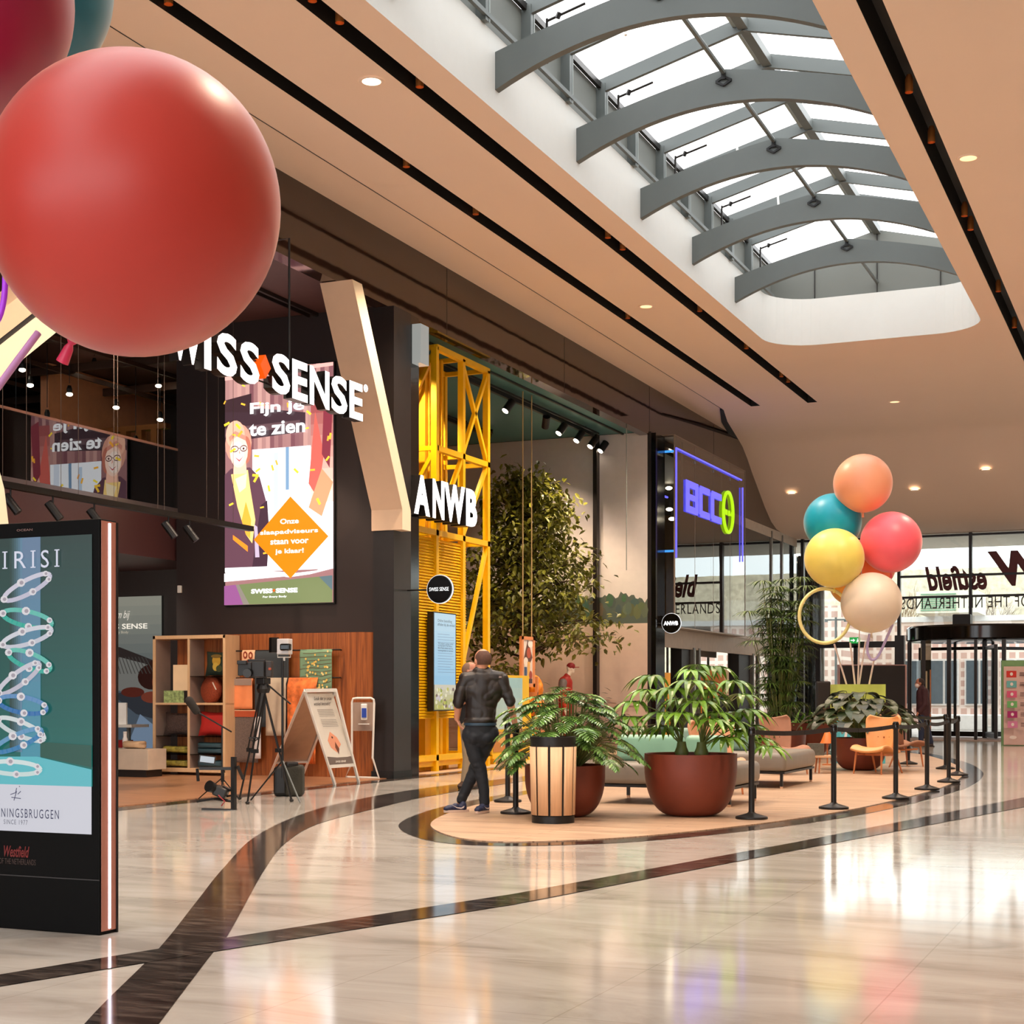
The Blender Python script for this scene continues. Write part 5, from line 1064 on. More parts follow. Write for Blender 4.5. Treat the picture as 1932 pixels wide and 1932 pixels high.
hb2 = thing('hanging_grey_panel', 'blank grey panel hanging inside the first shop door', 'sign', GX(1335, 1222, -12.8))
p = GX(1318, 1230, -12.8); y1 = GX(1352, 1230, -12.8).y; MB().box(-12.84, -12.8, p.y, y1, 2.48, 2.95).build('panel', mat('taupe_sign', (150, 134, 118), .5), hb2); MB().tube([(-12.82, p.y + .2, 2.95), (-12.82, p.y + .2, 3.0), (-11.755, p.y + .2, 3.0)], .01, 5).build('hanger', M_BLACK, hb2)
# ================================================================== THE ISLAND
ZD = 0.012
def onD(px, py): 
    v = G(px, py, ZD); return v
# litter bin
bp_ = onD(1043, 1557); D_ = bp_.y * CS - bp_.x * SN; bp_ = GD(1043.5, 1400, 16.2); bp_.z = ZD
bn = thing('litter_bin', 'round litter bin with pale wood panels and dark rims on the deck', 'litter bin', bp_)
MB(False).lathe([(.222, 0), (.225, .0), (.225, .075), (.218, .08)], 40).build('base_ring', M_BLACK, bn, smooth=40)
MB(False).lathe([(.205, .07), (.222, .84)], 40).build('liner', M_SLOT, bn, smooth=40)
b = MB(False); b.lathe([(.236, .80), (.242, .89), (.242, .905), (.20, .905), (.19, .86)], 40, capb=False, capt=False).build('top_rim', M_BLACK, bn, smooth=40)
for k in range(10):
    a0 = k * 36 - 90 + 4 + 11; b = MB(False); n = 6; V = []
    for z, r in ((.085, .219), (.80, .236)):
        V.append([b.bm.verts.new((r * math.cos(math.radians(a0 + 30 * i / n)), r * math.sin(math.radians(a0 + 30 * i / n)), z)) for i in range(n + 1)])
    for i in range(n): b.bm.faces.new((V[0][i], V[0][i + 1], V[1][i + 1], V[1][i]))
    o = b.build('wood_panel', mat('pale_ash', (222, 182, 142), .5, var=.1, vs=4, stretch=(10, 10, .6)), bn, smooth=60); s = o.modifiers.new('s', 'SOLIDIFY'); s.thickness = .012; s.offset = 1
b = MB(False)
for k in range(10): a = math.radians(k * 36 - 90 + 13 ); b.tube([(.217 * math.cos(a), .217 * math.sin(a), .07), (.236 * math.cos(a), .236 * math.sin(a), .82)], .007, 6)
b.build('upright_bars', M_BLACK, bn)
# bowl planters
M_POT = mat('rust_red_bowl', (112, 46, 26), .5, var=.12, vs=3); M_SOIL = mat('dark_soil', (36, 26, 20), .95, bump=.8)
def bowl(name, lab, loc, R_, H_):
    t = thing(name, lab, 'potted plant', loc, group='plants in rust red bowls')
    b = MB(False); pr = []
    for k in range(15):
        a = PI / 2 * k / 14; pr.append((R_ * (.36 + .64 * math.sin(a) ** .85), H_ * (1 - math.cos(a)) * .78))
    pr += [(R_ * 1.0, H_), (R_ * .95, H_), (R_ * .93, H_ * .88)]
    b.lathe(pr, 48, capt=False).build('bowl', M_POT, t, smooth=50); MB(False).lathe([(.01, H_ * .9), (R_ * .94, H_ * .88)], 32, capb=False, capt=False).build('soil', M_SOIL, t, smooth=50)
    return t
def petiole(b, p, q, r=.008, sag=.12):
    m = p.lerp(q, .5) + Vector((0, 0, sag)); b.tube([p, m, q], [r, r * .8, r * .6], 5); return (q - m).normalized()
LG = leafmat('philodendron_leaf', (92, 128, 58), .3, .5, .26); LG2 = leafmat('aralia_leaf', (98, 136, 40), .3, .35, .3); LDK = leafmat('dark_burgundy_leaf', (36, 50, 22), .6, .5, .42); LPA = leafmat('papyrus_leaf', (74, 98, 38), .3, .4, .45); STM = mat('green_stem', (104, 112, 54), .5)
def lobed(b, tip, d, L, seed):
    rnd = random.Random(seed); d = Vector(d).normalized(); side = d.cross(Z3)
    if side.length < .1: side = X3.copy()
    side.normalize(); up = side.cross(d).normalized(); p = tip.copy(); dd = d.copy(); n = 7
    b.blade(p, dd, up, L * 1.05, L * .12, .7, 5)
    for i in range(n):
        t = i / (n - 1); q = p + dd * (L * .12)
        for s in (-1, 1):
            ln = L * (.62 - .34 * abs(t - .3) - .1 * t) * rnd.uniform(.9, 1.1); a = 1.3 - .75 * t
            b.blade(p, dd * math.cos(a) + side * s * math.sin(a) + up * .12, up, ln, L * .17, .35, 3)
        p = q; dd = (dd + Vector((0, 0, -.11))).normalized()
def plant_lobed(t, R_, H_, n, spread, height, L, seed):
    rnd = random.Random(seed); b = MB(False); s = MB(False)
    for k in range(n):
        a = k * 2.39996 + rnd.uniform(-.2, .2); q = (k + .5) / n; rr = spread * math.sqrt(q) * rnd.uniform(.7, 1.08); z = H_ + height * (1 - .95 * q ** 1.4) * rnd.uniform(.75, 1.05)
        e = Vector((rr * math.cos(a), rr * math.sin(a), z)); p = Vector((.12 * math.cos(a), .12 * math.sin(a), H_ * .9)); petiole(s, p, e, .009, .1 * (1 + q))
        out = Vector((math.cos(a), math.sin(a), .1 - .5 * q)); lobed(b, e, out, L * rnd.uniform(.75, 1.1), k + seed)
    b.build('foliage', LG, t, norm=False); s.build('stems', STM, t, smooth=60)
p = GD(1066, 1445, 17.05); p.z = ZD
t1 = bowl('potted_philodendron', 'deeply lobed glossy leafy plant in a rust red bowl behind the litter bin', p, .445, .57); plant_lobed(t1, .44, .57, 120, .80, .82, .27, 3)
p = GD(1303, 1422, 17.15); p.z = ZD
t2 = bowl('potted_palm', 'plant with drooping finger-like leaves in the largest rust red bowl', p, .515, .69)
b = MB(False); s = MB(False); rnd = random.Random(5)
trunks = [Vector((-.12, .05, .66)), (Vector((.14, -.05, .66)))]
for c in trunks: s.lathe([(.07, 0), (.085, .04), (.06, .1), (.05, .16)], 10, c)
HEADS = [(-.62, 1.27, 0), (-.42, 1.56, .1), (-.22, 1.42, -.25), (-.05, 1.50, -.3), (.1, 1.68, .2), (.28, 1.66, .1), (.05, 1.28, -.35), (.3, 1.3, .3), (-.35, 1.15, -.3), (.42, 1.05, -.25), (.62, 1.18, 0), (.55, .95, -.2), (.75, .86, -.1), (.35, .88, -.4), (-.15, 1.15, -.45), (.18, 1.08, -.45), (-.55, .98, .3), (.2, 1.5, .4), (-.3, 1.4, .45), (.62, 1.35, .35), (.0, 1.62, -.05), (.8, .78, -.35), (-.5, 1.4, -.1), (-.1, 1.3, .1), (.15, 1.4, 0), (.45, 1.5, -.1), (-.3, 1.0, -.1), (.5, 1.15, .1), (-.7, 1.1, -.1), (.25, 1.15, -.2), (.05, 1.1, .2), (.7, 1.0, .2)]
for i, (x, z, y) in enumerate(HEADS):
    e = Vector((x * CS - y * SN, x * SN + y * CS, z)); c = trunks[0 if x < .05 else 1] + Vector((0, 0, .12)); petiole(s, c, e, .009, .14)
    o_ = Vector((e.x, e.y, 0)).normalized() if Vector((e.x, e.y, 0)).length > .05 else X3
    sd_ = o_.cross(Z3); n = 9; LL = rnd.uniform(.32, .44)
    for k in range(n):
        a = math.radians(-125 + 250 * k / (n - 1)) + rnd.uniform(-.1, .1); d = o_ * math.cos(a) + sd_ * math.sin(a) + Vector((0, 0, .25)); b.blade(e, d, Z3, LL * (1 - .25 * abs(a) / 2.2), .075, 1.4, 6, .3)
b.build('foliage', LG2, t2, norm=False); s.build('stems', STM, t2, smooth=60)
p = GD(1622, 1400, 27.6); p.z = ZD
t3 = bowl('potted_rubber_plant', 'broad dark green and burgundy leafed plant in a rust red bowl behind the tan armchair', p, .47, .58)
b = MB(False); s = MB(False); rnd = random.Random(11)
for k in range(80):
    a = k * 2.39996; q = (k + .5) / 80; rr = .95 * math.sqrt(q) * rnd.uniform(.8, 1.05); e = Vector((rr * math.cos(a), rr * math.sin(a) * .8, .66 + .75 * (1 - .75 * q) * rnd.uniform(.8, 1.05))); petiole(s, Vector((0, 0, .5)), e, .012, .12)
    b.blade(e, Vector((math.cos(a), math.sin(a), .25)), Z3, rnd.uniform(.32, .44), rnd.uniform(.22, .3), 1.5, 6, .15)
b.build('foliage', LDK, t3, norm=False); s.build('stems', STM, t3, smooth=60)
# fourth bowl with the tall papyrus, and the bowl beside it
p = GD(1474, 1400, 31.5); p.z = ZD
t4 = bowl('potted_papyrus', 'very tall papyrus-like plant in a bowl behind the pink-brown armchair', p, .5, .62)
b = MB(False); s = MB(False); rnd = random.Random(17)
for k in range(110):
    q = (k / 110) ** .8; z = .9 + 2.75 * (1 - q) ** .8; rr = rnd.uniform(.05, .35 + .38 * min(1, (1 - q) * 1.2)); a = k * 2.4; e = Vector((rr * math.cos(a), rr * math.sin(a), z + rnd.uniform(-.15, .15)))
    if k in (3, 7): e.z += .25
    petiole(s, Vector((.1 * math.cos(a), .1 * math.sin(a), .55)), e, .011, .02)
    for j in range(24): aa = j * 2 * PI / 24 + rnd.uniform(-.1, .1); b.blade(e, Vector((math.cos(aa), math.sin(aa), .35)), Z3, rnd.uniform(.30, .46), .034, 1.1, 4, .2)
b.build('foliage', LPA, t4, norm=False); s.build('stems', STM, t4, smooth=60)
p = GD(1530, 1400, 33.0); p.z = ZD; t5 = thing('planter_bowl', 'brown-red bowl planter partly hidden behind the pink-brown armchair', 'planter', p)
MB(False).lathe([(.2, 0), (.36, .2), (.47, .5), (.5, .75), (.46, .75)], 36, capt=False).build('bowl', M_POT, t5, smooth=50)
b = MB(False)
for k in range(60): b.blade(Vector((random.gauss(0, .2), random.gauss(0, .2), .7)), Vector((random.gauss(0, 1), random.gauss(0, 1), .8)), Z3, .4, .08, .9, 4)
b.build('foliage', LG, t5, norm=False)
# daybeds
M_SEAT = mat('grey_leather', (126, 118, 108), .45, var=.05); M_MINT = mat('mint_leather', (130, 176, 152), .4); M_TAUPE = mat('taupe_leather', (136, 110, 90), .5)
def daybed(lab, B, C_, Aw, backs):
    t = thing('daybed', lab, 'daybed', (B.x, B.y, ZD), group='grey daybeds on the deck'); L_ = Aw; Wd = C_
    MB(False).obox((-L_ / 2 + .04, Wd / 2, .375), (L_ + .06, Wd + .06, .27), bev=.07, seg=4).build('seat', M_SEAT, t, smooth=50)
    MB(False).obox((-L_ / 2 + .04, Wd / 2, .225), (L_ + .02, Wd + .02, .03)).build('seat_frame', M_BLACK, t)
    for x in (0, -L_ + .06):
        for y in (0.02, Wd - .02): 
            lg = MB(False).box(x - .02, x + .02, y - .02, y + .02, .03, .23).build('leg', M_BLACK, t); MB(False).box(x - .018, x + .018, y - .018, y + .018, 0, .03).build('foot', mat('pale_foot', (200, 160, 130), .5), lg)
    for (x0, x1, y0, y1, m, nm) in backs: MB(False).obox(((x0 + x1) / 2, (y0 + y1) / 2, .67), (x1 - x0, y1 - y0, .34), Matrix.Rotation(-.12, 3, 'X'), bev=.07, seg=4).build(nm, m, t, smooth=50)
    return t
B1, C1, A1 = onD(1375, 1523), onD(1435, 1511), onD(1173, 1509)
daybed('grey daybed with a mint backrest behind the largest bowl planter', B1, max(.7, C1.y - B1.y), 1.75, [(-1.62, -.75, .52, .72, M_MINT, 'backrest'), (-.72, -.2, .52, .72, M_MINT, 'backrest')])
B2, C2 = onD(1474, 1488), onD(1539, 1475)
daybed('grey daybed with sage cushions beside the second belt post', B2, max(.7, C2.y - B2.y), 1.9, [(-1.2, -.55, .7, .92, mat('sage_leather', (120, 150, 136), .5), 'backrest'), (-1.85, -1.25, .7, .92, mat('sage_leather', (120, 150, 136), .5), 'backrest')])
# lounge chairs
M_TAN = mat('tan_leather', (214, 150, 92), .5, var=.06); M_PKB = mat('pink_brown_fabric', (158, 112, 88), .8, var=.08, bump=.2, bs=120); M_OAK = mat('warm_oak', (186, 112, 66), .5)
def lounge(lab, loc, rz, m, edge):
    t = thing('lounge_chair', lab, 'armchair', (loc.x, loc.y, ZD), rz, group='shell armchairs on the deck')
    def shell(f, nu, nv, th, name, mm):
        b = MB(False); V = [[b.bm.verts.new(f(i / nu, j / nv)) for j in range(nv + 1)] for i in range(nu + 1)]
        for i in range(nu):
            for j in range(nv): b.bm.faces.new((V[i][j], V[i + 1][j], V[i + 1][j + 1], V[i][j + 1]))
        o = b.build(name, mm, t, smooth=60); s = o.modifiers.new('s', 'SOLIDIFY'); s.thickness = th; s.offset = 0; q = o.modifiers.new('b', 'BEVEL'); q.width = th * .3; q.segments = 2; return o
    def seatf(u, v):    # u across, v front to back ; seat front curls down
        x = (u - .5) * .62 * (1 - .06 * v); y = -.36 + .66 * v; z = .40 + .05 * math.sin(PI * min(1, v * 1.6)) - .07 * v + .05 * (2 * u - 1) ** 2 - (.03 if v < .1 else 0); return (x, y, z)
    def backf(u, v):
        w = .68 * (1 - .34 * (1 - v) ** 1.6) * (1 - (.22 * ((v - .82) / .18) ** 2.5 if v > .82 else 0)); x = (u - .5) * w; y = .22 + .16 * v - .14 * (2 * u - 1) ** 2; z = .40 + .60 * v - .045 * (1 - (2 * u - 1) ** 2) * v ** 4; return (x, y, z)
    shell(seatf, 10, 10, .045, 'seat', m); bk = shell(backf, 18, 20, .045, 'backrest', m)
    b = MB(False)
    for k in (-1, 0, 1): b.ball((k * .11, .245 - .0 + .0, .62), .016, 8, 6)
    b.build('button', edge, bk)
    for x, y in ((-.24, -.26), (.24, -.26)): MB(False).tube([(x, y, .38), (x * 1.1, y - .05, 0)], [.02, .013], 8).build('leg', M_OAK, t)
    for x in (-.22, .22): MB(False).tube([(x, .2, .42), (x * 1.15, .42, 0)], [.022, .014], 8).build('leg', M_OAK, t)
    MB(False).beam((-.24, -.2, .33), (-.22, .28, .31), .03, .03).beam((.24, -.2, .33), (.22, .28, .31), .03, .03).beam((-.24, 0, .32), (.24, 0, .32), .03, .03).build('seat_frame', M_OAK, t)
    return t
lc = onD(1652, 1460); lounge('tan leather shell armchair nearest the row of belt posts', lc + Vector((0, .1, 0)), YAW - .75, M_TAN, mat('tan_button', (160, 92, 40), .5))
lc = onD(1706, 1447); lounge('tan armchair turned sideways just behind the nearest tan one', lc + Vector((-.1, .25, 0)), YAW + 1.9, M_PKB, M_PKB)
lc = GD(1478, 1440, 26.2); lc.z = 0; lounge('pink-brown fabric shell armchair behind the farther daybed', lc, YAW + .5, M_PKB, mat('dark_button', (90, 60, 46), .8))
lc = GD(1352, 1440, 21.0); lc.z = 0; lounge('pale tan armchair mostly hidden behind the largest planter', lc, YAW + .2, mat('pale_tan', (200, 146, 110), .6), M_PKB)
# small tables with things
def stool(name, lab, loc, r, h, m):
    t = thing(name, lab, 'table', (loc.x, loc.y, ZD), group='small round tables on the deck'); MB(False).lathe([(r, h - .03), (r, h)], 28).build('table_top', m, t, smooth=40)
    for k in range(3): a = k * 2.1 + .4; MB(False).tube([(r * .6 * math.cos(a), r * .6 * math.sin(a), h - .03), (r * .8 * math.cos(a), r * .8 * math.sin(a), 0)], .014, 8).build('leg', M_OAK, t)
    return t
q = GD(1552, 1440, 26.5); stool('coffee_table', 'small round wooden table between the daybed and the tan armchair', q, .24, .30, mat('oak_top', (206, 160, 120), .5))
tag(MB().obox((q.x - .12, q.y, .42), (.26, .16, .2), Matrix.Rotation(YAW, 3, 'Z')).build('menu_box', mat('grey_menu', (84, 84, 76), .6, var=.2, vs=20)), 'grey card box with a white mark standing on the small wooden table', 'box')
q2 = GD(1561, 1430, 29.5); ot = thing('orange_lamp', 'small orange cone lamp standing behind the small wooden table', 'lamp', (q2.x, q2.y, ZD)); MB(False).lathe([(.14, .42), (.12, .46), (.03, .68), (.0, .70)], 20).build('lamp_shade', ink((226, 120, 50)), ot, smooth=50); MB(False).lathe([(.1, 0), (.1, .02), (.015, .03), (.015, .44)], 14).build('base', M_OAK, ot, smooth=40)
# belt posts
def make_post():
    t = thing('belt_post', '', 'belt post', (0, 0, 0), group='belt posts round the deck')
    MB(False).lathe([(.172, 0), (.176, .012), (.172, .026), (.05, .062), (.036, .075)], 32).build('base', M_BLACK, t, smooth=30)
    MB(False).lathe([(.032, .06), (.032, .93), (.036, .935), (.036, .99), (.03, .998)], 20).build('pole', M_BLACK, t, smooth=40)
    MB(False).lathe([(.041, .90), (.043, .905), (.043, .975), (.04, .98)], 20).build('belt_cassette', M_BLACKG, t, smooth=40)
    return t
PO = [((958, 1513), 'belt post at the left end of the deck, left one of the leaned-on pair'), ((973, 1535), 'belt post the man in the black jacket leans on, right one of the pair'), ((1418, 1545), 'belt post right of the largest bowl planter, nearest along the front edge'), ((1573, 1526), 'second belt post along the front edge, right of the farther daybed'), ((1690, 1507), 'belt post in front of the tan armchair'), ((1749, 1490), 'belt post next to the right of the one before the tan armchair'), ((1790, 1476), 'belt post where the deck edge turns, left one of a close pair'), ((1807, 1463), 'rightmost belt post at the end of the deck'), ((1784, 1451), 'belt post on the back edge near the rightmost one'), ((1714, 1442), 'belt post on the back edge behind the turned armchair'), ((1245, 1434), 'belt post on the back edge left of the largest planter\'s leaves'), ((1176, 1450), 'belt post on the back edge right of the left planter\'s leaves'), ((1330, 1430), 'belt post on the back edge hidden behind the largest planter'), ((1500, 1427), 'belt post on the back edge behind the papyrus plant')]
proto = None; posts = []
for (px, py), lab in PO:
    o = proto if False else (make_post() if proto is None else copy_tree(proto))
    if proto is None: proto = o
    v = onD(px, py); o.location = v; o['label'] = lab; posts.append(v)
def belt(i, j):
    a, c = posts[i], posts[j]; par = [o for o in bpy.data.objects if o.parent is None and o.get('label') == PO[i][1]][0]
    d = (c - a).normalized(); n = d.cross(Z3); b = MB(); N = 8; A = [a.lerp(c, .0 + k / N) + Vector((0, 0, .94 - .03 * math.sin(PI * k / N))) for k in range(N + 1)]
    for k in range(N): b.face([A[k] - Vector((0, 0, .026)), A[k + 1] - Vector((0, 0, .026)), A[k + 1] + Vector((0, 0, .026)), A[k] + Vector((0, 0, .026))])
    o = b.build('belt', mat('black_webbing', (34, 28, 28), .7), par); s = o.modifiers.new('s', 'SOLIDIFY'); s.thickness = .003
for i, j in ((0, 1), (2, 3), (3, 4), (4, 5), (5, 6), (6, 7), (7, 8), (8, 9), (10, 11), (12, 10), (13, 12), (9, 13)): belt(i, j)
# belt from the leaned-on post running back to the right behind the planter
# ---- balloon groups
def balloon(lab, c, r, col, squash=1.02, tiltv=(0, 0, -1), group='balloons', neck=None):
    t = thing('balloon', lab, 'balloon', c, group=group); m = mat('latex_%d_%d_%d' % col, col, .42, var=.02, sss=.1); m.node_tree.nodes['Principled BSDF'].inputs['Sheen Weight'].default_value = .45; m.node_tree.nodes['Principled BSDF'].inputs['Sheen Roughness'].default_value = .35; m.node_tree.nodes['Principled BSDF'].inputs['Sheen Tint'].default_value = (1, .85, .75, 1)
    b = MB(False); dn = Vector(tiltv).normalized(); R = dn.to_track_quat('-Z', 'Y').to_matrix()
    pr = []
    for k in range(1, 36):
        a = PI * k / 36; z = -math.cos(a); s = math.sin(a); taper = 1.0
        pr.append((r * s * taper, r * squash * z))
    pr = [(r * .03, -r * squash * 1.005)] + pr + [(r * .001, r * squash)]
    b.lathe(pr, 56)
    for v in b.bm.verts: v.co = R @ v.co
    b.build('skin', m, t, smooth=60)
    b = MB(False); b.lathe([(r * .035, -r * squash * 1.16), (r * .045, -r * squash * 1.17), (r * .034, -r * squash * 1.06), (r * .02, -r * squash * 1.03), (r * .05, -r * squash * .99)], 14)
    for v in b.bm.verts: v.co = R @ v.co
    b.build('neck', mat('latex_neck_%d_%d_%d' % (neck or col), neck or col, .4), t, smooth=60)
    return t
DB = 30.0
def rb_(px): return px * DB / F
BL = [('peach balloon at the top of the far balloon bunch', 1628, 912, 55, 0.0, (255, 170, 130)), ('turquoise balloon at the left of the far bunch', 1571, 985, 54, .45, (0, 164, 190)), ('pink balloon at the right of the far bunch', 1681, 1023, 57.5, -.25, (250, 98, 112)), ('yellow balloon at the left of the far bunch below the turquoise one', 1574, 1053, 56, -.45, (236, 214, 104)), ('cream white balloon lowest in the far bunch', 1644, 1137, 57, -.5, (232, 214, 190)), ('orange balloon mostly hidden in the middle of the far bunch', 1640, 1065, 50, 1.0, (255, 116, 60)), ('amber balloon almost hidden behind the yellow and cream ones', 1608, 1098, 44, 1.1, (240, 160, 50))]
bbox = GD(1618, 1300, DB + .6)
for lab, px, py, rp_, dd, col in BL: balloon(lab, GD(px, py, DB + dd), rp_ * (DB + dd) / F, col, 1.0, group='balloons of the far bunch')
hp = thing('balloon_ring', 'pale yellow ring-shaped tube balloon left of the cream balloon', 'balloon', GD(1556, 1162, DB - .2), group='tube balloons of the far bunch')
cc = GD(1556, 1162, DB - .2); rr = 50 * DB / F; U_ = Vector((CS, SN, 0)); MB().tube([cc + U_ * rr * .95 * math.cos(k / 40 * 2 * PI) + Z3 * rr * 1.02 * math.sin(k / 40 * 2 * PI) for k in range(40)], .034, 10, True).build('ring', mat('latex_pale_yellow', (240, 226, 150), .4), hp, smooth=60)
lp_ = thing('balloon_loop', 'lilac U-shaped tube balloon hanging under the cream balloon', 'balloon', GD(1662, 1230, DB - .2), group='tube balloons of the far bunch')
MB().tube(smoothopen([GD(a, c, DB - .2) for a, c in ((1641, 1196), (1636, 1222), (1640, 1240), (1648, 1245), (1658, 1236), (1672, 1206), (1684, 1178))], 5), .026, 10).build('tube', mat('latex_lilac', (196, 180, 226), .4), lp_, smooth=60)
bs = thing('balloon_stand', 'lime green and cyan plinth with pale sticks holding the far balloon bunch', 'plinth', Vector((bbox.x, bbox.y, 0)))
hwb = .45; ztb = GD(1618, 1291, DB + .2).z; Rb = Matrix.Rotation(YAW, 3, 'Z')
MB().obox((bbox.x, bbox.y, .85 + (ztb - .85) / 2), (hwb * 2, hwb * 2, ztb - .85), Rb).build('upper_box', mat('lime_green', (196, 214, 100), .6), bs)
MB().obox((bbox.x, bbox.y, .43), (hwb * 1.98, hwb * 1.98, .84), Rb).build('lower_box', mat('cyan_plinth', (90, 200, 220), .6), bs)
L = []
for k in range(7): L.append(((232, 240, 244), [(k / 7, 0), (k / 7 + .06, 0), (k / 7 + .2, .9), (k / 7 + .14, .9)]))
picture('zigzag', Vector((bbox.x, bbox.y, 0)) + Rb @ Vector((-hwb, -hwb - .002, .02)), Rb @ X3, Z3, hwb * 1.9, .8, L, bs)
for (px, py), bx_ in zip(((1574, 1215), (1604, 1212), (1621, 1210), (1633, 1210), (1628, 1000), (1650, 1240)), ((1597, 1291), (1613, 1291), (1619, 1291), (1621, 1291), (1618, 1291), (1640, 1291))):
    MB().tube([GD(bx_[0], bx_[1], DB + .4), GD(px, py, DB + .35)], .018 if py > 1100 else .01, 6).build('stick', mat('pale_stick', (226, 206, 200), .5), bs)
# near bunch
DN = 6.0
balloon('giant coral balloon filling the upper left of the photo', GD(252, 389, DN), 274 * DN / F, (190, 56, 46), 1.02, (-.45, 0, -.75), group='balloons of the near bunch', neck=(214, 50, 90))
balloon('magenta balloon in the top left corner in front of the turquoise one', GD(-108, -8, DN + .35), 240 * (DN + .35) / F, (150, 20, 66), 1.0, group='balloons of the near bunch')
balloon('turquoise balloon at the top left edge between the magenta and coral ones', GD(12, -32, DN + 1.6), 197 * (DN + 1.6) / F, (0, 104, 126), 1.0, group='balloons of the near bunch')
nb = thing('balloon_stick', 'pale lilac stick running from the knot of the giant coral balloon', 'stick', GD(66, 640, DN)); MB().tube([GD(72, 628, DN), GD(36, 676, DN - .05), GD(-40, 780, DN - .1)], .014, 10).build('stick', mat('lilac_stick', (196, 140, 190), .4), nb, smooth=60)
vt = thing('balloon_tube', 'bright violet tube balloon at the left edge under the coral balloon', 'balloon', GD(4, 560, DN + .3)); MB().tube(smoothopen([GD(a, c, DN + .2) for a, c in ((10, 520), (8, 560), (-2, 600), (-30, 640))], 4), .012, 10).build('tube', mat('latex_violet', (170, 60, 220), .4, emit=.15), vt, smooth=60)
# ================================================================== ADVERTISING PILLAR
py_, px1_, px0_ = 7.0, -5.56, -6.86
ap = thing('advertising_pillar', 'tall black digital advertising pillar with a jewellery poster at the left edge', 'advertising display', ((px0_ + px1_) / 2, py_ + .1, 0))
HT = GY(190, 978, py_).z
MB().box(px0_, px1_ - .005, py_, py_ + .15, .0, HT).build('casing', mat('pillar_black', (7, 6, 6), .5, ior=1.2), ap, bev=.006)
MB().box(px1_ - .004, px1_, py_ + .012, py_ + .138, .02, HT - .01).build('side_trim', mat('copper_steel', (190, 128, 112), .35, .2), ap)
MB().box(px1_ - .002, px1_ + .004, py_ + .072, py_ + .088, .03, HT - .02).build('light_strip', screen((244, 238, 255), 5.0), ap)
MB().box(px1_ - .03, px1_ + .006, py_ + .139, py_ + .152, .0, HT - .01).build('rear_edge', M_BLACK, ap)
a0 = GY(170, 1574, py_); a1 = GY(176, 1008, py_); zb, zt_ = a0.z, a1.z; xr_ = a1.x - .005; xl_ = px0_ + .06; PW, PH = xr_ - xl_, zt_ - zb
def pyf(py): return (GY(100, py, py_).z - zb) / PH
def pxf(px): return (GY(px, 1300, py_).x - xl_) / PW
ys_ = pyf(1482)
L = grad((18, 108, 100), (40, 62, 58), 0, ys_, 1, 1, 30) + [(mixc((70, 150, 170), (110, 130, 160), k / 12), R4(pxf(40) + (pxf(78) - pxf(40)) * .0, ys_ + (1 - ys_) * k / 12, pxf(78), ys_ + (1 - ys_) * (k + 1) / 12)) for k in range(12)]
L += [(mixc((44, 70, 66), (110, 150, 180), k / 6), R4(pxf(20 + k * 4), pyf(1420), pxf(24 + k * 4), 1)) for k in range(6)] + [((96, 190, 200), [(0, ys_), (1, ys_), (1, pyf(1450)), (pxf(72), pyf(1428)), (0, pyf(1432))]), ((34, 84, 72), [(pxf(78), pyf(1428)), (1, pyf(1446)), (1, pyf(1405)), (pxf(78), pyf(1400))]), ((214, 214, 224), R4(0, 0, 1, ys_))]
random.seed(2)
for (x0, y0, x1, y1, w, c) in ((10, 1128, 96, 1085, 13, (200, 196, 214)), (8, 1155, 100, 1178, 14, (64, 176, 158)), (8, 1215, 100, 1188, 13, (204, 204, 216)), (20, 1230, 98, 1262, 14, (64, 176, 158)), (2, 1308, 78, 1252, 12, (196, 192, 206)), (2, 1322, 92, 1338, 15, (58, 116, 176)), (2, 1358, 88, 1394, 13, (204, 214, 216)), (-4, 1418, 84, 1378, 12, (64, 130, 180)), (-20, 1448, 82, 1452, 12, (206, 224, 222))):
    ca, sa_ = (x0 + x1) / 2, (y0 + y1) / 2; ln = math.hypot(x1 - x0, y1 - y0) / 2; an_ = math.atan2(y1 - y0, x1 - x0)
    outr = [(ca + ln * math.cos(k / 26 * 2 * PI) * math.cos(an_) - w * math.sin(k / 26 * 2 * PI) * math.sin(an_), sa_ + ln * math.cos(k / 26 * 2 * PI) * math.sin(an_) + w * math.sin(k / 26 * 2 * PI) * math.cos(an_)) for k in range(27)]
    for k in range(26):
        (ax, ay), (bx2, by2) = outr[k], outr[k + 1]; dx, dy = bx2 - ax, by2 - ay; l_ = math.hypot(dx, dy) or 1; nx_, ny_ = -dy / l_ * 4.2, dx / l_ * 4.2
        cc_ = mixc(c, (255, 255, 255), .22 * (k > 12)); ex_, ey_ = dx / l_ * .8, dy / l_ * .8
        L.append((cc_, [(pxf(a), pyf(q)) for a, q in ((ax + nx_ - ex_, ay + ny_ - ey_), (bx2 + nx_ + ex_, by2 + ny_ + ey_), (bx2 - nx_ + ex_, by2 - ny_ + ey_), (ax - nx_ - ex_, ay - ny_ - ey_))]) + ((0,) if k not in (0, 13) else ()))
    for t_, r_ in ((2, 5.5), (6, 7), (13, 7), (19, 8), (24, 5.5)): a, q = outr[t_]; L.append(((226, 222, 226), [(pxf(a + r_ * math.cos(z)), pyf(q + r_ * math.sin(z))) for z in [i * 2 * PI / 10 for i in range(10)]])); L.append(((170, 160, 170), [(pxf(a + 1 + r_ * .5 * math.cos(z)), pyf(q + r_ * .5 * math.sin(z))) for z in [i * 2 * PI / 8 for i in range(8)]]))
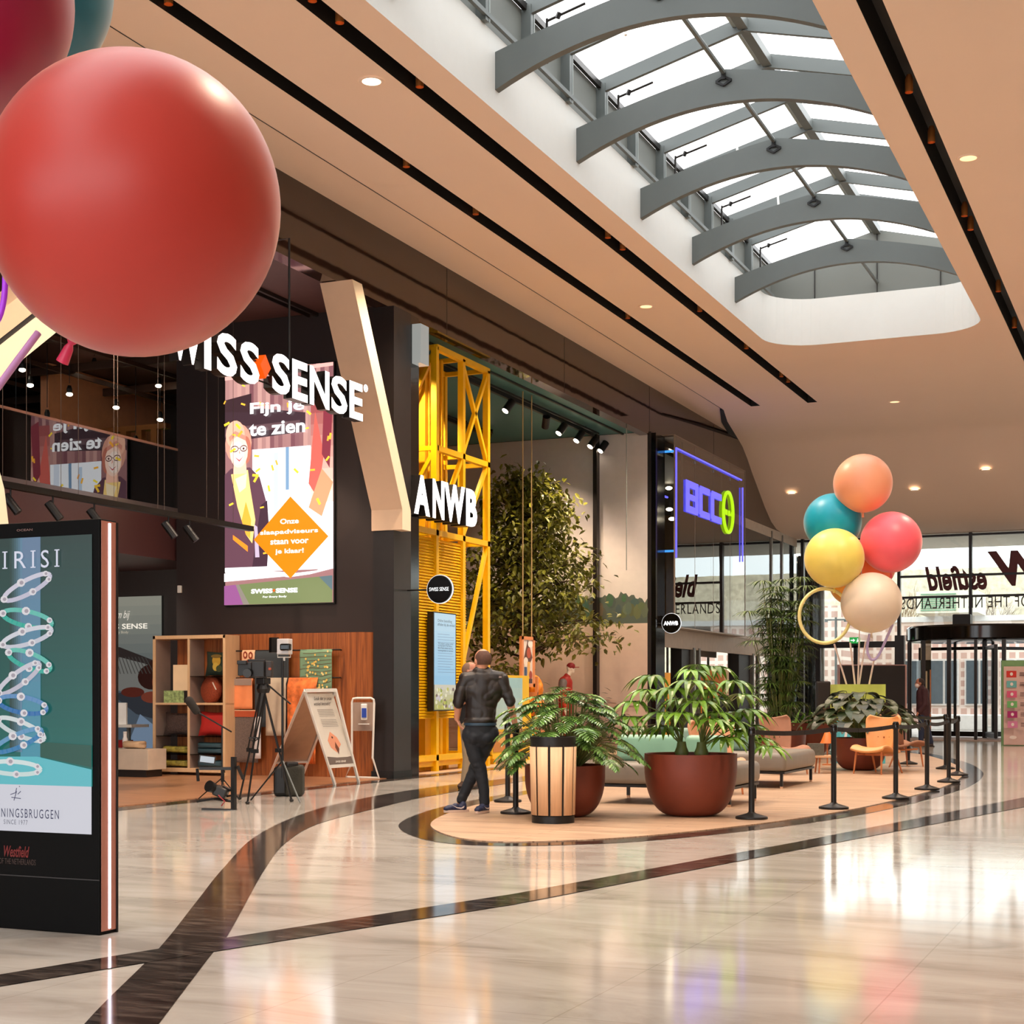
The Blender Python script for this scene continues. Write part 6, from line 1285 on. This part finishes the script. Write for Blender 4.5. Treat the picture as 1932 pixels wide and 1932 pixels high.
for (a, q, c_, d_) in ((26, 1501, 36, 1497), (36, 1497, 38, 1488), (28, 1506, 46, 1508), (33, 1512, 38, 1494), (40, 1500, 46, 1494), (43, 1484, 44, 1486)):
    o_, i_ = ribbon([(a, q), (c_, d_)], 1.4); L.append(((60, 60, 96), [(pxf(u_), pyf(v_)) for u_, v_ in o_ + i_[::-1]]))
picture('screen_picture', (xl_, py_, zb), X3, Z3, PW, PH, L, ap, emit=.72, step=.00018)
def ptext(nm, s, x0, y0, x1, y1, m, **k):
    p0, p1 = GY(x0, y1, py_), GY(x1, y0, py_); text(nm, s, (p0.x, py_ - .022 if k.pop('on', 1) else py_ - .003, p0.z), X3, Z3, p1.x - p0.x, p1.z - p0.z, m, ap, **k)
TC = screen((214, 216, 232), .8)
ptext('title', 'T', -22, 1038, 2, 1075, TC); ptext('title', 'R', 32, 1040, 54, 1073, TC); ptext('title', 'S', 82, 1038, 97, 1072, TC)
for x_, y_ in ((10, 1041), (63, 1039), (108, 1037)):
    p0, p1 = GY(x_, y_ + 33, py_), GY(x_ + 9, y_, py_); w__ = p1.x - p0.x
    MB().box(p0.x + w__ * .33, p0.x + w__ * .67, py_ - .024, py_ - .022, p0.z, p1.z).box(p0.x, p1.x, py_ - .024, py_ - .022, p0.z, p0.z + .006).box(p0.x, p1.x, py_ - .024, py_ - .022, p1.z - .006, p1.z).build('title', TC, ap)
ptext('brand', 'KONINGSBRUGGEN', -13, 1528, 116, 1540, screen((56, 60, 100), .5), space=1.3)
ptext('since', 'SINCE 1977', 12, 1547, 57, 1554, screen((120, 122, 140), .5), space=1.2)
ptext('maker', 'OCEAN', 32, 997, 62, 1003, ink((120, 90, 84)), bold=.02, on=0)
ptext('mall_script', 'Westfield', 8, 1597, 56, 1616, mat('dim_red_print', (110, 18, 16), .5), shear=.3, on=0, bold=.02)
ptext('mall_line', 'MALL OF THE NETHERLANDS', -18, 1622, 68, 1628, mat('dim_brown_print', (64, 44, 38), .5), on=0)
MB().box(px0_, px1_ - .006, py_ - .003, py_ + .0, GY(100, 1657, py_).z, GY(100, 1655, py_).z).build('joint', mat('joint_grey', (40, 36, 36), .4), ap)
# pink info totem at the right edge
w0 = GD(1889, 1407, 41.2); w1 = GD(1946, 1407, 41.2)
it = thing('info_totem', 'pink rules board with green header and coloured pictograms at the right edge', 'info board', ((w0.x + w1.x) / 2, w0.y, 0))
ux = (w1 - w0); ux.z = 0; wl = ux.length; ux.normalize(); zt2 = GD(1889, 1246, 41.2).z
b = MB().obox(((w0.x + w1.x) / 2, (w0.y + w1.y) / 2 + .06, zt2 / 2), (wl, .08, zt2), Matrix.Rotation(math.atan2(ux.y, ux.x), 3, 'Z')).build('board', mat('board_green_edge', (120, 160, 110), .5), it)
L = [((216, 184, 176), R4(.08, .01, 1, .93))]
for k, c in enumerate([(206, 50, 44), (110, 180, 180), (220, 90, 130), (110, 180, 110), (170, 40, 110), (214, 130, 170)]):
    y = .80 - k * .118; L.append((c, R4(.17, y, .50, y + .078))); L.append(((240, 226, 220), EL(.335, y + .04, .05, .02)))
    for j in range(3): L.append(((90, 60, 60), R4(.6, y + .018 + j * .017, .84 + .06 * (j % 2), y + .026 + j * .017)))
L.append(((240, 226, 220), EL(.34, .10, .12, .02)))
n_ = ux.cross(Z3); picture('print', Vector((w0.x, w0.y, 0)) + n_ * -.0, ux, Z3, wl, zt2, L, it, step=.004)
# black screen panel with rose border behind the balloons
w0 = GD(1581, 1405, 40.0); w1 = GD(1709, 1405, 40.0); z1 = GD(1600, 1254, 40.0).z; ux = (w1 - w0); ux.z = 0; wl = ux.length; ux.normalize(); mid = (w0 + w1) / 2
bp2 = thing('black_display_wall', 'free-standing black panel with a rose border behind the far balloon stand', 'panel', (mid.x, mid.y, 0))
Rm = Matrix.Rotation(math.atan2(ux.y, ux.x), 3, 'Z'); MB().obox((mid.x, mid.y, z1 / 2), (wl, .2, z1), Rm).build('border', mat('rose_border', (176, 136, 130), .5), bp2); MB().obox((mid.x, mid.y - .03, z1 / 2), (wl - .08, .2, z1 - .05), Rm).build('black_face', mat('black_face', (14, 12, 16), .4), bp2)
q = GD(1553, 1400, 38); tag(MB().obox((q.x, q.y, .85), (.36, .15, 1.7), Matrix.Rotation(YAW, 3, 'Z'), bev=.04).build('black_totem', M_DARK), 'narrow rounded black totem left of the black display panel', 'totem')
# ================================================================== DOWNLIGHTS
def downlight(px, py, bright, lab, Z=None):
    p = G(px, py, ZC - .004) if Z is None else Z
    d = thing('downlight', lab, 'downlight', p, group='round downlights in the ceiling')
    MB(False).lathe([(.16, .002), (.15, -.012), (.115, -.008)], 28, capb=False, capt=False).build('ring', M_CEIL, d, smooth=40)
    MB(False).lathe([(.001, -.003), (.13, -.004)], 24, capb=False, capt=False).build('lamp', mat('downlight_glow', (255, 232, 196), .5, emit=4.0 if bright else 1.2, var=0) if bright else mat('downlight_dim', (255, 214, 164), .5, emit=1.1, var=.2), d)
downlight(701, 153, 1, 'round ceiling downlight between the two left slots'); downlight(1827, 298, 0, 'round ceiling downlight right of the right-hand slot'); downlight(1688, 758, 0, 'tiny ceiling downlight just beyond the rounded skylight end'); downlight(1219, 578, 0, 'faint flush ceiling downlight between the left slots farther on')
def on_slope(px, py):
    best = None
    for k in range(2000):
        y = 43.6 + k * .004; d = ray(px, py); t = y / d.y; z = EYE + d.z * t
        for (y0, z0), (y1, z1) in zip(prof, prof[1:]):
            if y0 <= y <= y1:
                zz = z0 + (z1 - z0) * (y - y0) / (y1 - y0)
                if abs(zz - z) < .03: return Vector((d.x * t, y, zz - .012))
    return None
for (px, py, lab) in ((1494, 932, 'bright downlight in the lowered ceiling left of the far balloons'), (1726, 925, 'bright downlight in the lowered ceiling right of the peach balloon'), (1860, 887, 'bright downlight in the lowered ceiling farthest right')):
    p = on_slope(px, py)
    if p: downlight(px, py, 1, lab, p)
# slot lamps: small warm glowing cones in the dark slots
SL = [(-10.0, [(318, 10), (756, 318), (882, 408), (1172, 603)]), (-8.53, [(570, 8), (627, 48), (780, 168), (1131, 452), (1160, 474), (1306, 590), (1395, 660), (1470, 712), (1485, 722)]), (-3.03, [(1702, 178), (1745, 272), (1812, 410), (1822, 436), (1875, 552), (1905, 620)])]
sn = ['leftmost slot', 'second slot', 'right-hand slot']; k_ = 0
for j, (x, L) in enumerate(SL):
    for i, (px, py) in enumerate(L):
        d = ray(px, py); t = (ZC + .05 - EYE) / d.z; p = Vector((x, d.y * t, ZC + .08)); p.x -= .05
        l = thing('slot_spotlight', 'small copper-lit spotlight in the %s of the ceiling, %s from the viewer' % (sn[j], ['nearest', 'second', 'third', 'fourth', 'fifth', 'sixth', 'seventh', 'eighth', 'ninth'][i]), 'spotlight', p, group='spotlights in the %s' % sn[j])
        MB(False).lathe([(.05, -.02), (.05, .14), (.03, .2)], 14, capb=False).build('housing', mat('copper_reflector', (196, 120, 60), .4, .4), l, smooth=50); MB(False).lathe([(.001, .05), (.045, .05)], 14, capb=False, capt=False).build('lamp', M_LAMPW, l)
# ================================================================== PEOPLE
SKIN = mat('skin', (206, 142, 112), .55, var=.04, sss=.1); SKIN2 = mat('skin_tanned', (178, 118, 92), .55, var=.04, sss=.1)
def head(mb, c, r, f):
    """skull, jaw, nose, ears, neck stub; f is the facing angle about z (0 faces +y)"""
    R = Matrix.Rotation(f, 3, 'Z'); V = lambda x, y, z: c + R @ Vector((x, y, z)) * (r / .105)
    mb.ball(V(0, -.008, .022), (r * .80, r * .98, r * .98), 20, 14, R); mb.ball(V(0, .022, -.052), (r * .62, r * .72, r * .72), 16, 12, R)
    mb.ball(V(0, .098, -.022), (r * .13, r * .2, r * .2), 10, 8, R); mb.ball(V(0, .083, -.005), (r * .1, r * .16, r * .3), 10, 8, R); mb.ball(V(0, .07, -.1), (r * .28, r * .25, r * .16), 10, 8, R)
    for s in (-1, 1): mb.ball(V(s * .086, -.008, -.012), (r * .11, r * .2, r * .3), 10, 8, R)
    return V, R
def hand(mb, w, d, n, s=1.0, curl=.5, side=1):
    """palm and five fingers from wrist w along d, n = back of hand"""
    d, n = Vector(d).normalized(), Vector(n).normalized(); t = d.cross(n).normalized() * side
    pc_ = w + d * .05; Rm_ = Matrix((t, d, n)).transposed(); mb.obox(pc_, (.078 * s, .095 * s, .03 * s), Rm_, bev=.012)
    for k, ln in enumerate((.066, .076, .07, .056)):
        b0 = w + d * .092 + t * (-.03 + .02 * k) * s; d1 = (d * math.cos(curl * .6) - n * math.sin(curl * .6)); d2 = (d * math.cos(curl * 1.5) - n * math.sin(curl * 1.5)); d3 = (d * math.cos(curl * 2.3) - n * math.sin(curl * 2.3))
        p1 = b0 + d1 * ln * .45; p2 = p1 + d2 * ln * .32; p3 = p2 + d3 * ln * .28; mb.limb([b0 - d * .02, b0, p1, p2, p3], [.009, .0095, .009, .008, .007], 8)
    b0 = w + d * .03 - t * .034 * s; mb.limb([b0, b0 - t * .03 + d * .025 - n * .01, b0 - t * .038 + d * .06 - n * .022], [.013, .011, .009], 8)
def shoe(par, heel, d, m, sole, swoosh=False, L_=.29):
    d = Vector((d[0], d[1], 0)).normalized(); s = d.cross(Z3); h = Vector(heel)
    b = MB(False); b.ball(h + d * .05 + Z3 * .075, (.042, .042, .055)).ball(h + d * .06 + Z3 * .05, (.045, .045, .045)).ball(h + d * .14 + Z3 * .06, (.046, .046, .046)).ball(h + d * .21 + Z3 * .048, (.048, .048, .038)).ball(h + d * .245 + Z3 * .042, (.042, .042, .03)).limb([h + d * .05 + Z3 * .05, h + d * .22 + Z3 * .045], [.045, .042], 12)
    o = remesh(b, .008, 3).build('shoe', m, par, smooth=60)
    b = MB(False); P_ = []
    for k in range(20):
        a = k / 20 * 2 * PI; w = .046 + .008 * math.cos(a); P_.append(h + d * (.13 + .155 * math.cos(a)) + s * w * math.sin(a) + Z3 * .0)
    b.prism(P_, (0, 0, .028)); b.build('sole', sole, o)
    if swoosh:
        for q in (-1, 1):
            b = MB(False); pts = [(.05, .075), (.09, .055), (.14, .06), (.20, .085), (.14, .05), (.09, .04), (.06, .05)]
            b.face([h + d * x + s * q * .0535 + Z3 * z for x, z in pts]); b.build('shoe_mark', ink((214, 200, 196)), o)
def face_parts(par, V, R, r, mask=None, glasses=False):
    b = MB(False)
    for s in (-1, 1): b.ball(V(s * .034, .083, .012), r * .11, 10, 8)
    b.build('eyes', ink((60, 44, 40)), par)
    MB(False).ball(V(0, .088, -.058), (r * .28, r * .08, r * .06), 10, 6, R).build('mouth', ink((160, 84, 76)), par)
    if mask: MB(False).ball(V(0, .045, -.052), (r * .72, r * .66, r * .6), 16, 12, R).build('face_mask', ink(mask), par, smooth=60)
# -- man in black jacket seen from behind; local x = right, y = away from the viewer
S1 = 165.2
def L1(px, py, y=0.0): return Vector(((px - 900) / S1, y, (1543.5 - py) / S1))
m0 = GD(900, 1543, 17.55); m0.z = ZD
mn = thing('person', 'man seen from behind in black jacket and dark jeans leaning on a belt post', 'person', m0, YAW)
hc = L1(910, 1257, .02)
bd_ = MB(False); V, R = head(bd_, hc, .112, .55)
bd_.limb([hc + Vector((0, -.02, -.03)), L1(909, 1283, 0)], [.066, .07])
bd_.limb([L1(909, 1283), L1(910, 1300), L1(908, 1340), L1(906, 1375), L1(904, 1400)], [.07, .09, .10, .10, .09], 16)
bd_.limb([L1(878, 1298), L1(866, 1334, -.06), L1(862, 1366, .03)], [.055, .05, .034]); hand(bd_, L1(862, 1366, .03), (.35, .35, -.85), (-1, 0, 0), curl=.3)
bd_.limb([L1(944, 1294), L1(962, 1334, -.02), L1(972, 1378, .06)], [.055, .05, .033]); hand(bd_, L1(972, 1376, .06), (.05, .6, -.5), (.1, .5, .9), curl=.6, side=-1)
bd_.limb([L1(892, 1400), L1(905, 1462, .02), L1(914, 1528, .0)], [.07, .058, .04]); bd_.limb([L1(918, 1400), L1(893, 1470, .10), L1(868, 1524, .12)], [.07, .052, .04])
body = remesh(bd_, .0085, 3).build('body', SKIN, mn, smooth=60)
b = MB(False); b.ball(hc + R @ Vector((0, -.02, .016)), (.0935, .112, .115), 24, 16, R); bmesh.ops.delete(b.bm, geom=[v for v in b.bm.verts if v.co.z < hc.z - .05 or (R.inverted() @ (v.co - hc)).y > .035 or v.co.z > hc.z + .118], context='VERTS'); b.build('hair', mat('cropped_hair', (88, 58, 46), .8, var=.15, vs=60), mn, smooth=60)
face_parts(mn, V, R, .112)
jk = MB(False)
jk.limb([L1(909, 1283), L1(910, 1292), L1(909, 1320), L1(907, 1350), L1(906, 1372)], [.10, .155, .185, .178, .175], 20)
for v in jk.bm.verts: v.co.y *= .72
jk.limb([L1(905, 1290, 0), L1(880, 1293, 0)], [.10, .092]).limb([L1(914, 1290, 0), L1(944, 1291, 0)], [.10, .088]).ball(L1(896, 1312), (.15, .12, .16)).ball(L1(928, 1312), (.14, .12, .16)).ball(L1(906, 1370), (.20, .145, .07))
jk.limb([L1(880, 1294), L1(869, 1318, -.04), L1(865, 1336, -.06)], [.088, .074, .068]).limb([L1(944, 1292), L1(955, 1316, -.01), L1(963, 1334, -.02)], [.086, .070, .062])
jk.lathe([(.07, 0), (.068, .06)], 20, L1(910, 1282))
remesh(jk, .009, 5, .010, (7, 7, 9)).build('jacket', mat('black_nylon', (30, 22, 20), .46, var=.08), mn, smooth=60)
MB(False).lathe([(.19, 0), (.185, .03)], 24, L1(906, 1379) ).build('shirt_hem', ink((34, 58, 76)), mn, smooth=60)
ch_ = [o for o in bpy.data.objects if o.parent == mn and o.name.startswith('shirt_hem')][0]
for v in ch_.data.vertices: v.co.y *= .74
tr_ = MB(False)
tr_.limb([L1(906, 1378), L1(904, 1398)], [.175, .17], 20)
for v in tr_.bm.verts: v.co.y *= .75
tr_.limb([L1(888, 1396), L1(898, 1440, .01), L1(907, 1466, .02), L1(913, 1500, 0), L1(914, 1526, 0)], [.105, .09, .076, .064, .060]).limb([L1(924, 1394, .01), L1(906, 1436, .08), L1(893, 1470, .10), L1(877, 1504, .12), L1(870, 1520, .12)], [.11, .09, .074, .062, .060]).ball(L1(895, 1402, -.06), .08).ball(L1(918, 1402, -.05), .08)
remesh(tr_, .009, 4, .005, (8, 8, 14)).build('jeans', mat('dark_denim', (22, 27, 35), .75, var=.25, vs=4), mn, smooth=60)
NAVY = mat('navy_shoe', (26, 34, 66), .6)
shoe(mn, L1(917, 1543, -.02) * 1.0 + Vector((.02, .06, 0)), (-.45, -.9), NAVY, ink((206, 178, 160)), True)
shoe(mn, L1(881, 1537, .10) * 1.0 + Vector((0, 0, -.039)), (-.93, -.35), NAVY, ink((206, 178, 160)), True)
b = MB(False).lathe([(.037, -.014), (.039, 0), (.037, .014)], 16, L1(862.5, 1362, .028)).ball(L1(858, 1362, .03), (.012, .022, .02)); b.build('wristwatch', M_BLACK, mn, smooth=50)
text('jacket_logo', 'logo' if False else '◖', L1(940, 1291, -.155), X3, Z3, .035, .03, ink((150, 130, 120)), mn, world=False) if False else None
MB(False).obox(L1(944, 1288, -.098), (.035, .004, .022), Matrix.Rotation(-.5, 3, 'Z')).build('jacket_logo', ink((140, 120, 112)), mn)
# -- second man mostly hidden behind him
m2 = GD(890, 1487, 22.2); m2.z = 0; S2 = F / 22.2
def L2(px, py, y=0.0): return Vector(((px - 890) / S2, y, (1487 + 1.0 - py) / S2))
mq = thing('person', 'man with glasses in a black shirt mostly hidden behind the man in the black jacket', 'person', m2, YAW)
hc = L2(888, 1266, 0); bd_ = MB(False); V, R = head(bd_, hc, .112, -1.9)
bd_.limb([hc + Vector((0, 0, -.04)), L2(888, 1292)], [.06, .068]).limb([L2(888, 1292), L2(888, 1330), L2(888, 1370)], [.08, .10, .10], 16)
bd_.limb([L2(868, 1300), L2(862, 1334), L2(880, 1322, -.2)], [.05, .045, .034]); hand(bd_, L2(880, 1322, -.2), (.7, -.3, .2), (0, -1, .2), curl=.5)
bd_.limb([L2(908, 1300), L2(914, 1334), L2(916, 1362, -.05)], [.05, .045, .034]); hand(bd_, L2(916, 1362, -.05), (0, 0, -1), (1, 0, 0), curl=.4)
bd_.limb([L2(880, 1370), L2(882, 1430, -.02), L2(878, 1478)], [.085, .06, .04]).limb([L2(898, 1370), L2(900, 1430, .02), L2(902, 1478)], [.085, .06, .04])
remesh(bd_, .0085, 3).build('body', SKIN2, mq, smooth=60)
sh = MB(False).limb([L2(888, 1290), L2(888, 1300), L2(888, 1330), L2(888, 1366)], [.10, .17, .175, .17], 18)
for v in sh.bm.verts: v.co.y *= .75
sh.limb([L2(888, 1296), L2(872, 1299), L2(865, 1326)], [.1, .082, .068]).limb([L2(888, 1296), L2(905, 1299), L2(912, 1326)], [.1, .082, .066]); remesh(sh, .01, 4, .006).build('shirt', mat('black_cotton', (20, 18, 20), .8), mq, smooth=60)
tt = MB(False).limb([L2(888, 1366), L2(888, 1378)], [.155, .155]).limb([L2(881, 1376), L2(883, 1430, -.02), L2(878, 1474)], [.1, .078, .068]).limb([L2(897, 1376), L2(900, 1430, .02), L2(902, 1474)], [.1, .078, .068]); remesh(tt, .01, 4, .004).build('trousers', mat('khaki_cotton', (150, 130, 104), .8), mq, smooth=60)
for px in (878, 902): shoe(mq, L2(px, 1487) + Vector((0, .08, .0)), (-.3, -1), mat('brown_shoe', (70, 48, 36), .5), M_DARK)
face_parts(mq, V, R, .112); b = MB(False)
for s in (-1, 1): c_ = V(s * .036, .1, .012); b.tube([c_ + R @ Vector((.024 * math.cos(k / 10 * 2 * PI), 0, .018 * math.sin(k / 10 * 2 * PI))) for k in range(10)], .003, 5, True); b.tube([V(s * .06, .095, .014), V(s * .085, 0, .012)], .003, 5)
b.build('glasses', ink((226, 220, 214)), mq); MB(False).ball(hc + R @ Vector((0, -.02, .02)), (.094, .112, .112), 20, 14, R).build('hair_cap', mat('grey_hair', (120, 92, 76), .8), mq, smooth=60)
hb_ = [o for o in bpy.data.objects if o.parent == mq and o.name.startswith('hair_cap')][0]; hb_.name = 'hair'
bm_ = bmesh.new(); bm_.from_mesh(hb_.data); bmesh.ops.delete(bm_, geom=[v for v in bm_.verts if v.co.z < hc.z - .03 or (R.inverted() @ (v.co - hc)).y > .04], context='VERTS'); bm_.to_mesh(hb_.data); bm_.free()
# -- far man in maroon jacket with mask, walking to the left
D3 = 40.3; m3 = GD(1741, 1409, D3); m3.z = .0; S3 = F / D3
def L3(px, py, y=0.0): return Vector(((px - 1741) / S3, y, (1409 - py) / S3))
mf = thing('person', 'masked man in a maroon jacket and blue jeans standing by the revolving door', 'person', m3, YAW)
hc = L3(1735, 1289); bd_ = MB(False); V, R = head(bd_, hc, .112, 1.45)
bd_.limb([hc + Vector((.02, 0, -.05)), L3(1739, 1300)], [.062, .07]).limb([L3(1740, 1300), L3(1741, 1320), L3(1741, 1345)], [.08, .11, .10], 16)
bd_.limb([L3(1742, 1306, -.17), L3(1742, 1328, -.19), L3(1729, 1345, -.15)], [.05, .045, .034]); hand(bd_, L3(1729, 1345, -.15), (-.5, 0, -.8), (-.8, 0, .5), curl=.3)
bd_.limb([L3(1742, 1306, .17), L3(1743, 1328, .19), L3(1740, 1344, .15)], [.05, .045, .034]); hand(bd_, L3(1740, 1344, .15), (0, 0, -1), (0, 1, 0), curl=.3)
bd_.limb([L3(1738, 1348, -.07), L3(1737, 1376, -.07), L3(1736, 1403, -.07)], [.08, .055, .04]).limb([L3(1745, 1348, .07), L3(1752, 1378, .07), L3(1759, 1402, .07)], [.08, .055, .04])
remesh(bd_, .01, 3).build('body', SKIN2, mf, smooth=60)
jj = MB(False).limb([L3(1738, 1297), L3(1741, 1308), L3(1742, 1328), L3(1742, 1346)], [.09, .17, .18, .175], 18).limb([L3(1742, 1304, -.14), L3(1742, 1328, -.19), L3(1732, 1342, -.16)], [.09, .075, .06]).limb([L3(1742, 1304, .14), L3(1743, 1328, .19), L3(1741, 1340, .15)], [.09, .075, .06]); remesh(jj, .012, 4, .006).build('jacket', mat('maroon_jacket', (58, 22, 30), .7), mf, smooth=60)
tt = MB(False).limb([L3(1742, 1346), L3(1742, 1352)], [.165, .16]).limb([L3(1738, 1352, -.07), L3(1737, 1376, -.07), L3(1736, 1401, -.07)], [.1, .08, .065]).limb([L3(1745, 1352, .07), L3(1752, 1378, .07), L3(1758, 1400, .07)], [.1, .08, .065]); remesh(tt, .012, 4, .004).build('jeans', mat('navy_jeans', (30, 40, 66), .75), mf, smooth=60)
shoe(mf, L3(1740, 1409, -.07), (-1, 0), mat('dark_shoe', (46, 30, 28), .5), M_DARK); shoe(mf, L3(1763, 1409, .07), (-1, 0), mat('dark_shoe', (46, 30, 28), .5), M_DARK)
face_parts(mf, V, R, .112, mask=(226, 206, 200)); MB(False).ball(hc + R @ Vector((0, -.022, .028)), (.094, .112, .108), 20, 14, R).build('hair', mat('dark_short_hair', (50, 36, 32), .8), mf, smooth=60)
# -- mannequin in red with cap inside the store
D4 = 35.2; q4 = GD(1069, 1421, D4); q4.z = .012; S4 = F / D4
def L4(px, py, y=0.0): return Vector(((px - 1069) / S4, y, (1412 + 10 - py) / S4))
mq4 = thing('mannequin', 'white mannequin in a red and grey jacket and red cap before the mural', 'mannequin', q4, YAW)
hc = L4(1077, 1261); bd_ = MB(False); V, R = head(bd_, hc, .10, -1.2); bd_.limb([hc + Vector((-.02, 0, -.05)), L4(1069, 1282)], [.055, .06]).limb([L4(1066, 1284), L4(1066, 1310), L4(1067, 1335)], [.08, .10, .09], 16)
bd_.limb([L4(1067, 1345, -.08), L4(1069, 1380, -.08), L4(1067, 1415, -.08)], [.08, .055, .04]).limb([L4(1067, 1345, .08), L4(1070, 1380, .08), L4(1074, 1415, .08)], [.08, .055, .04]).limb([L4(1064, 1288, -.17), L4(1061, 1316, -.2), L4(1066, 1336, -.2)], [.05, .045, .034]); hand(bd_, L4(1066, 1336, -.2), (.2, 0, -1), (0, -1, 0), curl=.3)
bd_.limb([L4(1064, 1288, .17), L4(1061, 1316, .2), L4(1066, 1336, .2)], [.05, .045, .034]); hand(bd_, L4(1066, 1336, .2), (.2, 0, -1), (0, 1, 0), curl=.3)
remesh(bd_, .012, 3).build('body', ink((236, 222, 204)), mq4, smooth=60)
jj = MB(False).limb([L4(1070, 1276), L4(1067, 1288), L4(1066, 1310), L4(1067, 1334)], [.08, .165, .165, .155], 18).limb([L4(1064, 1290, .14), L4(1061, 1316, .19), L4(1066, 1330, .19)], [.085, .07, .06]); remesh(jj, .014, 3, .004).build('jacket', mat('red_jacket', (168, 36, 22), .6, var=.15), mq4, smooth=60)
jj = MB(False).limb([L4(1062, 1288, -.13), L4(1060, 1302, -.17)], [.10, .082]); remesh(jj, .014, 3).build('grey_shoulder', ink((128, 116, 112)), mq4, smooth=60)
jj = MB(False).limb([L4(1060, 1302, -.17), L4(1061, 1316, -.19), L4(1066, 1331, -.2)], [.082, .07, .06]); remesh(jj, .014, 3).build('red_sleeve', ink((196, 58, 34)), mq4, smooth=60)
tt = MB(False).limb([L4(1067, 1336), L4(1067, 1342)], [.15, .15]).limb([L4(1067, 1345, -.08), L4(1069, 1380, -.08), L4(1067, 1410, -.08)], [.1, .08, .07]).limb([L4(1067, 1345, .08), L4(1070, 1380, .08), L4(1074, 1410, .08)], [.1, .08, .07]); remesh(tt, .014, 3).build('trousers', ink((150, 44, 30)), mq4, smooth=60)
b = MB(False).ball(hc + Vector((0, 0, .05)), (.1, .1, .085), 18, 12); b.obox(hc + R @ Vector((0, .12, .03)), (.15, .12, .015), R, bev=.005); b.build('cap', ink((150, 30, 34)), mq4, smooth=50)
